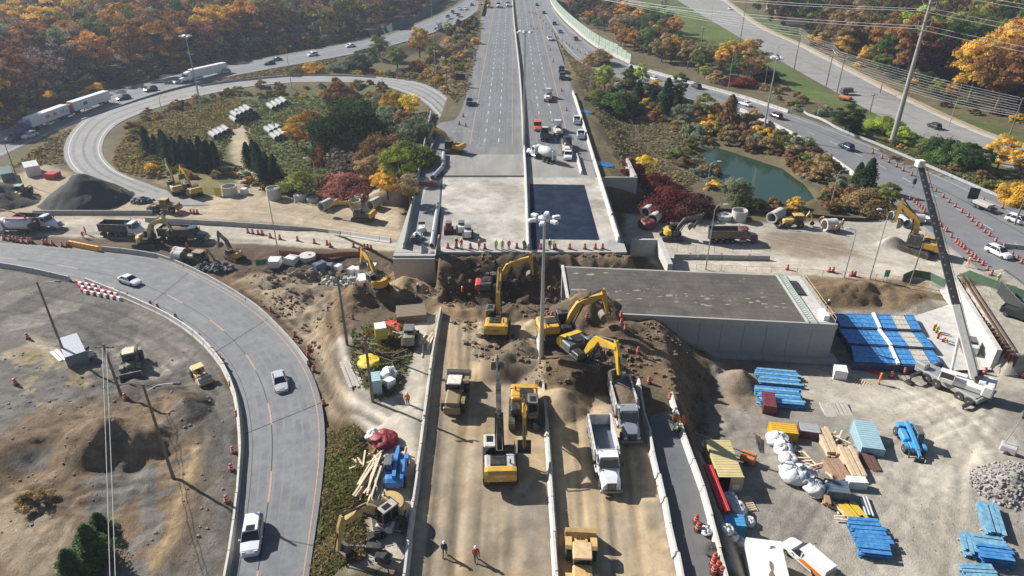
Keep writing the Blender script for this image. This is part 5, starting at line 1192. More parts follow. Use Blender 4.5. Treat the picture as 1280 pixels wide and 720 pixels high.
def make_loader(color=(.60,.33,.03), roof=None, bz=.3, curl=0, big=1.0):
    t = thing('wheel_loader', '', 'loader'); r = .78
    b = MB(); b.prism([(-3.4,.9),(-3.5,1.2),(-3.3,2.05),(-.9,2.2),(-.9,.8)], -.85, .85, inset=.1); b.rbox(-1.0, 1.0, -3.7, -3.3, .7, 1.6, .1); b.build('engine_cover', dpaint(), t, color)
    b = MB(); b.rbox(-.6, .6, -1.0, 2.0, .7, 1.3, .1); b.rbox(-.5, .5, .9, 2.1, 1.2, 1.9, .1); b.build('front_frame', dpaint(), t, color)
    b = MB(); b.rbox(-.75, .75, -.95, .75, 1.3, 1.75, .05); 
    for x in (-.72, .72):
        for y in (-.9, .1, .7): b.box(x-.05, x+.05, y-.05, y+.05, 1.7, 3.0)
    b.build('cab', dpaint(), t, (.07,.07,.07)); g = MB(); glasshouse(g, -.88, .72, -.85, .55, .7, .68, 1.72, 2.95); g.build('cab_glass', Mgls(), t)
    b = MB(); b.rbox(-.85, .85, -1.05, .8, 2.97, 3.12, .07); b.build('cab_roof', dpaint(), t, roof or color)
    for s in (-1, 1):
        b = MB(); b.limb([(.9,1.75),(2.0,1.45),(3.0,bz+.35)], [.16,.24,.12], s*.5-.1, s*.5+.1); b.build('lift_arm', dpaint(), t, color)
        b = MB(); b.tube((s*.5,.8,.95), (s*.5,2.3,1.2), .08, n=6); b.build('hydraulic_cylinder', Mdk(), t)
        b = MB(); b.limb([(2.0-.75,1.5),(2.0-.5,1.72),(2.0+.4,1.72),(2.0+.7,1.45)], [.04]*4, s*1.15-.3, s*1.15+.3); b.build('fender', dpaint(), t, color)
        b = MB(); b.limb([(-3.0,1.75),(-2.6,1.9),(-1.7,1.9),(-1.3,1.5)], [.04]*4, s*1.15-.3, s*1.15+.3); b.build('fender', dpaint(), t, color)
        for y in (1.65, -2.1): wheel(t, s*1.12, y-.0, r, .6, name='wheel')
    b = MB(); b.tube((0,1.4,1.85), (0,2.6,bz+1.1), .1, n=7); b.build('bucket_cylinder', Mdk(), t)
    pr = [(4.25, bz-.2), (3.3, bz-.22), (2.98, bz+.05), (2.95, bz+.6), (3.2, bz+1.05), (3.55, bz+1.2)]
    if curl: c0 = (3.0, bz+.35); pr = [(c0[0]+(p[0]-c0[0])*math.cos(R(curl))-(p[1]-c0[1])*math.sin(R(curl)), c0[1]+(p[0]-c0[0])*math.sin(R(curl))+(p[1]-c0[1])*math.cos(R(curl))) for p in pr]
    b = MB(); b.limb(pr, [.05]*6, -1.45, 1.45)
    for s in (-1.45, 1.42): b.prism(pr, s, s+.04)
    for k in range(7): x = -1.3+k*.43; b.box(x-.05, x+.05, pr[0][0], pr[0][0]+.18, pr[0][1]-.04, pr[0][1]+.04) if not curl else None
    b.build('bucket', dpaint(), t, color if big > 1 else (.25,.24,.23)); return t
def make_backhoe(color=(.60,.33,.03)):
    t = thing('backhoe_loader', '', 'backhoe'); b = MB(); b.prism([(.6,.85),(2.6,.85),(2.7,1.4),(2.5,1.65),(.6,1.75)], -.5, .5, inset=.1); b.build('engine_cover', dpaint(), t, color)
    b = MB(); b.rbox(-.75,.75,-1.3,.7,.75,1.4,.08); 
    for x in (-.72,.72):
        for y in (-1.25,-.3,.65): b.box(x-.04,x+.04,y-.04,y+.04,1.3,2.6)
    b.build('cab', dpaint(), t, (.08,.08,.08)); g = MB(); glasshouse(g,-1.2,.62,-1.1,.5,.68,.64,1.4,2.58); g.build('cab_glass', Mgls(), t)
    b = MB(); b.rbox(-.82,.82,-1.4,.75,2.6,2.74,.06); b.build('cab_roof', dpaint(), t, color)
    for s in (-1,1):
        wheel(t, s*.95, -.8, .72, .45); wheel(t, s*.9, 1.9, .5, .34)
        b = MB(); b.limb([(.4,1.5),(2.2,1.35),(3.1,.5)], [.1,.12,.08], s*.62-.06, s*.62+.06); b.build('lift_arm', dpaint(), t, color)
    pr = [(3.95,.05),(3.2,.05),(2.95,.3),(3.0,.8),(3.3,1.0)]; b = MB(); b.limb(pr,[.04]*5,-1.15,1.15)
    for s in (-1.15,1.11): b.prism(pr,s,s+.04)
    b.build('front_bucket', Mdk(), t)
    b = MB(); b.limb([(-1.5,1.0),(-2.2,2.4),(-2.6,3.2)],[.16,.2,.12],-.15,.15); b.build('boom', dpaint(), t, color)
    b = MB(); b.limb([(-2.4,3.4),(-3.2,2.2),(-3.6,1.2)],[.1,.18,.1],-.12,.12); b.build('stick', dpaint(), t, color)
    pr = [(-3.6,1.2),(-3.9,.8),(-3.7,.35),(-3.2,.4)]; b = MB(); b.limb(pr,[.04]*4,-.35,.35); b.prism(pr,-.36,-.32); b.prism(pr,.32,.36); b.build('rear_bucket', Mdk(), t); return t
def make_skid(color=(.7,.7,.68), tracks_=True):
    t = thing('skid_steer', '', 'skid steer'); b = MB(); b.rbox(-.55,.55,-1.3,.9,.4,1.25,.08); b.prism([(-1.5,.5),(-1.4,1.6),(-.6,1.75),(-.6,.5)],-.6,.6,inset=.08); b.build('body', dpaint(), t, color)
    b = MB()
    for x in (-.5,.5):
        for y in (-.6,.75): b.box(x-.04,x+.04,y-.04,y+.04,1.2,2.05)
    b.build('cab', dpaint(), t, (.05,.05,.05)); g = MB(); glasshouse(g,-.55,.72,-.5,.6,.47,.44,1.25,2.0); g.build('cab_glass', Mgls(), t)
    b = MB(); b.rbox(-.58,.58,-.7,.8,2.02,2.12,.05); b.build('cab_roof', dpaint(), t, (.12,.13,.14))
    for s in (-1,1):
        b = MB(); pr = [(-1.15,.05),(-1.3,.4),(-.8,.75),(.8,.75),(1.15,.35),(1.0,.05)]; b.prism(pr, s*.78-.2, s*.78+.2); b.build('track', Mtrk(), t)
        b = MB(); b.limb([(-1.3,1.5),(-.4,1.75),(.9,1.2),(1.45,.5)],[.08,.09,.09,.07], s*.62-.05, s*.62+.05); b.build('lift_arm', dpaint(), t, color)
    pr = [(2.15,.05),(1.5,.05),(1.35,.3),(1.5,.75)]; b = MB(); b.limb(pr,[.03]*4,-.95,.95); b.prism(pr,-.95,-.92); b.prism(pr,.92,.95); b.build('bucket', Mdk(), t); return t
def make_telehandler(color=(.03,.22,.60)):
    t = thing('telehandler', '', 'telehandler'); b = MB(); b.rbox(-.7,.7,-2.6,2.2,.75,1.35,.08); b.prism([(-2.7,.8),(-2.7,1.5),(-2.3,1.75),(-1.6,1.75),(-1.6,.8)],-1.0,1.0,inset=.1); b.build('body', dpaint(), t, color)
    b = MB(); b.rbox(-1.15,-.3,-1.0,.9,.9,1.5,.06)
    for x in (-1.12,-.34):
        for y in (-.95,.85): b.box(x-.04,x+.04,y-.04,y+.04,1.4,2.5)
    b.build('cab', dpaint(), t, color); g = MB(); glasshouse(g,-.9,.85,-.85,.6,.4,.37,1.5,2.45); g.v = [(p[0]-.73,p[1],p[2]) for p in g.v]; g.build('cab_glass', Mgls(), t)
    b = MB(); b.rbox(-1.17,-.3,-1.0,.75,2.47,2.56,.05); b.build('cab_roof', dpaint(), t, (.1,.11,.12))
    b = MB(); b.rbox(.35,1.15,-1.3,.9,.9,1.65,.12); b.build('engine_cover', dpaint(), t, color)
    b = MB(); b.limb([(-2.3,1.95),(0,1.8),(2.6,1.4)],[.2,.22,.2],-.2,.2); b.limb([(2.2,1.47),(3.4,1.2),(3.6,.6)],[.15,.15,.1],-.15,.15); b.build('boom', dpaint(), t, color)
    b = MB(); b.box(-.6,.6,3.6,3.68,.3,1.0)
    for s in (-.4,.4): b.box(s-.06,s+.06,3.66,4.8,.25,.31)
    b.build('fork', Mdk(), t)
    for s in (-1,1):
        for y in (-1.75,1.6): wheel(t, s*1.05, y, .62, .42)
        b = MB(); b.limb([(1.0,1.15),(1.2,1.35),(2.0,1.35),(2.2,1.15)],[.03]*4, s*1.05-.24, s*1.05+.24); b.build('fender', dpaint(), t, color)
        b = MB(); b.tube((s*.8,2.4,.9),(s*.95,3.0,.25),.1); b.rbox(s*.95-.2,s*.95+.2,2.85,3.2,.05,.18,.03); b.build('outrigger', Mdk(), t)
    return t
def make_roller(color=(.60,.40,.12)):
    t = thing('soil_roller', '', 'roller'); b = MB(); b.lathe([(.1,-1.0),(.72,-1.0),(.75,-.95),(.75,.95),(.72,1.0),(.1,1.0)],0,1.6,.75,20,axis='x'); b.build('drum', Mst(), t)
    b = MB(); b.box(-1.15,-1.02,.7,2.6,.65,.95); b.box(1.02,1.15,.7,2.6,.65,.95); b.box(-1.15,1.15,.6,.8,.65,.95); b.box(-1.15,1.15,2.45,2.6,.6,.95); b.build('drum_frame', dpaint(), t, color)
    b = MB(); b.prism([(-2.6,.8),(-2.7,1.3),(-2.3,1.7),(-.9,1.75),(-.9,.8)],-.75,.75,inset=.1); b.rbox(-.8,.8,-.9,.5,.7,1.2,.08); b.build('engine_cover', dpaint(), t, color)
    b = MB()
    for x in (-.7,.7):
        for y in (-.8,.4): b.box(x-.04,x+.04,y-.04,y+.04,1.2,2.6)
    b.rbox(-.85,.85,-1.0,.6,2.6,2.72,.05); b.build('canopy', dpaint(), t, (.62,.47,.2)); b = MB(); b.rbox(-.3,.3,-.6,-.1,1.2,1.6,.08); b.rbox(-.3,.3,-.7,-.55,1.5,2.0,.05); b.tube((0,.3,1.2),(0,.15,1.8),.04); b.build('seat', Mdk(), t)
    for s in (-1,1): wheel(t, s*.85, -1.6, .7, .45)
    return t
# ------------------------------------------------------------------ placing machines
YL = (.62,.34,.03); YB = (.75,.46,.02); DK = (.04,.045,.05)
LET = mat('lettering_dark', (.02,.02,.02), .5); LETW = mat('lettering_white', (.75,.75,.72), .5)
def exc(x, y, tx, ty, label, scale=1.0, z=None, **k):
    o = make_excavator(**k); p = G(x, y) if z is None else P(x, y, z); q = G(tx, ty) if z is None else P(tx, ty, z); o.location = p; o.rotation_euler = (0, 0, HD(p, q)); o.scale = (scale,)*3; o['label'] = label; o['group'] = 'diggers on the site'; return o
exc(622, 413, 634, 350, 'yellow digger in the pit seen from behind, its tall arm reaching away over the excavation', 1.12, a1=52, a2=-35, a3=-10, color=YL, letters=[('CAT', 1.75, .42, LET)])
exc(618, 366, 690, 366, 'digger with red rear and yellow arm stretched to the right in the excavation', 1.08, z=1.2, a1=42, a2=-82, a3=-10, color=(.55,.03,.03), hood=(.05,.06,.07), armcol=YL, boom_l=6.6)
exc(700, 420, 760, 408, 'yellow digger behind the light mast with its arm bent over the dark spoil', 1.12, a1=38, a2=-78, a3=-10, color=YL, letters=[('CAT', 1.75, .36, LET)])
exc(727, 452, 772, 520, 'bright yellow digger on the spoil heap loading the grey dump truck', 1.12, a1=34, a2=-76, a3=-10, color=YB, hood=(.07,.09,.10), armcol=YB, rot=.7, cabroof=(.08,.11,.13))
exc(625, 586, 622, 500, 'digger with black arm, grey hood and yellow rear bearing lettering', 1.15, a1=48, a2=18, a3=-60, color=YL, hood=(.45,.45,.44), armcol=DK, cabroof=(.6,.56,.5), letters=[('DEERE', 1.85, .34, LETW), ('350', 1.45, .26, LETW)])
exc(655, 522, 655, 590, 'yellow digger facing the camera with bucket resting beside the median', 1.12, a1=34, a2=-50, a3=-20, color=YL, cabroof=(.1,.1,.11))
exc(486, 650, 462, 668, 'dusty round backed digger with curled arm parked on the storage strip', 1.0, a1=25, a2=-75, a3=-20, color=(.50,.34,.12), style='round', short=True, rot=1.0, boom_l=4.8, cabroof=(.45,.4,.35))
exc(474, 362, 432, 358, 'yellow digger left of the overpass end with its arm over the scrap blocks', .95, a1=28, a2=-70, a3=-20, color=YL, style='round', short=True)
exc(184, 307, 214, 307, 'pale yellow digger loading the all dark dump truck by the cross road', .98, a1=45, a2=-72, a3=-20, color=(.60,.42,.13), style='round', short=True)
exc(295, 325, 268, 312, 'small yellow digger with black arm at the end of the dark dump truck', .8, a1=38, a2=-75, a3=-20, color=YL, armcol=DK, style='round', short=True)
exc(567, 190, 545, 186, 'yellow digger working where the loop ramp meets the highway', 1.0, z=6, a1=32, a2=-60, a3=-20, color=YL, rot=.5)
exc(221, 240, 213, 232, 'left one of two diggers crossing arms beside the small spruces', .95, a1=60, a2=-80, a3=-20, color=(.60,.40,.10))
exc(242, 243, 222, 230, 'right one of two diggers crossing arms beside the small spruces', .95, a1=42, a2=-60, a3=-20, color=YL, hood=DK)
exc(454, 275, 415, 271, 'yellow and black digger among the concrete rings north of the cross road', .95, a1=20, a2=-40, a3=-20, color=YL, hood=DK)
exc(839, 298, 885, 298, 'yellow digger with black arm reaching to the dark red dump truck', .98, a1=33, a2=-120, a3=-20, color=YB, armcol=DK, style='round', short=True)
exc(1146, 315, 1112, 298, 'largest digger, yellow, with its arm raised over the pipe trench at right', 1.3, a1=58, a2=-88, a3=-20, color=YL, rot=-.3, hood=YL)
def machine(mk, x, y, tx, ty, label, group, scale=1.0, z=None, **k):
    o = mk(**k); p = G(x, y) if z is None else P(x, y, z); q = G(tx, ty) if z is None else P(tx, ty, z); o.location = p; o.rotation_euler = (0, 0, HD(p, q)); o.scale = (scale,)*3; o['label'] = label
    if group: o['group'] = group
    return o
LG = 'loaders on the site'
machine(make_loader, 570, 499, 576, 470, 'loader with pale roof and lifted grey bucket on the west dirt carriageway', LG, 1.0, color=(.24,.18,.09), roof=(.68,.66,.6), bz=.8, curl=20)
machine(make_loader, 726, 716, 724, 640, 'yellow loader cut by the bottom edge, bucket turned away from the camera', LG, 1.0, color=(.62,.40,.14), roof=(.66,.46,.25), bz=.5, big=2)
machine(make_loader, 167, 460, 160, 480, 'dark loader with tan roof standing in the west yard', LG, .95, color=(.12,.12,.07), roof=(.6,.52,.35), bz=.2)
machine(make_roller, 252, 475, 262, 486, 'tan soil roller parked inside the curved road', 'rollers', .85)
machine(make_loader, 208, 264, 192, 264, 'yellow roofed loader at the foot of the black asphalt pile', LG, .95, color=(.30,.20,.08), roof=(.6,.36,.06), bz=.2)
machine(make_loader, 28, 246, 18, 254, 'green roofed loader with dark bucket at the far left yard', LG, .9, color=(.32,.24,.08), roof=(.12,.3,.28), bz=.2)
machine(make_backhoe, 993, 283, 975, 283, 'yellow roofed backhoe carrying nothing beside the pond side pipes', 'backhoes', 1.0, color=(.62,.38,.08))
machine(make_backhoe, 250, 329, 233, 325, 'dark backhoe with tan roof next to two white pipes', 'backhoes', .95, color=(.30,.22,.10))
SK = 'skid steers'
machine(make_skid, 513, 428, 516, 410, 'dark green roofed skid steer on the storage strip', SK, 1.15, color=(.28,.25,.18))
machine(make_skid, 577, 290, 577, 280, 'white rear skid steer standing behind the other on the bare deck', SK, 1.0, z=6, color=(.65,.65,.65))
machine(make_skid, 585, 296, 585, 284, 'front white skid steer on the bare deck', SK, 1.0, z=6, color=(.65,.65,.65))
machine(make_skid, 561, 289, 561, 300, 'red and white skid steer beside the joint of the bare deck', SK, .9, z=6, color=(.5,.05,.05))
machine(make_skid, 1210, 440, 1206, 430, 'white skid steer with red roof inside the white walled trench', SK, 1.1, color=(.75,.74,.72))
machine(make_telehandler, 496, 594, 500, 560, 'blue telehandler on the storage strip next to the timber heap', 'telehandlers', .92, color=(.02,.20,.55))
machine(make_telehandler, 1135, 556, 1150, 580, 'blue telehandler standing alone in the right hand yard', 'telehandlers', .92, color=(.03,.30,.62))
# dump trucks
def dump(x, y, tx, ty, label, col, scale=1.0, z=None, load=False, box=None):
    key = 'dump_load' if load else 'dump'
    p = G(x, y) if z is None else P(x, y, z); q = G(tx, ty) if z is None else P(tx, ty, z)
    o = place(key, lambda: make_dump(load), p, HD(p, q), label, 'dump trucks on the site', scale); repaint(o, col)
    for c in KIDS(o):
        if c.name.startswith('dump_box') or c.name.startswith('rib'): c.color = (*(box or (.5,.5,.5)), 1)
    return o
dump(780, 522, 790, 560, 'grey dump truck being filled with soil by the bright yellow digger', (.22,.24,.27), load=True)
dump(755, 578, 765, 625, 'white dump truck with empty blue floored bed driving toward the camera', (.72,.73,.74), box=(.6,.6,.6))
dump(158, 294, 185, 295, 'dump truck with black box and white cab on the cross road', (.68,.7,.72), box=(.05,.06,.065))
dump(232, 300, 262, 301, 'all dark dump truck being loaded by the pale yellow digger', (.06,.075,.09), box=(.05,.05,.055), load=True)
dump(50, 285, 76, 286, 'dump truck with black box and white cab beside the tank truck at the left edge', (.68,.7,.72), box=(.05,.06,.065))
dump(915, 302, 945, 302, 'dark dump truck with deep red cab beyond the cross road barrier', (.16,.02,.03), box=(.07,.065,.06))
dump(681, 172, 683, 152, 'dump truck with white cab parked crosswise on the closed lanes', (.7,.7,.7), .8, z=6, box=(.09,.09,.09))
# cars, vans and pickups
def car(kind, x, y, tx, ty, label, col, z=None, group='cars on the roads', scale=1.0):
    p = G(x, y) if z is None else P(x, y, z); q = G(tx, ty) if z is None else P(tx, ty, z)
    if z is None: p = (p[0], p[1], p[2]+.04)
    o = place('car_'+kind, lambda: make_car(kind), p, HD(p, q), label, group, scale); repaint(o, col)
    for c in KIDS(o):
        if c.name.startswith('mirror') or c.name.startswith('door'): c.color = (*col, 1)
    return o
WH = (.72,.73,.74); SV = (.45,.47,.49); BK = (.02,.022,.025); NV = (.02,.04,.09)
car('sedan', 163, 354, 190, 362, 'white sedan with dark roof glass rounding the curved road', WH)
car('sedan', 351, 481, 356, 500, 'silver hatchback driving down the curved road', SV)
car('suv', 317, 675, 313, 700, 'white car with dark roof glass near the bottom of the curved road', WH)
car('suv', 38, 172, 20, 178, 'white suv beside the blue semi truck', WH, group='cars on the outer ramp')
car('suv', 18, 176, 5, 182, 'dark blue suv in front of the blue semi truck', NV, group='cars on the outer ramp')
car('suv', 155, 125, 140, 128, 'dark suv following the red semi truck', BK, group='cars on the outer ramp')
car('suv', 189, 114, 175, 118, 'black suv second behind the red semi truck', BK, group='cars on the outer ramp')
car('suv', 225, 104, 210, 107, 'white suv in front of the white semi truck', WH, group='cars on the outer ramp')
car('sedan', 247, 100, 232, 103, 'white sedan alongside the white semi truck', WH, group='cars on the outer ramp')
car('suv', 281, 92, 266, 95, 'silver suv at the tail of the white semi truck', SV, group='cars on the outer ramp')
car('sedan', 337, 81, 325, 83, 'dark sedan leading a blue one on the outer ramp', BK, group='cars on the outer ramp')
car('sedan', 346, 76, 335, 78, 'blue grey sedan just behind the dark one on the outer ramp', (.10,.14,.2), group='cars on the outer ramp')
car('suv', 391, 70, 380, 72, 'white suv passing the middle of the wood edge', WH, group='cars on the outer ramp')
car('sedan', 438, 59, 427, 61, 'white sedan below the dark noise fence', WH, group='cars on the outer ramp')
for i, (x, y, c) in enumerate([(566,16,BK),(573,20,BK),(582,12,WH),(575,12,SV),(590,7,BK),(600,6,SV),(560,22,BK)]): car('sedan', x, y, x-8, y+6, '%s car of the far queue where the outer ramp leaves the highway' % ordw(i), c, z=5.9, group='queue at the far end of the outer ramp')
car('pickup', 587, 130, 588, 110, 'dark pickup on the left shoulder by the message board', NV, z=6, group='vehicles on the closed highway')
car('pickup', 721, 153, 720, 140, 'small white pickup parked at the east parapet', WH, z=6, group='vehicles on the closed highway')
car('pickup', 726, 171, 725, 150, 'larger white pickup parked at the east parapet', WH, z=6, group='vehicles on the closed highway')
car('pickup', 710, 197, 709, 215, 'white pickup parked just behind the milled deck approach', WH, z=6, group='vehicles on the closed highway')
car('pickup', 687, 50, 692, 58, 'white pickup with black bed among the far lane barrels', WH, z=6, group='vehicles on the closed highway')
car('pickup', 702, 90, 702, 70, 'farther one of two black trucks on the right shoulder', BK, z=6, group='vehicles on the closed highway', scale=1.15)
car('pickup', 703, 98, 703, 80, 'nearer one of two black trucks on the right shoulder', NV, z=6, group='vehicles on the closed highway', scale=1.15)
car('van', 672, 161, 672, 175, 'orange box van facing the camera on the closed lanes', (.60,.10,.03), z=6, group='vehicles on the closed highway')
car('sedan', 671, 7, 671, 0, 'farthest dark car in the single open lane', BK, z=6, group='cars in the open northbound lane')
car('sedan', 680, 17, 681, 8, 'second farthest dark car in the open lane', BK, z=6, group='cars in the open northbound lane')
car('suv', 693, 31, 690, 22, 'dark suv beside the start of the noise wall', BK, group='cars in the open northbound lane')
car('sedan', 700, 41, 694, 32, 'blue car passing the noise wall', (.02,.10,.35), group='cars in the open northbound lane')
car('suv', 719, 50, 710, 42, 'red car passing the noise wall', (.42,.01,.04), group='cars in the open northbound lane')
car('sedan', 817, 100, 806, 95, 'white car half hidden by the slim tree on the east ramp', WH, group='cars on the east ramp')
car('suv', 870, 110, 860, 105, 'dark suv on the east ramp behind the spruces', BK, group='cars on the east ramp')
car('sedan', 931, 132, 920, 128, 'white sedan at the start of the cream ramp barrier', WH, group='cars on the east ramp')
car('suv', 969, 147, 957, 142, 'dark maroon suv on the east ramp', (.06,.015,.02), group='cars on the east ramp')
car('suv', 1057, 186, 1045, 180, 'dark blue suv on the east ramp above the pond', NV, group='cars on the east ramp')
car('suv', 1247, 319, 1262, 326, 'white suv between the two rows of orange barrels', WH, group='cars on the east ramp')
car('suv', 1167, 160, 1155, 155, 'black suv on the side road', BK, group='cars on the side road')
car('suv', 970, 73, 978, 78, 'white suv parked at the lawn edge of the side road', WH, group='cars on the side road')
car('sedan', 912, 12, 920, 16, 'white car in the driveway beyond the side road', WH, group='cars on the side road')
car('suv', 1272, 279, 1290, 285, 'white car at the right edge beside the pole', WH, group='cars on the side road')
vn = car('van', 1007, 704, 985, 685, 'white delivery van with an orange side stripe in the material yard', WH, group='vans', scale=.87)
b = MB()
for s in (-1, 1): b.prism([(-2.75,.75),(-2.75,1.3),(-.1,1.3),(.6,.75)], s*1.005-.02, s*1.005+.02)
b.box(-.95,.95,-2.875,-2.85,1.15,1.4); b.build('orange_stripe', mat('orange_film', (.75,.20,.02), .4), vn)
car('pickup', 1276, 399, 1290, 404, 'dark pickup cut by the right edge behind the black fence', BK, group='vans')
# semis
def semi(x, y, tx, ty, label, col, sl=None):
    p = G(x, y); q = G(tx, ty); o = place('semi', make_semi, (p[0], p[1], p[2]+.04), HD(p, q), label, 'semi trucks on the outer ramp'); repaint(o, col)
    for c in KIDS(o):
        if c.name.startswith('trailer_box'): c.color = (1,1,1,1)
    return o
s1 = semi(52, 159, 10, 175, 'semi truck with blue cab and white trailer at the left edge', (.02,.08,.30))
s2 = semi(105, 139, 60, 155, 'semi truck with dark red cab and white trailer', (.20,.02,.025))
s3 = semi(253, 98, 215, 108, 'all white semi truck passing the high light mast', (.75,.75,.76))
for o, cols in ((s1, [(.55,.12,.08), (.55,.12,.08), (.4,.4,.45)]), (s2, [(.08,.10,.14)])):
    for k, c in enumerate(cols):
        b = MB(); y0 = -3-k*3.2 if len(cols) > 1 else -1; b.box(1.285, 1.30, y0, y0+1.6, 2.2, 3.1); b.box(-1.30, -1.285, y0, y0+1.6, 2.2, 3.1); b.build('trailer_emblem', mat('emblem%d%d' % (int(c[0]*100), int(c[1]*100)), c, .5), o)
# far trucks on the highway
def make_service(kind):
    t = thing('service_truck', '', 'truck'); b = MB(); b.box(-.45,.45,-4,3.6,.75,1.0); b.build('chassis', Mdk(), t); truck_cab(t, 1.2)
    if kind == 'flat':
        b = MB(); b.rbox(-1.2,1.2,-4.2,1.0,1.0,1.2,.04); b.build('flatbed', Mwood(), t)
        for k in range(4): b = MB(); b.rbox(-.9+random.random()*.5,.4+random.random()*.5,-3.9+k*1.2,-3.0+k*1.2,1.2,1.7+random.random()*.6,.06); b.build('load', random.choice([Mdk(), Mgal(), Mwht()]), t)
    elif kind == 'tank':
        b = MB(); b.lathe([(.3,-4.3),(1.0,-4.1),(1.15,-3.6),(1.15,.2),(1.0,.7),(.3,.9)],0,0,2.15,16,axis='y'); b.build('tank', mat('tank_white', (.62,.66,.70), .35, .1, .1, 1), t, smooth=True)
        b = MB(); b.box(-.6,.6,-4.1,.8,3.25,3.32); b.tube((0,-3.5,3.3),(0,-3.5,3.9),.15); b.path([(0,-3.5,3.8),(.2,-1,4.6),(.4,3,5.2),(.5,5.0,5.0),(.6,6.6,1.8)],.13,8); b.build('suction_boom', mat('dark_red_paint', (.25,.03,.03), .5, dust=.3), t)
        b = MB(); b.rbox(-1.2,1.2,-4.9,-4.3,.8,2.4,.1); b.build('rear_gear', Mdk(), t)
    elif kind == 'mixer':
        b = MB(); b.lathe([(.45,-4.3),(1.1,-2.8),(1.25,-1.6),(1.0,.2),(.4,.9)],0,0,2.3,16,axis='y'); b.build('mixer_drum', mat('drum_white', (.65,.65,.62), .5, dust=.3), t, smooth=True)
        b = MB(); b.path([(0,-4.2,2.4),(0,-4.9,1.6),(0,-5.3,.8)],.18,8); b.rbox(-.6,.6,-4.6,-4.2,1,3.2,.08); b.build('chute', Mgal(), t)
    elif kind == 'attenuator':
        b = MB(); b.rbox(-1.2,1.2,-4.2,1.0,1.0,1.2,.04); b.build('flatbed', Mdk(), t); b = MB(); b.rbox(-1.1,1.1,-3.5,-3.2,1.2,3.4,.05); b.build('arrow_board', mat('amber_board', (.65,.42,.05), .5), t)
    for yy in (-3.2, -1.9):
        for s in (-1, 1): wheel(t, s*.95, yy, .5, .5)
    return t
ser = [('flat',685,124,686,112,'white cabbed service truck loaded with gear on the closed lanes',WH,6),('flat',697,166,694,152,'white flatbed truck loaded with dark material near the orange van',WH,6),('tank',18,291,-8,290,'white tank truck with dark red suction boom by the left barrels',WH,None),
       ('mixer',677,199,664,194,'white mixer truck turning just behind the bare deck',WH,6),('flat',709,188,709,170,'dark truck with raised deck behind the white pickup',DK,6),('attenuator',611,9,611,20,'yellow sign truck at the top of the highway, leftmost of three',(.6,.38,.03),6),('flat',623,9,623,20,'white truck at the top of the highway, middle of three',WH,6),('flat',635,8,635,20,'white truck at the top of the highway, rightmost of three',WH,6),('flat',548,36,560,28,'white truck on the outer ramp near the highway',WH,5)]
for k, x, y, tx, ty, lab, col, z in ser:
    p = G(x, y) if z is None else P(x, y, z); q = G(tx, ty) if z is None else P(tx, ty, z); o = place('svc_'+k, lambda k=k: make_service(k), p, HD(p, q), lab, 'service trucks'); repaint(o, col)
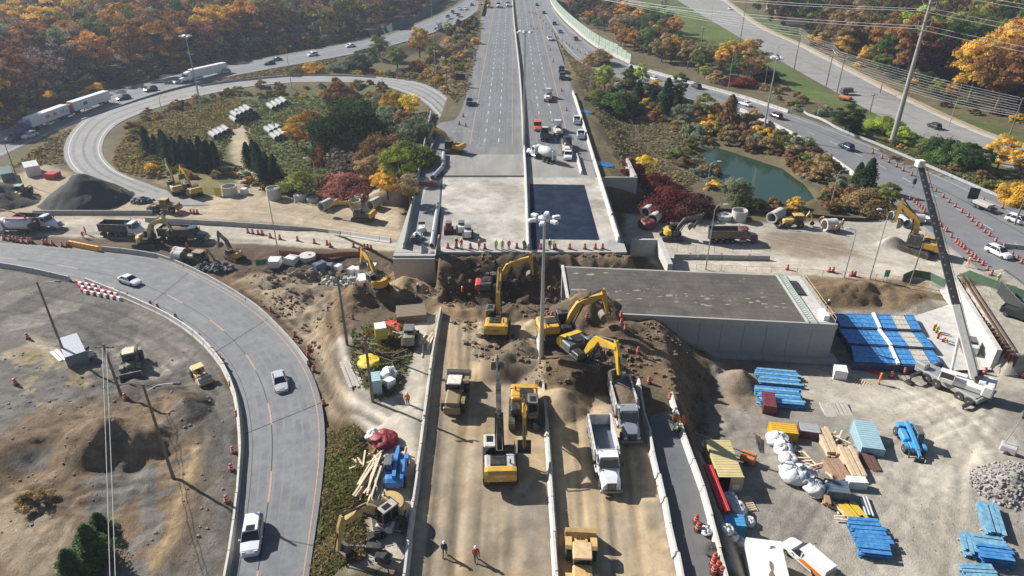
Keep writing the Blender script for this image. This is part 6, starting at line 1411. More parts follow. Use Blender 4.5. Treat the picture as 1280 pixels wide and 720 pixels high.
# ------------------------------------------------------------------ mobile crane
def crane():
    base = Vector(G(1190, 489)); t = thing('mobile_crane', 'white mobile crane with very long dark tipped boom beside the blue formwork', 'crane', tuple(base), 0)
    hd_ = HD(base, G(1150, 470)); Rz = Matrix.Rotation(hd_, 4, 'Z')
    def nb(): m = MB(); m.T = Rz; return m
    b = nb(); b.rbox(-1.3,1.3,-3.9,5.0,.9,1.5,.1); b.rbox(-1.25,-.2,3.6,5.1,1.3,2.3,.15); b.build('carrier', dpaint(), t, (.30,.31,.31))
    b = nb(); b.rbox(-1.28,1.28,-3.5,3.4,1.5,1.6,.03); b.build('carrier_deck', Mgal(), t)
    for y in (-2.9,-1.6,1.6,3.0):
        for s in (-1,1):
            w_ = wheel(t, 0, 0, .7, .5); v = Rz @ Vector((s*1.15, y, .7)); w_.location = v; w_.rotation_euler = (0,0,hd_)
    for y in (-3.4, 4.0):
        for s in (-1,1):
            b = nb(); b.box(min(0,s*3.4),max(0,s*3.4),y-.2,y+.2,.9,1.25); b.tube((s*3.3,y,1.2),(s*3.3,y,.1),.12); b.rbox(s*3.3-.5,s*3.3+.5,y-.5,y+.5,-.05,.12,.03); b.build('outrigger', Mdk(), t)
    tip = P(1150, 205, 0); u, a_, c_ = ray(1150, 205); tp = Vector((u*85, a_*85, CAMZ+c_*85))-base
    hx = math.atan2(-tp.x, tp.y); Rs = Matrix.Rotation(hx, 4, 'Z')
    def ns(): m = MB(); m.T = Rs; return m
    b = ns(); b.rbox(-1.3,1.3,-3.4,1.2,1.75,2.5,.12); b.rbox(.3,1.3,-3.0,-1.0,2.4,3.2,.15); b.build('superstructure', mat('crane_white', (.75,.73,.69), .5, dust=.25), t)
    b = ns(); b.rbox(-1.45,1.45,-4.3,-3.0,1.7,3.2,.18); b.rbox(-1.0,1.0,-3.2,-2.4,3.0,3.4,.1); b.build('counterweight', mat('crane_white'), t)
    b = ns(); b.rbox(-1.5,-.55,.2,2.0,1.8,2.4,.06); 
    for x in (-1.46,-.6):
        for y in (.25,1.9): b.box(x-.05,x+.05,y-.05,y+.05,2.3,3.3)
    b.rbox(-1.52,-.55,.15,2.0,3.3,3.4,.04); b.build('cab', mat('crane_white'), t); g = ns(); g.box(-1.45,-.62,.3,1.88,2.4,3.28); g.build('cab_glass', Mgls(), t)
    b = ns(); b.lathe([(.1,-.6),(.45,-.6),(.4,-.5),(.4,.5),(.45,.6),(.1,.6)],0,-2.2,3.5,14,axis='x'); b.build('winch_drum', Mdk(), t)
    # boom
    pv = Rs @ Vector((0,-1.8,3.1)); d = (tp-pv); L_ = d.length; dn = d.normalized(); side = dn.cross(Vector((0,0,1))).normalized(); upv = side.cross(dn)
    secs = [(0,.36,.42,'white'),(.34,.60,.36,'dark'),(.58,.82,.31,'dark'),(.80,1.0,.26,'dark')]
    for s0, s1_, hw, cc in secs:
        b = MB(); rr = []
        for s in (s0, s1_): c = pv+d*s; rr.append([tuple(c+side*x*hw+upv*y*hw*1.2) for x, y in ((-1,-.6),(-.5,-1),(.5,-1),(1,-.6),(1,1),(-1,1))])
        b.loft(rr); b.build('boom_section', mat('crane_white') if cc == 'white' else mat('crane_dark', (.045,.05,.06), .5, dust=.12), t)
        if cc == 'dark':
            b = MB(); n = 7
            for k in range(n): c = pv+d*(s0+(s1_-s0)*(k+.6)/n); b.tube(tuple(c-side*(hw+.01)), tuple(c+side*(hw+.01)), .13, n=8)
            b.build('pin_hole', mat('pin_hole_grey', (.25,.26,.27), .6), t)
    b = MB(); hd2 = pv+d; b.rbox(-.45,.45,-.45,.45,-.3,.5,.08); b.v = [tuple(Vector(p)+hd2) for p in b.v]; b.build('boom_head', mat('crane_white'), t)
    b = MB(); c = pv+d*.22; b.tube(tuple(Rs @ Vector((0,.8,2.4))), tuple(c-upv*.4), .2, .2, 10); b.tube(tuple((Rs @ Vector((0,.8,2.4)))*.4+(c-upv*.4)*.6), tuple(c-upv*.4), .13, .13, 8, 1); b.build('lift_cylinder', [mat('crane_white'), Mst()], t)
    b = MB(); b.path([tuple(pv+upv*.7+d*.02), tuple(pv+upv*.62+d*.98)], .03, 5); b.tube(tuple(hd2), (hd2.x, hd2.y, hd2.z-2.0), .025, n=5); b.build('hoist_cable', Mdk(), t)
    b = MB(); zk = hd2.z-2.6; b.rbox(hd2.x-.2,hd2.x+.2,hd2.y-.15,hd2.y+.15,zk,zk+.7,.05); b.path([(hd2.x,hd2.y,zk),(hd2.x+.1,hd2.y,zk-.3),(hd2.x,hd2.y,zk-.5),(hd2.x-.12,hd2.y,zk-.35)],.05,5); b.build('hook_block', mat('crane_dark'), t)
crane()
# ------------------------------------------------------------------ poles, masts and wires
def pole_top(base, tx, ty):
    v = (ty-360)/FPX; dy = base[1]; return CAMZ-dy*(SP+v*CP)/(CP-v*SP)
POLES = {}
def pole(kind, bx, by, tx, ty, label, name='light_pole', cat='light pole', rz=0.0, key=None, lamp_dx=1.0, z=None):
    b0 = G(bx, by) if z is None else P(bx, by, z); h = max(4, pole_top(b0, tx, ty)-b0[2]); t = thing(name, label, cat, b0, rz); POLES[key or len(POLES)] = (Vector(b0), h)
    b = MB()
    if kind == 'mast':
        b.tube((0,0,0),(0,0,h),.30,.13,10); b.rbox(-.4,.4,-.4,.4,0,.5,.05); b.build('mast', Mgal(), t); b = MB(); b.lathe([(.2,-.3),(.75,-.25),(.75,.15),(.3,.4)],0,0,h,14)
        b.build('lamp_ring', Mgal(), t)
        for k in range(6):
            a = k*PI/3+.3; c = Vector((1.45*math.cos(a), 1.45*math.sin(a), h)); b = MB(); b.T = Matrix.Translation(c) @ Matrix.Rotation(a, 4, 'Z'); b.rbox(-.45,.45,-.3,.3,-.18,.16,.08); b.T = None; b.tube((.5*math.cos(a),.5*math.sin(a),h),(1.2*math.cos(a),1.2*math.sin(a),h),.05); b.build('lamp_head', mat('lamp_housing', (.62,.64,.66), .4), t)
    elif kind == 'lamp':
        m = Mgal(); b.tube((0,0,0),(0,0,h-.8),.13,.07,8); b.path([(0,0,h-.9),(lamp_dx*.3,0,h-.3),(lamp_dx*.9,0,h),(lamp_dx*1.9,0,h+.1)],.05,6); b.build('post', m, t); b = MB(); b.T = Matrix.Translation((lamp_dx*2.2,0,h+.08)); b.rbox(-.42,.42,-.16,.16,-.09,.08,.05); b.build('lamp_head', mat('lamp_housing'), t)
    elif kind == 'wood':
        b.tube((0,0,-.2),(0,0,h),.20,.13,9); b.build('post', Mpole(), t); b = MB(); b.box(-1.2,1.2,-.06,.06,h-.6,h-.45); b.build('crossarm', Mpole(), t); b = MB()
        for x in (-1.1,-.4,.4,1.1): b.lathe([(.03,0),(.07,.05),(.06,.2),(.02,.25)], x, 0, h-.45, 7)
        b.build('insulator', Mgal(), t)
    elif kind == 'woodlamp':
        b.tube((0,0,-.2),(0,0,h),.19,.12,9); b.build('post', Mpole(), t); b = MB(); b.path([(0,0,h-1.0),(lamp_dx*1.3,0,h-.1),(lamp_dx*2.6,0,h+.1)],.045,6); b.build('lamp_arm', Mgal(), t); b = MB(); b.T = Matrix.Translation((lamp_dx*2.9,0,h+.08)); b.rbox(-.4,.4,-.15,.15,-.08,.08,.05); b.build('lamp_head', Mdk(), t)
    elif kind == 'plain':
        b.tube((0,0,-.2),(0,0,h),.13,.08,8); b.build('post', Mpole(), t)
    elif kind == 'steel':
        b.tube((0,0,0),(0,0,h),.75,.28,12); b.build('post', mat('weathered_steel_pole', (.34,.32,.29), .7, .2, .15, .8), t)
        for k, zz in enumerate((.97,.86,.76)):
            for s in (-1,1): b = MB(); b.path([(0,0,h*zz),(s*1.6,0,h*zz+.5),(s*3.2,0,h*zz+.7)],.11,6); b.tube((s*3.2,0,h*zz+.7),(s*3.2,0,h*zz-1.1),.08,n=6); b.build('arm', Mgal(), t)
    return t
pole('mast', 676, 461, 683, 273, 'tall mast with a ring of lamps in the median between the diggers', z=6, key='m0')
pole('mast', 655, 186, 652, 40, 'mast with lamp ring in the median north of the bare deck', z=6)
pole('mast', 253, 141, 236, 45, 'high lamp mast between the outer ramp and the loop')
pole('mast', 953, 172, 965, 72, 'high lamp mast at the right bank of the pond')
LMP = [(210,169,197,120,'inside the left bend of the loop',1),(349,321,340,236,'in the red netting beside the cross road',1),(398,246,394,198,'in the pink sumac above the concrete rings',-1),(365,111,360,58,'at the top left of the loop',1),(446,33,444,-4,'in front of the wood by the outer ramp',1),(480,129,479,97,'at the loop top beside the golden bush',1),(545,101,543,36,'on the wedge beside the highway',1),(540,23,539,-2,'near the noise fence at the top',1),
 (747,84,749,38,'beside the ramp verge at the noise wall',-1),(737,124,738,92,'on the grass next to the yellow green tree',1),(910,112,919,48,'behind the red bushes at the east ramp',-1),(955,110,960,66,'at the lower edge of the lawn',-1),(961,126,968,56,'tallest beside the second mast east of the lawn',1),(1037,262,1045,213,'in the brush above the trench',1),(1087,349,1098,262,'with bent arm in front of the trench pit',-1),(1055,347,1063,286,'left of the bent arm pole by the trench',-1),(879,267,889,202,'beside the silvery willow',1),(882,337,892,256,'in front of the dark red dump truck',1),(889,26,890,1,'on the lawn by the side road',1),(1186,158,1192,126,'below the wires right of the black suv',1)]
for bx, by, tx, ty, lab, dx in LMP: pole('lamp', bx, by, tx, ty, 'grey street light '+lab, lamp_dx=dx*.8, key=(bx, by))
pole('woodlamp', 84, 451, 47, 352, 'wooden lamp pole leaning over the grey cabin in the west yard', 'utility_pole', 'utility pole', lamp_dx=1)
pole('wood', 151, 493, 133, 430, 'shorter wooden pole beside the dark loader in the west yard', 'utility_pole', 'utility pole', key='w1')
pole('woodlamp', 217, 598, 180, 480, 'wooden pole with lamp arm casting a long shadow in the west yard', 'utility_pole', 'utility pole', lamp_dx=1.2)
pole('wood', 434, 431, 421, 345, 'wooden pole with crossarm beside the haul road curve', 'utility_pole', 'utility pole')
pole('wood', 466, 502, 461, 420, 'wooden pole behind the pale blue toilet on the strip', 'utility_pole', 'utility pole')
pole('plain', 24, 229, 10, 180, 'thin dark pole at the far left yard', 'utility_pole', 'utility pole')
pole('plain', 1137, 356, 1151, 304, 'bare brown pole right of the green sign by the trench', 'utility_pole', 'utility pole')
for k, (bx, by, tx, ty, lab) in enumerate([(872,93,877,34,'grey wooden pole between the trees behind the east ramp'),(923,66,932,-20,'tall dark wooden pole on the lawn by the side road'),(992,89,999,36,'first pole of the wire row along the side road'),(1032,110,1042,55,'second pole of the wire row along the side road'),(1046,116,1056,66,'third pole of the wire row beside the trailer'),(1100,116,1104,90,'short pole under the wires before the orange tree'),(1087,141,1091,117,'short pole standing at the bend of the side road'),(1260,174,1275,122,'last pole of the wire row at the right edge'),(1268,281,1280,240,'pole at the right edge beside the white car'),(559,118,557,88,'short wooden post on the wedge near the message board')]):
    pole('wood', bx, by, tx, ty, lab, 'utility_pole', 'utility pole', key='u%d' % k, rz=.5)
pole('steel', 1114, 181, 1162, -25, 'very large steel transmission pole beside the side road', 'transmission_pole', 'power pole', rz=.6, key='st')
def wire(a, b_, sag, r, label, group='overhead wires'):
    a, b_ = Vector(a), Vector(b_); m = MB(); o = a.copy(); m.path([tuple(a.lerp(b_, k/14)-o-Vector((0,0,sag*4*(k/14)*(1-k/14)))) for k in range(15)], r, 4); w_ = m.build('power_line', mat('cable_grey', (.42,.42,.42), .5, .3), None); w_.location = o; tag(w_, label, 'wire', group)
def tp(k, f=1.0): b0, h = POLES[k]; return b0+Vector((0,0,h*f))
chain = ['u2','u3','u4','u7']
for i in range(3):
    for j in range(9): a, b_ = tp(chain[i]), tp(chain[i+1]); o = Vector((-.8+.2*j, .5*(j % 3), -.7*j)); wire(a+o, b_+o, .6+.1*j, .035, '%s wire from the top between the %s and %s poles of the side road row' % (ORD[j], ['first','second','third'][i], ['second','third','last'][i]))
for j in range(5): a = tp('u7')+Vector((0,0,-.9*j)); wire(a, a+Vector((60,-28,2)), 1, .035, '%s wire from the top leaving the last pole to the right' % ORD[j])
for j in range(4): a = tp('u2')+Vector((0,0,-.9*j)); wire(a, a+Vector((-90,170,3)), 2, .04, '%s wire from the top leaving the first pole to the back' % ORD[j])
b0, h = POLES['st']; cz, sz = math.cos(.6), math.sin(.6)
for k, zz in enumerate((.97,.86,.76)):
    for s in (-1, 1):
        a = b0+Vector((s*3.2*cz, s*3.2*sz, h*zz-1.1)); wire(a, a+Vector((75,-105,-1)), 3.0, .05, '%s wire running right from the %s arm of the transmission pole' % (['left','right'][s > 0], ['top','middle','lowest'][k])); wire(a, a+Vector((-150,210,4)), 5.5, .05, '%s wire running back from the %s arm of the transmission pole' % (['left','right'][s > 0], ['top','middle','lowest'][k]))
a = tp('w1'); 
for s, n in ((-.25,'left'),(.25,'right')): wire(a+Vector((s,0,-.4)), (P(146+s*16, 900, 13)), .3, .035, '%s one of two pale cables running toward the camera from the short wooden pole' % n)
# ------------------------------------------------------------------ orange barrels
def make_barrel():
    t = thing('traffic_barrel', '', 'traffic barrel'); b = MB(); b.lathe([(.27,.05),(.27,.35),(.24,.36),(.24,.65),(.20,.66),(.20,.95),(.15,1.02),(.05,1.04)],0,0,0,10); b.build('body', Mred(), t)
    for r, z in ((.262,.42),(.222,.72)): b = MB(); b.lathe([(r-.01,z),(r-.01,z+.065)],0,0,0,10); b.build('reflective_band', Mwht(), t)
    b = MB(); b.lathe([(.4,0),(.38,.07),(.27,.08)],0,0,0,10); b.build('base', Mrub(), t); return t
BR_ = {
 'beside the cross road in front of the overpass': [(323,293),(328,293),(338,297),(350,299),(372,301),(393,304),(409,306),(413,309),(442,309),(456,311),(460,311),(464,312)],
 'along the left edge of the tank truck': [(5,299),(13,300),(18,301),(22,302),(29,303),(36,303),(40,303),(55,305),(59,305),(66,306),(78,308),(84,308)],
 'around the yellow roofed loader': [(239,267),(243,267),(247,267),(226,269),(130,283),(310,291),(316,292),(235,246)],
 'across the front edge of the bare deck': [(560,310),(570,310),(588,310.5),(606,311),(646,310),(657,310),(676,311),(694,311),(712,311),(731,311),(744,311),(753,311)],
 'along the inner edge of the east ramp': [(960+x/4,181.5+y/4) for x, y in [(707,275),(728,288),(742,300),(755,312),(768,322),(780,336),(826,378),(838,390),(848,400),(860,408),(880,428),(888,434),(913,463),(938,487),(948,502),(963,510),(978,520),(997,542),(1016,557),(1032,568),(1050,585),(1070,600),(1094,626),(1114,650),(1165,710)]],
 'along the outer edge of the east ramp': [(960+x/4,181.5+y/4) for x, y in [(522,40),(568,65),(603,85),(642,108),(674,128),(716,152),(800,208),(836,232),(874,262),(903,287),(934,310),(966,337),(998,360),(1018,382),(1042,404),(1062,415),(1082,437),(1104,455),(1136,484),(1176,515),(1218,555),(1242,573),(1264,592),(1170,315),(1074,282)]],
 'closing the far highway lanes': [(640+x/4,1+y/4) for x, y in [(85,60),(100,60),(115,65),(125,70),(140,85),(155,105),(170,120),(185,138),(200,155),(215,175),(230,190),(250,203),(270,218),(285,228),(300,240),(325,250),(340,262),(365,272),(390,278),(410,290),(95,130),(110,142),(125,142),(150,142),(205,305),(190,250),(248,452),(272,550)]],
 'where the loop meets the highway': [(574,156),(582,158),(579,146),(541,157),(546,164)],
 'inside the curved road': [(x/4,361+y/4) for x, y in [(605,35),(640,45),(755,85),(790,100),(880,150),(1000,250),(1065,320),(1085,340),(1105,365),(1125,400),(1155,490),(1185,640),(140,250),(80,480),(630,555)]]+[(292,566),(290,588),(284,628)],
 'outside the curved road by the haul track': [(320+x/4,361+y/4) for x, y in [(75,115),(195,240),(265,310),(262,345),(290,415),(340,585)]],
 'on the slope beside the bridge box': [(640+x/4,361+y/4) for x, y in [(200,145),(375,152),(545,145),(547,180),(567,207),(630,322),(685,472)]],
 'in the dark closed lane': [(870,653),(872,663),(893,701),(891,707),(897,711),(892,716),(901,718),(837,500)],
 'in front of the blue formwork': [(960+x/4,361+y/4) for x, y in [(615,443),(680,424),(750,408),(838,414),(1008,422),(1080,424),(1270,444)]],
 'along the barrier of the dark red dump truck': [(862,322),(901,323),(936,324),(1036,340),(1041,340),(1064,345),(1068,345),(984,337)],
 'beside the storage strip pile': [(497,395),(441,400),(507,413),(498,392)],
}
for where, pts in BR_.items():
    for i, (x, y) in enumerate(pts):
        zz = 6.0 if ('deck' in where) else None; p = G(x, y) if zz is None else P(x, y, zz); k = 1.0
        place('barrel', make_barrel, p, random.uniform(0, 6), 'orange barrel %s, %s of them' % (where, ordw(i)), 'orange traffic barrels', k)
# ------------------------------------------------------------------ precast bridge box beside the highway
def box_bridge():
    zt = 6.4; A = P(702.5, 333, zt); B = P(711.5, 388.5, zt); Cc = P(1047, 405, zt); D = P(1004, 345, zt); o = Vector(((A[0]+Cc[0])/2, (A[1]+Cc[1])/2, 0)); t = thing('bridge_box', 'new concrete bridge box with a wide dark roof deck waiting beside the highway', 'bridge', tuple(o))
    def L(u, v, z): # u along the length, v from south to north
        s = Vector(B).lerp(Vector(Cc), u); n = Vector(A).lerp(Vector(D), u); p = s.lerp(n, v)-o; return (p.x, p.y, z)
    def hexa(b, u0, u1, v0, v1, z0, z1, mi=None): b.add([L(u0,v0,z0),L(u1,v0,z0),L(u1,v1,z0),L(u0,v1,z0),L(u0,v0,z1),L(u1,v0,z1),L(u1,v1,z1),L(u0,v1,z1)], [(0,3,2,1),(4,5,6,7),(0,1,5,4),(1,2,6,5),(2,3,7,6),(3,0,4,7)], mi)
    b = MB(); hexa(b, 0, 1, -.012, 1.012, 5.45, 6.37); b.build('roof_slab', Mcon(), t)
    cw = mat('cast_wall', (.37,.365,.35), .85, 0, .22, .7, bump=.01, col2=(.29,.285,.275)); b = MB(); 
    n = 12
    for k in range(n): hexa(b, k/n+.0006, (k+1)/n-.0006, 0, .07, -.3, 5.45)
    b.build('side_wall', cw, t); b = MB(); hexa(b, 0, 1, .93, 1, -.3, 5.45); b.build('side_wall', cw, t)
    b = MB(); hexa(b, .001, 1.03, -.06, .10, -.5, .55); hexa(b, .0, 1.03, .9, 1.05, -.5, .5); b.build('footing', Mcon(), t)
    b = MB(); hexa(b, .012, .885, .012, .985, 6.37, 6.40); b.build('deck_membrane', asphalt('roofing_sheet', (.075,.068,.062), (.135,.12,.10), .3), t)
    b = MB()
    for k in range(1, 26): hexa(b, .012+.873*k/26-.0006, .012+.873*k/26+.0006, .012, .985, 6.40, 6.404)
    for k in range(1, 12): hexa(b, .012, .885, k/12-.002, k/12+.002, 6.404, 6.407)
    b.build('membrane_seams', mat('seam_grey', (.06,.055,.05), .8), t)
    b = MB()
    for k in range(70):
        u = random.uniform(.03,.86); v = random.choice([random.uniform(.1,.9), random.uniform(.25,.5)]); p = Vector(L(u,v,6.413)); m = random.randint(5,9); rr = random.uniform(.12,.6); b.add([(p.x+rr*random.uniform(.4,1.6)*math.cos(a*2*PI/m), p.y+rr*random.uniform(.2,.7)*math.sin(a*2*PI/m), 6.412+k*.0002) for a in range(m)], [tuple(range(m))])
    mp_ = b.build('mud_patches', mat('dry_mud', (.27,.24,.19), .95, 0, .3, 2), t); mp_['kind'] = 'stuff'
    b = MB(); hexa(b, .89, .985, .02, .99, 6.37, 6.40); b.build('pale_end_strip', Mconw(), t)
    b = MB(); hexa(b, -.004, .008, -.01, 1.01, 6.37, 6.62); b.build('edge_beam', Mconw(), t)
    b = MB(); g = mat('green_formwork', (.16,.30,.24), .6)
    for v in np.linspace(.0,1.0,26): p = L(.895,v,6.4); q = L(.915,v+.02,6.4); b.tube(p, (q[0],q[1],6.85), .04, n=4)
    b.tube(L(.895,0,6.5),L(.895,1,6.5),.06,n=4); b.tube(L(.915,0,6.85),L(.915,1,6.85),.06,n=4); b.build('formwork_strip', g, t)
    b = MB()
    for v in np.linspace(0,1,9): p = L(.99,v,6.37); b.tube(p,(p[0],p[1],7.5),.04,n=5)
    for z in (6.9,7.45): b.tube(L(.99,0,z),L(.99,1,z),.035,n=5)
    b.build('guard_rail', Mwood(), t)
    b = MB(); hexa(b, .925,.955,.55,.85,6.4,6.6); b.build('hatch', Mdk(), t)
    b = MB(); hexa(b, .955,.975,.05,.2,6.4,7.2); b.build('white_tarp', Mwht(), t)
box_bridge()
# blue formwork tables
def formwork():
    rows = [((1044,392),(1142,394),(1152,413),(1051,408.5)), ((1049,411),(1153,416),(1169,435.5),(1062,429.5)), ((1064,432),(1166,438),(1180,458.5),(1069,453))]
    tanm = mat('weathered_panel', (.46,.43,.36), .8, 0, .2, 1.5)
    for i, (a, b_, c, d) in enumerate(rows):
        zt = 1.3; A, B, Cc, D = [Vector(P(*q, zt)) for q in (a, b_, c, d)]; o = ((A+Cc)/2); o.z = 0; t = thing('formwork_table', 'blue slab formwork table in the %s row beside the bridge box' % ['far','middle','near'][i], 'formwork', tuple(o), 0, 'blue formwork tables')
        def L(u, v, z): p = A.lerp(B, u).lerp(D.lerp(Cc, u), v)-o; return (p.x, p.y, z)
        def hexa(b, u0, u1, v0, v1, z0, z1): b.add([L(u0,v0,z0),L(u1,v0,z0),L(u1,v1,z0),L(u0,v1,z0),L(u0,v0,z1),L(u1,v0,z1),L(u1,v1,z1),L(u0,v1,z1)], [(0,3,2,1),(4,5,6,7),(0,1,5,4),(1,2,6,5),(2,3,7,6),(3,0,4,7)])
        for u0, u1, m in ((0,.46,Mblu()),(.52,.70,Mblu()),(.71,.87,tanm),(.89,1.0,Mblu())):
            b = MB(); hexa(b, u0, u1, .02, .94, .9, 1.3)
            for v in (.02,.33,.64,.93): hexa(b, u0, u1, v, v+.03, 1.3, 1.36)
            n = max(2, int((u1-u0)*22))
            for k in range(n+1): u = u0+(u1-u0)*k/n; hexa(b, max(u0,u-.004), min(u1,u+.004), .02, .94, 1.3, 1.34)
            b.build('panel', m, t)
        b = MB(); hexa(b, .47, .505, -.05, 1.0, 1.1, 1.55); b.build('white_beam', Mwht(), t)
        b = MB(); hexa(b, -.02, 1.0, .96, 1.02, .0, 1.25); hexa(b, -.02, 1.0, -.04, .0, .0, 1.25)
        for u in np.linspace(0,1,9): b.tube(L(u,.5,0),L(u,.5,.9),.06,n=6)
        b.build('girder', mat('navy_steel', (.02,.05,.14), .5, dust=.3), t)
formwork()
# white walled trench
def trench():
    edge = [Vector(P(x, y, 0)) for x, y in ((1184,364),(1241.5,463.5))]; o = edge[1].copy(); t = thing('retaining_wall', 'white concrete trench wall with rails on top at the right edge', 'retaining wall', tuple(o)); d = (edge[1]-edge[0]).normalized(); n = Vector((-d.y, d.x, 0)); n = n if n.x > 0 else -n
    def pl(s, w_, z): return tuple(edge[0]+d*s+n*w_-o+Vector((0,0,z)))
    Ln = (edge[1]-edge[0]).length; b = MB()
    for k in range(8): s0, s1_ = Ln*k/8+.02, Ln*(k+1)/8-.02; b.loft([[pl(s, w_, z) for w_, z in ((-.55,-.3),(.1,-.3),(.1,3.55),(-.55,3.55))] for s in (s0, s1_)])
    b.build('wall_panel', Mconw(), t); b = MB(); b.loft([[pl(s, w_, z) for w_, z in ((-1.2,-.2),(-.5,-.2),(-.5,.45),(-1.2,.45))] for s in (0, Ln)]); b.build('footing', Mconw(), t)
    for w_ in (1.0, 1.7): b = MB(); b.loft([[pl(s, w_+q, z) for q, z in ((-.08,3.5),(.08,3.5),(.08,3.72),(-.08,3.72))] for s in (0, Ln)]); b.build('rail', mat('rusty_rail', (.13,.075,.05), .8), t)
    return edge
_e = trench()
poly_sheet('concrete_base', [(1140,396),(1188,380),(1240,462),(1182,463)], .42, Mconw())
def make_pile(): 
    t = thing('sheet_pile_post', '', 'steel post'); m = mat('rusty_steel', (.11,.055,.035), .8, .2, .2, 3); b = MB(); b.box(-.18,.18,-.2,-.16,-.3,1.2); b.box(-.18,.18,.16,.2,-.3,1.2); b.box(-.02,.02,-.17,.17,-.3,1.2); b.build('post', m, t); b = MB(); b.box(-.3,.3,-.25,.25,1.2,1.25); b.build('cap_plate', m, t); return t
for k in range(19):
    f = k/18; p = G(1199+67*f, 373+83*f); place('pile', make_pile, p, .6, 'rusty steel post on the bank above the white trench wall, %s from the back' % ordw(k), 'rusty steel posts above the trench')
# fences
def fence(pts, h, label, m, z=None, step=3.0, netcol=True, postm=None, name='fence', cat='fence', thick=.02):
    a = resample([G(*p) if z is None else P(p[0],p[1],z) for p in pts], step=step); o = Vector(a[0]); t = thing(name, label, cat, tuple(o)); pm = postm or mat('fence_grey', (.17,.175,.18), .6, .2); b = MB(); nb = MB()
    for i, p in enumerate(a):
        q = Vector(p)-o; gz = LV(p[0], p[1])-o.z if z is None else q.z; a[i][2] = gz+o.z; b.tube((q.x,q.y,gz-.2),(q.x,q.y,gz+h+.05),.035,n=5)
    for i in range(len(a)-1):
        p, q = Vector(a[i])-o, Vector(a[i+1])-o; b.tube((p.x,p.y,p.z+h),(q.x,q.y,q.z+h),.025,n=4)
        if netcol: d = (q-p).normalized(); nn = Vector((-d.y,d.x,0))*thick; nb.loft([[tuple(e+nn*s+Vector((0,0,zz))) for s, zz in ((-1,.02),(1,.02),(1,h),(-1,h))] for e in (p, q)])
        else:
            for k in range(1, 5): b.tube((p.x,p.y,p.z+h*k/5),(q.x,q.y,q.z+h*k/5),.008,n=3); e = p.lerp(q, k/5); b.tube((e.x,e.y,e.z),(e.x,e.y,e.z+h),.008,n=3)
    b.build('post', pm, t)
    if netcol: nb.build('net', m, t)
    return t
netm = lambda n, c: mat(n, c, .8, 0, .3, 2)
fence([(1127,352),(1150,346),(1205,346),(1240,360),(1285,376)], 1.5, 'green debris net fence along the yard side of the east ramp', netm('green_net', (.07,.13,.08)))
fence([(1246,366),(1262,385),(1268,392),(1292,408)], 2.2, 'black sheet fence above the trench at the right edge', netm('black_net', (.03,.032,.03)))
fence([(870,337),(920,339),(990,342),(1060,347),(1128,353)], 1.1, 'low red mesh fence along the near side of the cross road', None, netcol=False, postm=mat('red_post', (.35,.05,.04), .6), step=4)
fence([(846,314),(880,315),(962,316)], 1.4, 'grey railing behind the cross road barrier', None, netcol=False)
fence([(772,134),(790,160),(806,188),(830,208),(870,228),(905,246)], 1.6, 'chain link fence running down the dry slope to the pond', None, netcol=False, step=4)
fence([(877,264),(930,266),(985,269),(1060,276),(1098,276)], .8, 'long black silt fence at the near foot of the pond bank', netm('black_net', (.03,.03,.03)))
fence([(918,458),(950,459),(985,460)], 2.0, 'temporary wire panel fence at the foot of the bridge box wall', None, netcol=False, step=3)
fence([(347,318),(372,320),(395,322),(425,321),(452,320)], .9, 'torn orange red netting beside the cross road', netm('orange_net', (.35,.09,.05)))
fence([(533,142),(540,158),(545,175),(539,190),(535,200)], .9, 'dark guardrail at the inner end of the loop', netm('dark_rail', (.09,.10,.11)), z=None)
fence([(1000,137),(1040,158),(1100,183),(1190,222),(1285,262)], .7, 'steel guardrail along the far side of the east ramp', netm('rail_grey', (.35,.36,.37)), step=4)
fence([(470,98),(430,95.5),(370,95.5),(300,101.5),(250,108)], .7, 'guardrail round the top of the loop', netm('rail_grey', (.35,.36,.37)), step=4)
fence([(475,43),(500,36),(525,26),(545,10),(555,-4)], 4.5, 'dark noise fence at the end of the wood', netm('dark_fence', (.05,.075,.09)), step=5, name='noise_fence', cat='noise fence')
fence([(1160,170),(1140,178),(1120,172),(1090,178),(1170,210),(1290,262)][:3], 1.2, 'short wire fence beside the large steel pole', None, netcol=False)
fence([(1008,218),(1000,228),(1040,245),(1085,262)], 1.2, 'pale cable rail in the brush right of the pond', None, netcol=False, step=5)
# wing wall left in the pit east of the deck
def hexp(name, parts, label, cat, m):
    o = Vector(parts[0][0]); o.z = 0; t = thing(name, label, cat, tuple(o))
    for pn, a, b_, w_, z0, z1, z2 in [(n_, *r) for n_, r in [('wall_panel', p) for p in parts]]:
        a, b_ = Vector(a), Vector(b_); d = (b_-a); d.z = 0; d.normalize(); n = Vector((-d.y,d.x,0))*w_/2; b = MB(); b.loft([[tuple(Vector((e.x,e.y,0))-o*1+n*s+Vector((0,0,z))) for s, z in ((-1,z0),(1,z0),(1,zz),(-1,zz))] for e, zz in ((a, z1),(b_, z2))]); b.build(pn, m, t)
    return t
hexp('wing_wall', [(P(789,299,3.5), P(824,299,3.5), .5, 0, 3.5, 3.5), (P(824,298,3.5), P(838,330,2.6), .9, -.3, 3.6, 2.6)], 'cream remnant of a wing wall in the pit right of the deck corner', 'wall', Mconw())
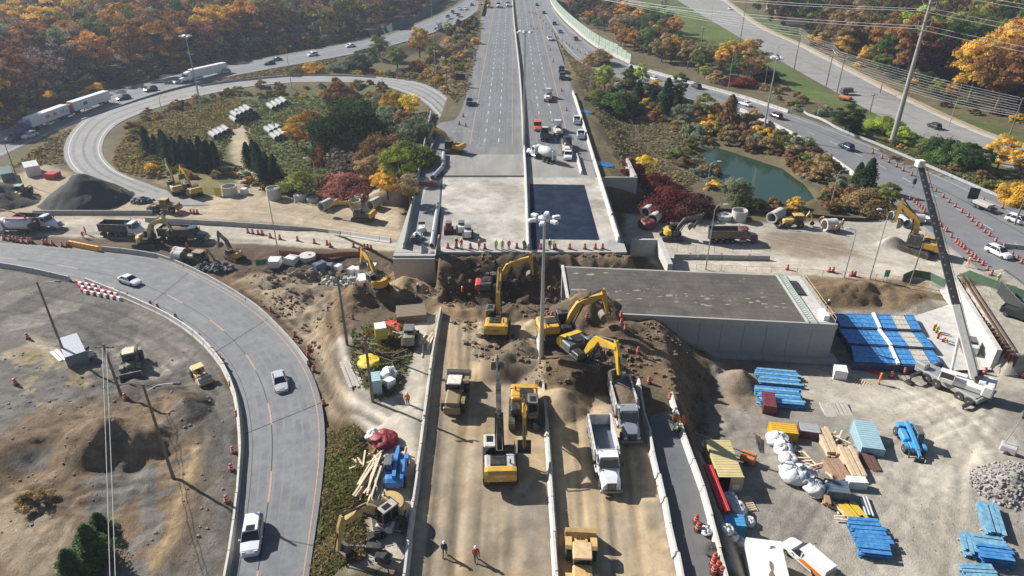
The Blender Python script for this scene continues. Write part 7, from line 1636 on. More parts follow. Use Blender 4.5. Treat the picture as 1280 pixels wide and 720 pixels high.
# ------------------------------------------------------------------ stored materials
def item(name, cat, label, px, py, qx, qy, group=None, z=None):
    a = G(px, py) if z is None else P(px, py, z); q = G(qx, qy) if z is None else P(qx, qy, z); t = thing(name, label, cat, a, HD(a, q), group); return t, (Vector(q)-Vector(a)).length
def beams(px, py, qx, qy, n, layers, w, m, label, cat='steel beams', name='beam_stack', hgt=.32, group=None, pn='beam', shape='I'):
    t, L_ = item(name, cat, label, px, py, qx, qy, group)
    for k in range(layers):
        for i in range(n):
            s = w/n; x = -w/2+s*(i+.5)+random.uniform(-.05,.05); z = .12+k*(hgt+.06); y0 = random.uniform(-.2,.2); y1 = L_+random.uniform(-.3,.3); b = MB(); hw = s*.42
            if shape == 'I': b.box(x-hw,x+hw,y0,y1,z,z+.05); b.box(x-.03,x+.03,y0,y1,z+.05,z+hgt-.05); b.box(x-hw,x+hw,y0,y1,z+hgt-.05,z+hgt)
            elif shape == 'pipe': b.tube((x,y0,z+hw),(x,y1,z+hw),hw,n=10)
            elif shape == 'U': b.box(x-hw,x+hw,y0,y1,z,z+.05); b.box(x-hw,x-hw+.06,y0,y1,z+.05,z+hgt); b.box(x+hw-.06,x+hw,y0,y1,z+.05,z+hgt)
            else: b.rbox(x-hw,x+hw,y0,y1,z,z+hgt,.02)
            b.build(pn, m[(i+k) % len(m)] if isinstance(m, list) else m, t)
    b = MB()
    for y in (L_*.2, L_*.8): b.box(-w/2-.1,w/2+.1,y-.08,y+.08,0,.12)
    b.build('bearer', Mwood(), t); return t
LB = mat('pale_blue_steel', (.14,.33,.48), .5, .1, .2, 2, col2=(.24,.42,.52)); TI = Mwood(); TI2 = mat('brown_timber', (.32,.20,.13), .85, 0, .25, 2); GB = mat('grey_timber', (.40,.36,.31), .85, 0, .2, 2)
beams(946,474,998,478,7,2,3.6,[Mblu(),LB],'farther of two blue formwork beam stacks behind the maroon bin', group='blue beam stacks')
beams(945,500,1001,504,7,3,3.6,[Mblu(),LB],'nearer of two blue formwork beam stacks beside the maroon bin', group='blue beam stacks')
beams(1031,506,1046,531,3,1,1.7,GB,'left pair of grey weathered beams lying in the yard', 'beams', shape='box', hgt=.3)
beams(1047,505,1064,530,4,1,2.0,GB,'right pair of grey weathered beams lying in the yard', 'beams', shape='box', hgt=.3)
beams(1025,543,1041,571,3,3,1.5,TI,'tall stack of long pale timber left of the grey beams', 'timber stack', 'timber_stack', shape='box', pn='plank')
beams(1054,567,1074,602,3,3,1.7,TI,'longest pale timber stack in the middle of the yard', 'timber stack', 'timber_stack', shape='box', pn='plank')
beams(1037,580,1054,604,3,2,2.1,TI2,'short brown timber stack left of the longest one', 'timber stack', 'timber_stack', shape='box', pn='plank')
beams(1080,568,1093,588,3,1,1.7,mat('rust_plate', (.12,.06,.045), .8, 0, .2, 2),'dark rusty steel sections on the ground near the pale blue crate', 'steel', shape='box')
beams(1064,668,1104,671,6,2,3.2,Mblu(),'farther bundle of bright blue beams near the bottom of the yard', group='blue beam stacks')
beams(1070,684,1106,688,5,2,2.6,Mblu(),'nearer bundle of bright blue beams near the bottom of the yard', group='blue beam stacks')
beams(1231,634,1243,674,4,2,1.9,LB,'pale blue beams pointing away beside the rubble heap', group='blue beam stacks')
beams(1206,672,1212,697,3,2,1.3,LB,'short narrow bundle of pale blue beams, leftmost at the lower right', group='blue beam stacks')
beams(1218,684,1258,690,5,2,2.0,LB,'farther of two crosswise pale blue bundles at the lower right', group='blue beam stacks')
beams(1220,698,1262,704,4,3,1.8,Mblu(),'nearer of two crosswise pale blue bundles at the lower right', group='blue beam stacks')
beams(1204,722,1246,724,6,2,2.2,LB,'pale blue beams cut by the bottom edge of the photo', group='blue beam stacks')
beams(884,588,905,645,3,2,1.0,mat('red_paint', (.50,.03,.03), .45, 0, .1, 3),'long red steel sections beside the tan container', 'steel', shape='box')
beams(946,547,954,571,2,1,.6,Mdk(),'two dark rails lying right of the tan container', 'steel', shape='box')
beams(1056,632,1072,650,5,1,2.0,mat('yellow_paint', (.60,.42,.05), .5, 0, .15, 3),'yellow formwork beams behind the bright blue bundles', 'beams')
beams(1079,624,1087,647,3,1,.9,Mgal(),'pale grey props beside the yellow beams', 'props', shape='pipe')
beams(1004,612,1010,0+632,2,1,.7,TI2,'short brown posts left of the dark blue crate', 'timber', shape='box') if False else beams(1029,617,1033,634,2,2,.7,TI2,'short stubby brown posts left of the dark blue crate', 'timber', shape='box')
beams(433,452,446,484,4,1,1.9,GB,'pale boards laid on the verge of the haul road', 'boards', shape='box', hgt=.08)
beams(68,440,80,451,2,1,1.1,Mwht(),'white boards on the soil beside the grey cabin', 'boards', shape='box', hgt=.12)
def cont(px, py, qx, qy, w, h, m, label, name='shipping_container', cat='container', open_end=False, roofm=None, stains=False, group=None, z=None):
    t, L_ = item(name, cat, label, px, py, qx, qy, group, z); b = MB(); t_ = .06
    b.box(-w/2,-w/2+t_,0,L_,0,h); b.box(w/2-t_,w/2,0,L_,0,h); b.box(-w/2+t_,w/2-t_,0,L_,.0,.12); b.box(-w/2+t_,w/2-t_,0,t_,.12,h); 
    n = int(L_/.35)
    for s in (-1,1):
        for k in range(n): y = .15+k*.35; b.box(s*w/2-(.025 if s > 0 else 0)-.0, s*w/2+(.025 if s < 0 else 0)+(.025 if s > 0 else -.025), y, y+.16, .15, h-.15)
    b.build('wall', m, t); b = MB(); b.box(-w/2,w/2,0,L_,h,h+.06); 
    for k in range(int(L_/.4) if not stains else 0): b.box(-w/2+.1,w/2-.1,.1+k*.4,.28+k*.4,h+.06,h+.085)
    if stains:
        st = MB()
        for x, y, rx, ry in ((-.7,.8,.28,.14),(-.5,.95,.2,.1),(-.2,3.0,.22,.7),(-.1,4.0,.3,.5),(-.25,4.8,.2,.4),(.1,6.2,.35,.6)): st.add([(x+rx*math.cos(a*.7)*random.uniform(.7,1.2), y+ry*math.sin(a*.7)*random.uniform(.7,1.2), h+.066+x*.001) for a in range(9)], [tuple(range(9))])
        st.build('rust_stain', mat('rust_stain_brown', (.20,.13,.09), .9, 0, .3, 3), t)
    b.build('roof', roofm or m, t)
    for s in (-1,1):
        for y in (.05,L_-.05): b = MB(); b.box(s*w/2-.06,s*w/2+.06,y-.06,y+.06,0,h+.07); b.build('corner_post', m, t)
    if not open_end:
        for s in (-1,1):
            b = MB(); b.box(min(0,s*(w/2-t_))+.01,max(0,s*(w/2-t_))-.01,L_-.07,L_-.02,.1,h-.05); b.tube((s*w*.25,L_,.15),(s*w*.25,L_,h-.1),.03,n=5); b.build('door', m, t)
    else:
        b = MB(); b.box(-w/2+.02,-.02,L_-.06,L_,.1,h-.05); b.build('door', m, t); b = MB(); b.box(-w/2+.3,-w/2+1.0,L_,L_+.02,.9,1.6); b.build('notice', Mwht(), t)
        b = MB(); b.rbox(.1,w/2-.3,L_-1.5,L_-.5,.12,1.0,.05); b.build('stored_box', Mdk(), t)
    return t
tanc = mat('tan_container_paint', (.56,.46,.22), .55, 0, .12, 1.0, dust=.2)
cont(893,572,910,615,2.7,2.6,tanc,'tan yellow container with one open door beside the outer barrier', open_end=True)
whc = mat('white_container_paint', (.72,.71,.67), .5, 0, .05, 1.2, col2=(.70,.69,.64)); cont(948,700,966,790,3.1,2.8,whc,'large white container roof with brown stains cut by the bottom edge', stains=True)
cont(1075,540,1089,570,2.4,1.7,mat('pale_blue_paint', (.30,.46,.52), .5, 0, .15, 1.5, dust=.2),'pale blue ribbed crate in the middle of the yard', 'storage_crate', 'crate')
cont(958,503,961,518,1.5,1.7,mat('maroon_paint', (.16,.03,.045), .5, dust=.2),'small maroon bin between the blue beam stacks', 'storage_bin', 'bin')
cont(1008,540,1011,549,2.3,1.3,mat('plum_paint', (.14,.06,.08), .6, dust=.3),'flat plum coloured bin behind the pale timber', 'storage_bin', 'bin',roofm=mat('grey_lid', (.34,.34,.35), .6))
cont(975,541,979,551,3.0,1.5,mat('amber_paint', (.62,.36,.03), .5, 0, .1, 3),'amber yellow box at the back of the white bags', 'storage_box', 'box')
cont(1041,612,1046,627,2.2,1.4,mat('slate_paint', (.10,.14,.19), .5, dust=.2),'dark slate crate in front of the longest timber', 'storage_crate', 'crate')
cont(1067,604,1071,612,1.9,1.0,Mwht(),'pair of small white cabinets at the end of the longest timber', 'cabinet', 'cabinet')
cont(914,655,917,668,2.0,1.4,mat('bin_blue', (.06,.28,.50), .5),'small blue bin among white bags left of the white container', 'storage_bin', 'bin')
cont(90,437,99,456,2.6,2.4,mat('cabin_grey_blue', (.17,.22,.27), .5, dust=.15),'grey blue site cabin with pale roof in the west yard', 'site_cabin', 'cabin', roofm=mat('cabin_roof', (.45,.48,.5), .4))
cont(40,213,44,220,3.0,2.4,mat('cabin_white', (.62,.64,.64), .5, dust=.1),'small white cabin at the far left yard', 'site_cabin', 'cabin')
cont(9,218,12,227,2.4,2.0,mat('bin_green', (.06,.13,.12), .5),'dark green bin left of the small white cabin', 'storage_bin', 'bin')
cont(514,392,515,403,4.2,1.5,mat('brown_skip', (.22,.16,.11), .7, dust=.4),'brown steel skip behind the skid steer on the strip', 'skip', 'skip')
cont(470,484,471,495,1.3,2.3,mat('toilet_blue', (.35,.52,.56), .5),'pale blue portable toilet at the foot of the wooden pole', 'portable_toilet', 'toilet')
cont(476,420,478,428,1.5,2.2,mat('toilet_yellow', (.60,.52,.08), .5),'white roofed yellow cabinet on the verge of the strip', 'cabinet', 'cabinet', roofm=Mwht())
cont(1040,470,1056,472,1.7,1.5,Mwht(),'white generator box near the foot of the bridge box', 'generator', 'generator')
cont(484,480,490,484,1.2,.9,Mwht(),'small white box beneath the white sack on the strip', 'storage_box', 'box')
for x, y, w, l, m, lab in [(337,332,2.2,14,Mwht(),'white block at the left end of the red netting'),(360,328,1.8,11,Mwht(),'second white block in front of the red netting'),(394,339,1.3,12,mat('slate_paint'),'left dark blue tank among the scrap blocks'),(408,338,1.4,8,mat('slate_paint'),'right dark blue tank among the scrap blocks'),(421,339,1.3,5,Mwht(),'white cube left of the digger arm'),(438,342,1.5,6,Mwht(),'first white cube right of the digger arm'),(446,343,1.5,6,Mwht(),'second white cube right of the digger arm'),(454,350,1.6,6,Mwht(),'third white cube nearest the digger'),(459,338,1.2,12,Mwht(),'low white slab behind the digger'),(303,242,1.2,6,Mwht(),'small white box right of the big ring by the loop'),(61,222,2.4,12,mat('red_paint'),'red and white plant box at the far left yard'),(93,226,1.8,10,Mgal(),'grey box behind the black asphalt pile')]:
    cont(x, y, x+l, y+.6, w, 1.3, m, lab, 'storage_box', 'box')
# container stains
# concrete rings and pipes
def ring(px, py, r, h, label, wall=.16, m=None, lid=False):
    p = G(px, py); t = thing('concrete_ring' if not lid else 'manhole_cover_slab', label, 'concrete ring', p, 0, 'concrete manhole rings'); b = MB()
    if lid: b.lathe([(r,0),(r,h),(r*.35,h+.01),(.3,h+.01)],0,0,0,20); b.build('slab', m or Mconw(), t); b = MB(); b.lathe([(.3,h+.02),(.3,h+.03)],r*.3,0,0,12); b.build('hatch', Mdk(), t)
    else: b.lathe([(r-wall,0),(r,0),(r,h),(r-wall,h),(r-wall,.02)],0,0,0,22); b.f.pop(); b.m.pop(); b.f.pop(); b.m.pop(); b.build('shell', m or Mconw(), t, smooth=False); b = MB(); b.tube((-r*.3,-r+wall*.6,h*.7),(-r*.3,r-wall*.6,h*.7),.03,n=5); b.build('lifting_bar', Mdk(), t)
    return t
for x, y, r, h, lab, lid in [(343,248,1.55,2.6,'tall concrete ring standing left of the pink sumac',0),(376,249,1.5,1.3,'broad low ring right of the tall one',1),(391,251,1.4,.8,'low slab next to the broad ring',1),(421,253,.9,1.8,'small ring behind the lying pipes',0),(438,251,.95,1.4,'left ring of the back pair',0),(449,251,.95,1.4,'right ring of the back pair',0),(444,259,1.35,1.7,'big ring in front of the back pair',0),(288,243,1.7,2.1,'big ring at the end of the fence by the loop',0),(385,324,1.5,.9,'white ring lying over the red netting',1),
    (838,275,1.6,.5,'pale disc right of the red machine parts',1),(847,269,.9,1.4,'small ring right of the retaining wall',0),(860,271,1.2,1.2,'small white slab stack right of the retaining wall',1),(905,274,1.6,1.1,'low ring left of the tall ring by the willow',1),(923,275,1.6,2.3,'tall ring in front of the silvery willow',0)]: ring(x, y, r, h, lab, lid=bool(lid))
def pipe(px, py, qx, qy, r, label, m=None, group='large concrete pipes', z=None, zoff=0.0, name='concrete_pipe'):
    t, L_ = item(name, 'pipe', label, px, py, qx, qy, group, z); t.location.z += zoff; b = MB(); b.lathe([(r*.82,0),(r*1.08,0),(r*1.08,.35),(r,.4),(r,L_),(r*.82,L_),(r*.82,.01)],0,0,r*1.05,16,axis='y'); b.f.pop(); b.m.pop(); b.f.pop(); b.m.pop(); b.build('shell', m or Mconw(), t); b = MB(); b.lathe([(r*.8,L_*.5),(r*.8,L_*.52)],0,0,r*1.05,12,axis='y'); b.build('bore_disc', Mdk(), t); return t  # dark disc closes the bore halfway along
for x, y, x2, y2, r, lab in [(402,264,414,258,1.0,'pipe lying under the arm of the ring yard digger'),(416,258,428,256,.8,'pipe right of the digger arm in the ring yard'),(463,263,474,256,1.1,'tilted pipe right of the ring yard digger'),(963,279,975,272,1.15,'big white pipe left of the yellow roofed backhoe'),(1029,288,1043,287,1.2,'grey pipe beside the trench workers'),(815,281,829,268,1.1,'long pale pipe beside the red machine parts'),(806,272,815,264,1.1,'shorter pipe against the retaining wall'),(1124,278,1132,285,.9,'white pipe below the orange box on the ramp barrier'),(1138,277,1153,279,.9,'row end pipe wrapped in white by the largest digger'),(1113,273,1124,271,.8,'small pipe behind the largest digger arm'),(218,325,230,327,.95,'left white pipe beside the dark backhoe'),(221,320,233,322,.95,'farther white pipe beside the dark backhoe')]: pipe(x, y, x2, y2, r, lab)
k_ = 0
for bx, by, n, lay in ((290,150,5,2),(264,170,4,1),(336,134,4,1),(333,164,3,1),(340,172,3,1)):
    for l in range(lay):
        for i in range(n-l):
            x = bx+i*5.2+l*2.4; y = by-i*2.6; pipe(x, y, x+7, y+5.0, .8, 'pale pipe stored inside the loop, %s along %s' % (ordw(i), {290:'the upper layer of the big stack' if l else 'the lower layer of the big stack',264:'the small row by the spruces',336:'the row under the shrubs',333:'the upper short row beside the sandy track',340:'the lower short row beside the sandy track'}[bx]), group='pipes stored inside the loop', zoff=l*1.45, name='storage_pipe', m=mat('pipe_grey', (.33,.33,.32), .8, 0, .15, 1))
for i in range(6): pipe(463+i*2.6, 124+i*1.4, 470+i*2.6, 123+i*1.4, .5, 'white pipe right of the big dark tree, %s from the left' % ordw(i), group='pipes stored inside the loop', name='storage_pipe')
pipe(540,310,548,258,.45,'long grey steel pipe lying on the west shoulder of the deck', Mgal(), z=6)
pipe(541,225,553,212,.5,'bent grey duct at the head of the deck shoulder', Mgal(), z=6); pipe(554,211,555,194,.5,'straight duct joined to the bent one at the deck shoulder', Mgal(), z=6)
# heaps
def heap(px, py, rx, ry, h, m, label, name='dirt_pile', cat='pile', seed=1, rough=.25, z=None, n=42, pw=1.0):
    p = G(px, py) if z is None else P(px, py, z); z0 = HZ(p[0], p[1]); mb = MB(); vs = []
    gg = np.linspace(-1.1, 1.1, n); NZ = fbm(gg[None, :]*rx*.5+seed*9., gg[:, None]*ry*.5+0*gg[None, :], seed, 4)
    for j in range(n):
        for i in range(n):
            u, v = i/(n-1)*2-1, j/(n-1)*2-1; x, y = u*rx*1.1, v*ry*1.1; d = math.hypot(u, v)*1.1; zz = h*max(0, 1-d)**pw if d < 1 else -(d-1)*h*.8
            nz = float(NZ[j, i]); vs.append((x, y, zz+nz*rough*h*(1 if d < 1.05 else 0)+HZ(p[0]+x, p[1]+y)-z0-.05))
    mb.add(vs, [(j*n+i, j*n+i+1, (j+1)*n+i+1, (j+1)*n+i) for j in range(n-1) for i in range(n-1)]); o = mb.build(name, m, smooth=True); o.location = (p[0], p[1], z0); return tag(o, label, cat)
MILL = mat('asphalt_millings', (.045,.043,.042), .95, 0, .25, 1.2, bump=.12, bscale=4)
heap(110,250,10,8.5,6.8,MILL,'big black asphalt heap at the upper left beside the loop','asphalt_pile','heap',3,.16)
heap(2,250,8,6,3.5,mat('dark_soil_heap', (.07,.055,.042), .95, 0, .25, 1.2, bump=.15),'dark soil heap cut by the left edge','dirt_pile','heap',5)
ROCK = mat('broken_rock', (.29,.27,.245), .9, 0, .25, 2)
def rocks(px, py, n, sx, sy, s0, s1, m, label, name='rubble_pile', cat='rubble', h=1.0, z=None):
    p = G(px, py) if z is None else P(px, py, z); t = thing(name, label, cat, p); hm = heap(px, py, sx, sy, h, m, None, 'mound', None, 8, .3, z); hm.parent = t; hm.location = (0,0,0); _KID.setdefault(t.name, []).append(hm)
    for k in list(hm.keys()): del hm[k]
    b = MB()
    for _ in range(n):
        a = random.uniform(0, 2*PI); q = math.sqrt(random.random()); x, y = q*sx*math.cos(a), q*sy*math.sin(a); s = random.uniform(s0, s1); z_ = h*max(0,1-q)+HZ(p[0]+x, p[1]+y)-p[2]
        b.T = Matrix.Translation((x, y, z_+s*.2)) @ Euler((random.uniform(0,6), random.uniform(0,6), random.uniform(0,6))).to_matrix().to_4x4(); b.rbox(-s*random.uniform(.5,1), s*random.uniform(.5,1), -s*.7, s*.6, -s*.5, s*random.uniform(.3,.6), s*.18)
    b.T = None; o = b.build('stones', m, t); o['kind'] = 'stuff'; return t
rocks(1262,606,560,3.9,3.3,.07,.24,ROCK,'heap of pale broken concrete at the right edge',h=1.6)
rocks(268,336,60,3.5,1.6,.3,.8,mat('dark_slabs', (.10,.10,.10), .8),'dark broken slabs beside the backhoe on the curved road verge',h=.5)
rocks(395,345,46,6,1.6,.3,.8,mat('muddy_blocks', (.24,.2,.15), .9, 0, .25, 2),'muddy broken blocks below the red netting',h=.4)
rocks(432,352,50,5,2,.25,.7,Mcon(),'broken pale blocks under the left digger arm',h=.4)
rocks(540,332,30,1.5,1,.2,.5,Mcon(),'broken concrete below the deck corner',h=.4)
rocks(178,252,40,2.5,1.5,.3,.8,mat('dark_slabs', (.10,.10,.10), .8),'grey boulders right of the black heap',h=.6)
rocks(760,302,60,2.2,2.0,.2,.5,Mcon(),'rubble at the right corner of the bare deck', z=None, h=.3)
# clods of dug soil over the excavation, nobody could count them
def clods(poly, z, n, s0, s1, m, name):
    ar = np.array([P(a, b, z)[:2] for a, b in poly]); x0, y0 = ar.min(0); x1, y1 = ar.max(0); X = RNG.uniform(x0, x1, n*3); Y = RNG.uniform(y0, y1, n*3); k = (sdpoly(X, Y, ar) > 0) & (fbm(X*.3, Y*.3, 401, 3) > -.03); X, Y = X[k][:n], Y[k][:n]; b = MB()
    base = [(-1,-1,-.6),(1,-.8,-.7),(.9,1,-.6),(-.9,.9,-.6),(-.7,-.6,.6),(.6,-.5,.8),(.5,.6,.6),(-.5,.7,.9)]; fs = [(0,3,2,1),(4,5,6,7),(0,1,5,4),(1,2,6,5),(2,3,7,6),(3,0,4,7)]
    for x, y in zip(X, Y):
        s = s0+(s1-s0)*random.random()**6; a = random.uniform(0, 6.28); ca, sa = math.cos(a)*s, math.sin(a)*s; zz = HZ(x, y)+s*.25; b.add([(x+p[0]*ca-p[1]*sa, y+p[0]*sa+p[1]*ca, zz+p[2]*s*.8) for p in base], fs)
    tag(b.build(name, m, smooth=False), kind='stuff')
clods([(300,330),(560,330),(545,400),(430,430),(400,470),(330,390)], 1, 1500, .05, .36, Msoil(), 'soil_clods')
clods([(548,320),(790,325),(880,440),(890,540),(800,500),(700,520),(600,480),(560,420)], 3, 3200, .05, .42, Msoil(), 'soil_clods')
clods([(0,430),(250,430),(290,560),(270,720),(0,720)], 1.5, 900, .03, .2, mat('grey_clods', (.24,.22,.19), .95, 0, .25, 2), 'gravel_stones')
clods([(900,460),(1240,470),(1270,720),(920,720)], 1, 700, .03, .10, mat('grey_clods'), 'gravel_stones')
# bags and sheets
def sack(px, py, s, label, m=None, name='white_bag', cat='bag', flat=.7, group='white bulk bags'):
    p = G(px, py); t = thing(name, label, cat, p, random.uniform(0, 3), group); b = MB(); n = 12; rr = []; ph = random.uniform(0, 50); flat *= .8
    for k in range(n):
        th = PI*k/(n-1)*.98-PI/2; r = s*math.cos(th)**.45 if math.cos(th) > 0 else 0; an = np.array([2*PI*i/26 for i in range(26)]); nz = 1+.75*fbm(np.cos(an)*2.2+ph, np.sin(an)*2.2+k*.55, 5, 3); nz2 = 1+.8*fbm(np.cos(an)*2.6+ph+9, np.sin(an)*2.6+k*.7, 6, 3); rr.append([(max(r,.02)*math.cos(a)*nz[i], max(r,.02)*math.sin(a)*nz[i], s*flat*(1+math.sin(th))*nz2[i]) for i, a in enumerate(an)])
    b.loft(rr); b.build('bag', m or mat('white_sheet', (.60,.60,.59), .55, 0, .22, 2, bump=.06, bscale=4), t, smooth=True); b = MB(); b.path([(-s*.5,0,s*flat*1.7),(-s*.2,0,s*flat*2.2),(s*.3,0,s*flat*2.2),(s*.5,0,s*flat*1.7)],.03,5); b.build('strap', Mdk(), t); return t
for x, y, s, lab in [(971,556,1.3,'large white bag with black marks by the amber box'),(978,566,1.1,'white bag below the one with black marks'),(984,578,1.0,'grey white bag left of the plywood'),(990,598,1.5,'left half of the widest white wrapped heap'),(1001,600,1.4,'right half of the widest white wrapped heap'),(1017,615,1.15,'round white bag in front of the widest heap'),(911,628,.9,'white bag at the end of the red steel'),(921,641,.95,'white bag above the small blue bin'),(936,655,.6,'small white bag right of the small blue bin'),(908,665,.65,'first of three white bags left of the white container'),(915,673,.6,'second of three white bags left of the white container'),(923,680,.65,'third of three white bags left of the white container'),(882,666,.55,'white bag on the dark closed lane'),(487,472,1.1,'white sack standing on a box on the strip'),(522,298,.9,'pale yellow bag on the west shoulder of the deck'),(1160,277,1.0,'wrapped white bundle right of the pipes by the largest digger'),(1130,270,.9,'wrapped white bundle behind the pipes'),(467,548,.9,'crumpled white sheet above the timber heap'),(883,560,.7,'white bag behind the tan container')]: sack(x, y, s, lab)
sack(481,553,1.5,'dark red tarpaulin draped over goods on the strip',mat('dark_red_tarp', (.25,.02,.035), .55, 0, .2, 2, bump=.05),'tarpaulin','tarpaulin',.45,None); sack(461,455,1.6,'bright yellow sheet on the verge',mat('yellow_sheet', (.62,.45,.03), .6, 0, .15, 2),'tarpaulin','tarpaulin',.25,None)
sack(808,284,1.9,'dark red machine parts in the shade of the deck',mat('dark_red_parts', (.16,.025,.03), .5, 0, .3, 3, dust=.3),'machine_parts','parts',.55,None); sack(935,276,.9,'small dark red machine beside the tall ring',mat('dark_red_parts'),'machine_parts','parts',.5,None)
sack(893,690,.9,'dark rubber tyre heap on the closed lane',Mrub(),'tyre_heap','tyres',.3,None); sack(1090,463,1.0,'bright red slings thrown near the white generator',mat('bright_red', (.6,.03,.05), .5),'sling','slings',.12,None); sack(490,408,1.6,'red netting spread beside the skip',netm('red_net', (.5,.06,.05)),'netting','netting',.06,None)
# loose timber
def timber(px, py, n, sx, sy, ln, label, ang=0.0, spread=.5, m=None):
    p = G(px, py); t = thing('timber_heap', label, 'timber', p)
    for k in range(n):
        a = ang+random.gauss(0, spread); x, y = random.uniform(-sx, sx), random.uniform(-sy, sy); l = ln*random.uniform(.6, 1.1)/2; z = .08+k*.035; dx, dy = math.cos(a)*l, math.sin(a)*l; w_ = .09; nx, ny = -math.sin(a)*w_, math.cos(a)*w_; b = MB()
        b.add([(x-dx-nx,y-dy-ny,z),(x+dx-nx,y+dy-ny,z),(x+dx+nx,y+dy+ny,z),(x-dx+nx,y-dy+ny,z),(x-dx-nx,y-dy-ny,z+.09),(x+dx-nx,y+dy-ny,z+.09),(x+dx+nx,y+dy+ny,z+.09),(x-dx+nx,y-dy+ny,z+.09)], [(0,3,2,1),(4,5,6,7),(0,1,5,4),(1,2,6,5),(2,3,7,6),(3,0,4,7)]); b.build('board', m or mat('fresh_timber', (.66,.54,.38), .8, 0, .2, 2), t)
    return t
timber(463,605,18,.8,1.4,5.0,'heap of long pale boards beside the blue telehandler',1.5,.22)
timber(462,580,12,.9,.8,3.0,'upper tangle of pale boards above the long ones',1.3,.6)
timber(1040,552,16,1.2,1.0,1.8,'scattered short offcuts behind the timber stacks',.5,1.5); timber(1049,600,6,.8,.8,3,'loose planks between the timber stacks',-1.2,.4)
timber(1055,645,7,.8,1.0,2.4,'loose planks left of the yellow beams',-1.0,.6); timber(985,562,6,.7,.7,2.4,'plywood sheets among the white bags',1.0,.8); timber(1000,580,8,1.6,.8,3.0,'mixed boards below the amber box',.2,.8); timber(476,560,5,.8,.6,1.6,'brown crates broken beside the red tarpaulin',.8,1.2,TI2)
timber(532,432,7,.6,1.6,3.0,'wooden frame leaning by the strip barrier',1.4,.3); timber(490,450,8,1.2,1.6,2.5,'dark planks in the grass of the strip verge',.9,.8,mat('dark_planks', (.09,.075,.06), .9)); timber(505,418,6,1.0,.5,2.2,'grey scrap boards beside the skid steer',.3,.6,GB)
def pallet(px, py, qx, qy, label):
    t, L_ = item('pallet', 'pallet', label, px, py, qx, qy); b = MB()
    for k in range(7): b.box(-.8,.8,k*L_/7,k*L_/7+.16,.12,.15)
    b.build('slats', TI, t); b = MB(); [b.box(x-.05,x+.05,0,L_,0,.12) for x in (-.75,0,.75)]; b.build('bearer', TI, t)
pallet(928,622,938,640,'pale wooden pallet below the tan container'); pallet(1066,476,1088,483,'grey plate pallet in front of the white generator')
# small plant
def towable(px, py, qx, qy, label, col, mast=None):
    t, L_ = item('light_tower', 'light tower', label, px, py, qx, qy); b = MB(); b.rbox(-.6,.6,-.8,.8,.4,1.2,.08); b.tube((0,.8,.4),(0,2.0,.35),.05); b.build('body', dpaint(), t, col)
    for s in (-1,1): wheel(t, s*.7, 0, .32, .2, n=10)
    b = MB(); e = mast or (0,0,5.5); b.tube((0,-.5,1.2),e,.06,.04); b.build('mast', Mgal(), t); b = MB(); b.T = Matrix.Translation(e); b.rbox(-.6,.6,-.12,.12,-.1,.3,.04); b.build('lamp_head', Mdk(), t)
towable(1258,566,1266,568,'trailer light tower with raised mast above the rubble heap',(.5,.5,.5)); towable(934,578,928,576,'orange trailer light tower with folded mast by the tan container',(.65,.2,.03),(0,6.5,1.3)); towable(483,664,505,668,'small grey compressor on wheels below the parked digger',(.55,.55,.55),(0,1.4,1.5)); towable(110,448,116,449,'small white pump beside the grey blue cabin',(.6,.62,.65),(0,.2,1.6)); towable(528,291,528,299,'white compressor trailer on the west shoulder of the deck',(.75,.75,.75),(0,.1,1.9)); towable(520,303,526,303,'dark blue pump below the pale yellow bag',(.03,.05,.12),(0,.1,1.4))
def breaker(px, py, qx, qy, label):
    t, L_ = item('hydraulic_breaker', 'breaker', label, px, py, qx, qy); b = MB(); b.rbox(-.35,.35,0,L_*.45,.15,.8,.06); b.build('housing', Mdk(), t); b = MB(); b.tube((0,L_*.45,.45),(0,L_,.35),.13,.05); b.build('chisel', Mst(), t); b = MB(); b.path([(.3,.2,.8),(.9,1,.4),(1.4,.4,.1),(2.2,1.2,.1)],.05,5); b.build('hose', Mrub(), t)
breaker(478,690,436,686,'long dark hydraulic breaker lying across the strip'); breaker(470,700,512,706,'second dark attachment beneath the breaker'); breaker(462,672,472,690,'short dark coupler at the tip of the digger arm')
# signs
def sign(px, py, w, h, z0, m, label, name='road_sign', z=None, rz=0.0, text=None):
    p = G(px, py) if z is None else P(px, py, z); t = thing(name, label, 'sign', p, rz); b = MB(); b.rbox(-w/2,w/2,-.05,.05,z0,z0+h,.03); b.build('panel', m, t); b = MB()
    for s in (-1,1): b.tube((s*w*.35,.08,0),(s*w*.35,.08,z0+h*.9),.06,n=6)
    b.build('post', Mgal(), t); return t
sign(576,108,3.2,2.0,2.0,mat('board_black', (.015,.017,.02), .4),'black message board on the left verge of the highway','message_board'); sign(575,66,3.4,1.3,1.2,mat('sign_back', (.17,.2,.24), .5),'grey blue back of a sign on the wedge, left one'); sign(587,73,3.0,1.2,1.2,mat('sign_back'),'grey blue back of a sign at the highway edge, right one'); sign(499,100,2.0,1.6,2.6,mat('sign_green_back', (.14,.22,.24), .5),'blue green sign over the top of the loop')
sign(329,336,2.2,1.1,.8,mat('sign_green', (.01,.16,.10), .4),'green sign board leaning at the left of the scrap blocks',rz=.3); sign(1106,352,.9,1.3,1.0,mat('sign_bright_green', (.02,.35,.18), .4),'small bright green sign on a post by the trench'); sign(155,246,1.0,1.0,1.0,mat('sign_yellow', (.65,.5,.04), .5),'small yellow sign on top of the black heap'); sign(1214,252,2.0,2.6,.6,mat('board_black'),'black portable signal board beside the east ramp','message_board',rz=-.5); sign(273,245,1.6,1.9,.1,mat('sign_yellow'),'yellow box panel left of the big ring by the loop','panel_box')
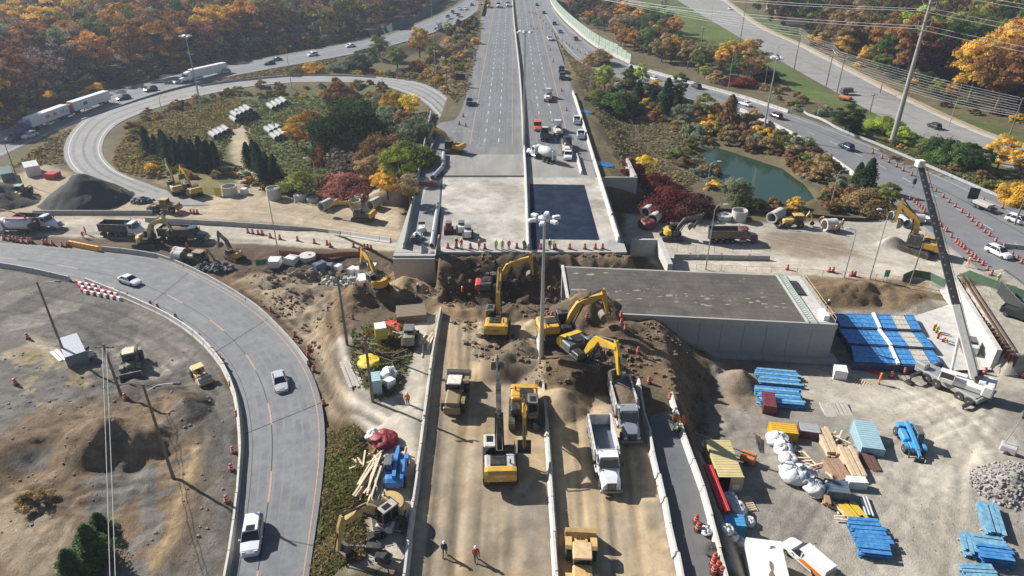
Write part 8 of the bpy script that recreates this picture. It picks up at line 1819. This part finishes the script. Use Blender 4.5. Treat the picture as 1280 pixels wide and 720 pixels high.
for x, y, lab in ((733,140,'blue tarpaulin on the slope outside the east parapet'),(757,206,'second blue tarpaulin lower on the slope')):
    p = G(x, y); t = thing('tarpaulin', lab, 'tarpaulin', p); b = MB(); n = 7; b.add([(i*.6-1.8, j*.5-1.5, .12+.1*math.sin(i*1.7+j)+HZ(p[0]+i*.6-1.8, p[1]+j*.5-1.5)-p[2]) for j in range(n) for i in range(n)], [(j*n+i, j*n+i+1, (j+1)*n+i+1, (j+1)*n+i) for j in range(n-1) for i in range(n-1)]); b.build('sheet', mat('blue_tarp', (.02,.18,.50), .4, 0, .15, 2), t, smooth=True)
# orange box leaning over the ramp barrier, trailer beside the road
cont(1127,262,1137,272,1.6,1.0,mat('amber_paint'),'long orange box behind the cream ramp barrier','storage_box','box')
def trailer(px, py, qx, qy, label, m, load):
    t, L_ = item('flatbed_trailer', 'trailer', label, px, py, qx, qy); b = MB(); b.rbox(-1.1,1.1,0,5,.7,.9,.03); b.tube((0,5,.7),(0,6.4,.6),.07); b.build('flatbed', Mdk(), t); b = MB(); b.rbox(-1.0,1.0,.3,4.2,.9,2.2 if load else 1.5,.1); b.build('load', m, t)
    for s in (-1,1):
        for y in (1.2,2.1): wheel(t, s*1.05, y, .38, .22, n=10)
trailer(1050,118,1058,118,'dark utility trailer at the edge of the side road',mat('dark_grey_body', (.08,.08,.085), .5),True); trailer(1216,256,1230,262,'loaded flatbed trailer between the two ramp branches',mat('pale_load', (.42,.40,.36), .8),False); trailer(1048,124,1060,126,'orange frame trailer in front of the dark one',mat('orange_frame', (.5,.15,.06), .6),False)
# houses
def house(px, py, qx, qy, w, h, wall, roof, label):
    t, L_ = item('house', 'house', label, px, py, qx, qy); L_ = max(L_, 8); b = MB(); b.box(-w/2,w/2,0,L_,-1,h); b.prism([(0,h),(L_,h),(L_/2,h+.01)],-w/2,w/2); b.build('wall', wall, t)
    rf = MB(); e = .5
    for s in (-1,1): rf.add([(s*(w/2+e),-e,h-.2),(s*(w/2+e),L_+e,h-.2),(0,L_+e,h+w*.32),(0,-e,h+w*.32),(s*(w/2+e),-e,h),(s*(w/2+e),L_+e,h),(0,L_+e,h+w*.32+.22),(0,-e,h+w*.32+.22)], [(0,3,2,1),(4,5,6,7),(0,1,5,4),(1,2,6,5),(2,3,7,6),(3,0,4,7)])
    for y in (.02, L_-.02): rf.add([(-w/2,y-.05,h),(w/2,y-.05,h),(0,y-.05,h+w*.31),(-w/2,y+.05,h),(w/2,y+.05,h),(0,y+.05,h+w*.31)], [(0,1,2),(5,4,3),(0,3,4,1),(1,4,5,2),(2,5,3,0)], 1)
    r_ = rf.build('roof', [roof, wall], t); b = MB(); b.box(w*.2,w*.2+.7,L_*.4,L_*.4+.7,h,h+w*.32+.6); b.build('chimney', mat('brick', (.30,.14,.10), .9), r_)
    for k in range(3):
        for s in (-1,1): b = MB(); y = L_*(.2+.3*k); b.box(s*w/2-.04,s*w/2+.04,y-.6,y+.6,1.2,2.5); b.build('window', Mgls(), t)
    b = MB(); b.box(-.5,.5,-.05,.03,0,2.1); b.build('door', Mdk(), t)
hw = mat('house_siding', (.62,.62,.60), .7); hr = mat('roof_shingle', (.20,.22,.26), .9, 0, .2, 2); hr2 = mat('roof_brown', (.16,.13,.12), .9, 0, .2, 2); hbk = mat('house_brick', (.34,.20,.15), .9, 0, .2, 3)
for a in [(725,-14,740,-14,10,5,hw,hr,'white house with blue grey roof behind the noise wall, left one'),(742,0,756,3,11,5,hw,hr,'white house with blue grey roof behind the noise wall, nearer one'),(966,14,984,18,11,4.5,hbk,hr2,'brick bungalow beyond the side road near the driveway'),(940,-6,958,-4,11,4.5,hw,hr,'pale house at the top right of the lawn'),(1275,100,1300,104,10,4.5,hw,hr2,'house almost hidden by trees at the right edge')]: house(*a)
# ------------------------------------------------------------------ people
def skin_person(pose):
    V = {'pelvis':(0,0,.95),'chest':(0,.02,1.30),'neck':(0,.02,1.50),'head':(0,.04,1.62),'top':(0,.03,1.74)}; 
    st = pose == 'walk'; bend = pose == 'bend'
    if bend: V.update({'chest':(0,.28,1.20),'neck':(0,.45,1.32),'head':(0,.56,1.38),'top':(0,.66,1.42)})
    E = [('pelvis','chest'),('chest','neck'),('neck','head'),('head','top')]; Rr = {'pelvis':.155,'chest':.165,'neck':.065,'head':.105,'top':.07}
    for s, n in ((-1,'l'),(1,'r')):
        f = (.22 if s > 0 else -.22) if st else 0; cx, cy, cz = V['chest']
        V['sh'+n] = (s*.19, cy, cz+.12); V['el'+n] = (s*.27, cy-f*.6+.04, cz-.15); V['wr'+n] = (s*.25, cy-f*.9+.16, cz-.36) if not bend else (s*.2, cy+.3, cz-.5); V['hip'+n] = (s*.1,0,.88); V['kn'+n] = (s*.11, f*.6+.03, .5); V['an'+n] = (s*.12, f-.02, .10); V['to'+n] = (s*.13, f+.17, .05)
        if bend: V['el'+n] = (s*.25, cy+.15, cz-.22)
        E += [('chest','sh'+n),('sh'+n,'el'+n),('el'+n,'wr'+n),('pelvis','hip'+n),('hip'+n,'kn'+n),('kn'+n,'an'+n),('an'+n,'to'+n)]
        Rr.update({'sh'+n:.075,'el'+n:.052,'wr'+n:.036,'hip'+n:.105,'kn'+n:.07,'an'+n:.05,'to'+n:.045})
    ks = list(V); me = bpy.data.meshes.new('body'); me.from_pydata([V[k] for k in ks], [(ks.index(a), ks.index(b)) for a, b in E], []); o = bpy.data.objects.new('tmp', me); COL.objects.link(o)
    sk = o.modifiers.new('s', 'SKIN'); sk.use_smooth_shade = True; me.skin_vertices[0].data[0].use_root = True
    for i, k in enumerate(ks): me.skin_vertices[0].data[i].radius = (Rr[k], Rr[k]*(.75 if k in ('pelvis','chest') else 1))
    o.modifiers.new('u', 'SUBSURF').levels = 1; bpy.context.view_layer.update(); m2 = bpy.data.meshes.new_from_object(o.evaluated_get(bpy.context.evaluated_depsgraph_get())); bpy.data.objects.remove(o)
    # fingers, rooted in the palm, and face
    b = MB(); 
    for n, s in (('l',-1),('r',1)):
        w_ = Vector(V['wr'+n]); e = Vector(V['el'+n]); d = (w_-e).normalized(); side = Vector((0,1,0)); pl = w_+d*.07; b.tube(tuple(w_-d*.02), tuple(pl), .036, .042, 8)
        for k in range(4): o0 = pl+side*(k-1.5)*.019; l = (.06,.07,.066,.052)[k]; b.path([tuple(o0-d*.015), tuple(o0+d*l*.6), tuple(o0+d*l+Vector((-s*.018,0,0)))], .0095, 5)
        o0 = w_+d*.02+side*.03; b.path([tuple(o0), tuple(o0+d*.03+side*.028), tuple(o0+d*.06+side*.035)], .011, 5)
    h = Vector(V['head']); fw = Vector((0,1,0)) if not bend else Vector((0,.75,-.66)); b.tube(tuple(h+fw*.085), tuple(h+fw*.125-Vector((0,0,.015))), .018, .012, 6)
    for s in (-1,1): b.tube(tuple(h+Vector((s*.095,0,0))), tuple(h+Vector((s*.115,-.01,0))), .03, .02, 7)
    m3 = b.mesh('fingers', Mdk()); bm = bmesh.new(); bm.from_mesh(m2); bm.from_mesh(m3); bm.to_mesh(m2); bm.free(); m2.polygons.foreach_set('use_smooth', [True]*len(m2.polygons)); return m2, V
_pm = {}
SKN = mat('skin', (.45,.26,.18), .6); TRO = mat('work_trousers', (.05,.06,.085), .85, 0, .2, 4); BOOT = mat('boots', (.04,.03,.02), .8)
def clothe(m2, V, z0, z1, grow, armonly=None, torso=True):
    """garment = copy of the body faces between two heights, pushed outwards"""
    bm = bmesh.new(); bm.from_mesh(m2); bm.normal_update(); 
    def keep(c):
        return z0 <= c.z <= z1 and (abs(c.x) < armonly if armonly else True)
    bmesh.ops.delete(bm, geom=[f for f in bm.faces if not keep(f.calc_center_median())], context='FACES')
    for v in bm.verts: v.co += v.normal*grow
    me = bpy.data.meshes.new('garment'); bm.to_mesh(me); bm.free(); return me
def person(px, py, qx, qy, pose, vest, label, helmet=(.75,.75,.75), z=None, trousers=None, sc_=1.04):
    if pose not in _pm: _pm[pose] = skin_person(pose)
    m2, V = _pm[pose]; p = G(px, py) if z is None else P(px, py, z); q = G(qx, qy) if z is None else P(qx, qy, z); t = thing('person', label, 'person', p, HD(p, q)); t.scale = (sc_,)*3
    def add(nm, key, fn, m, col=None):
        k = (pose, key)
        if k not in _pm: _pm[k] = fn()
        me = _pm[k].copy() if not _pm[k].materials else _pm[k]
        if not me.materials: me.materials.append(m); _pm[k] = me
        o = bpy.data.objects.new(nm, me); COL.objects.link(o); o.parent = t; _KID.setdefault(t.name, []).append(o)
        if col: o.color = (*col, 1)
        return o
    if not m2.materials: m2.materials.append(SKN)
    add('body', 'body', lambda: m2, SKN); zc = V['chest'][2]
    cl = mat('clothing', rough=.85, var=.12, objcol=True, scale=5)
    add('trousers', 'tr', lambda: clothe(m2, V, .11, .98, .012, .22), cl, trousers or (.05,.06,.09)); add('shirt', 'sh', lambda: clothe(m2, V, .86 if pose != 'bend' else .8, 1.53 if pose != 'bend' else 1.42, .012), cl, tuple(c*.8 for c in vest)) ; add('safety_vest', 've', lambda: clothe(m2, V, .92, 1.46 if pose != 'bend' else 1.36, .026, .2), cl, vest); add('boots', 'bo', lambda: clothe(m2, V, -.1, .13, .015), BOOT)
    if (pose, 'he') not in _pm:
        b = MB(); c = Vector(V['head'])*.35+Vector(V['top'])*.65; b.lathe([(.16,-.03),(.135,-.015),(.13,.04),(.09,.11),(.03,.135)], c.x, c.y, c.z, 12); b.tube((c.x,c.y+.1,c.z-.02),(c.x,c.y+.2,c.z-.035),.07,.03,6); _pm[(pose,'he')] = b.mesh('helmet', cl, True)
    add('helmet', 'he', None, cl, helmet); return t
ORV, YLV = (.75,.16,.02), (.55,.70,.05)
person(556,694,552,720,'walk',(.03,.04,.07),'person in dark jacket walking on the west dirt carriageway',(.7,.7,.7),z=6,trousers=(.25,.2,.14))
person(595,700,600,725,'walk',(.55,.08,.04),'person in red orange vest walking on the west dirt carriageway',(.75,.75,.75),z=6)
person(510,506,505,530,'stand',ORV,'person in orange vest standing on the storage strip')
person(843,531,840,545,'stand',ORV,'person in orange vest at the head of the closed lane',z=6); person(848,541,838,545,'bend',YLV,'person in yellow vest bending at the outer barrier',z=6); person(852,536,845,550,'stand',ORV,'person in orange vest behind the bending one at the barrier',(.8,.35,.03),z=6)
person(1098,480,1120,485,'stand',ORV,'person all in orange near the red slings',(.8,.35,.03),trousers=(.7,.15,.02))
for i, (x, y, c) in enumerate([(1166,416,ORV),(1169,419,YLV),(1171,426,ORV),(1177,430,ORV)]): person(x, y, x+8, y+6, 'stand' if i != 3 else 'bend', c, 'person in %s vest in the trench by the formwork, %s from the back' % (['orange','yellow','orange','orange'][i], ordw(i)))
person(571,309,580,300,'stand',(.12,.03,.03),'person in dark red on the bare deck, left of two',z=6); person(577,310.5,570,300,'stand',(.6,.1,.05),'person in red vest on the bare deck, right of two',z=6)
for i, (x, c, n_) in enumerate([(599,ORV,'orange'),(620,YLV,'yellow'),(628,YLV,'yellow'),(636,ORV,'orange')]): person(x, 311.5, x+5, 320, 'stand', c, 'person in %s vest at the deck edge, %s of four from the left' % (n_, ordw(i)), z=6)
person(687,311,690,320,'stand',(.05,.2,.12),'person in dark green beside the yellow vest on the deck',z=6); person(692,312,680,312,'stand',YLV,'person in yellow vest in front of the membrane',z=6); person(655,311.5,660,300,'stand',(.1,.1,.12),'person in dark clothes at the median end of the deck',z=6)
person(766,276,760,270,'bend',(.06,.06,.08),'person in dark clothes working on the east parapet',z=6); person(577,276+20,575,290,'walk',ORV,'person in orange vest walking beside the white skid steers',z=6) if False else None
person(104,297,110,300,'bend',ORV,'person in orange bending below the suction boom'); person(108,293,100,295,'stand',ORV,'person in orange standing below the suction boom')
person(450,318,456,322,'stand',ORV,'person in orange at the end of the red netting'); person(235,314,240,318,'stand',ORV,'person in orange beside the two white pipes')
person(1209,333,1200,338,'walk',ORV,'person in orange and white walking beside the barrels of the east ramp',trousers=(.6,.6,.58)); person(1246,354,1240,350,'stand',YLV,'person in yellow by the barrels at the right edge',trousers=(.5,.5,.5)); person(1048,289,1052,292,'stand',YLV,'person in yellow at the edge of the trench pit'); person(1043,292,1048,294,'stand',ORV,'person in orange at the edge of the trench pit'); person(1052,284,1048,288,'stand',(.3,.28,.25),'person in grey at the edge of the trench pit'); person(1024,278,1030,280,'bend',ORV,'person in orange kneeling by the red tool near the pipes')
person(1033,388,1038,392,'stand',(.08,.05,.05),'person in dark clothes at the east end of the bridge box roof',z=6.4); person(523,367,520,372,'stand',(.06,.07,.1),'person in dark blue on the heap near the strip barrier'); person(1012,597,1018,600,'bend',(.55,.08,.05),'person in red working beside the timber stacks'); person(1035,612,1030,614,'bend',(.4,.1,.06),'person in dark red crouching by the dark slate crate')
person(578,370,585,370,'stand',ORV,'person in orange standing below the red rear digger')
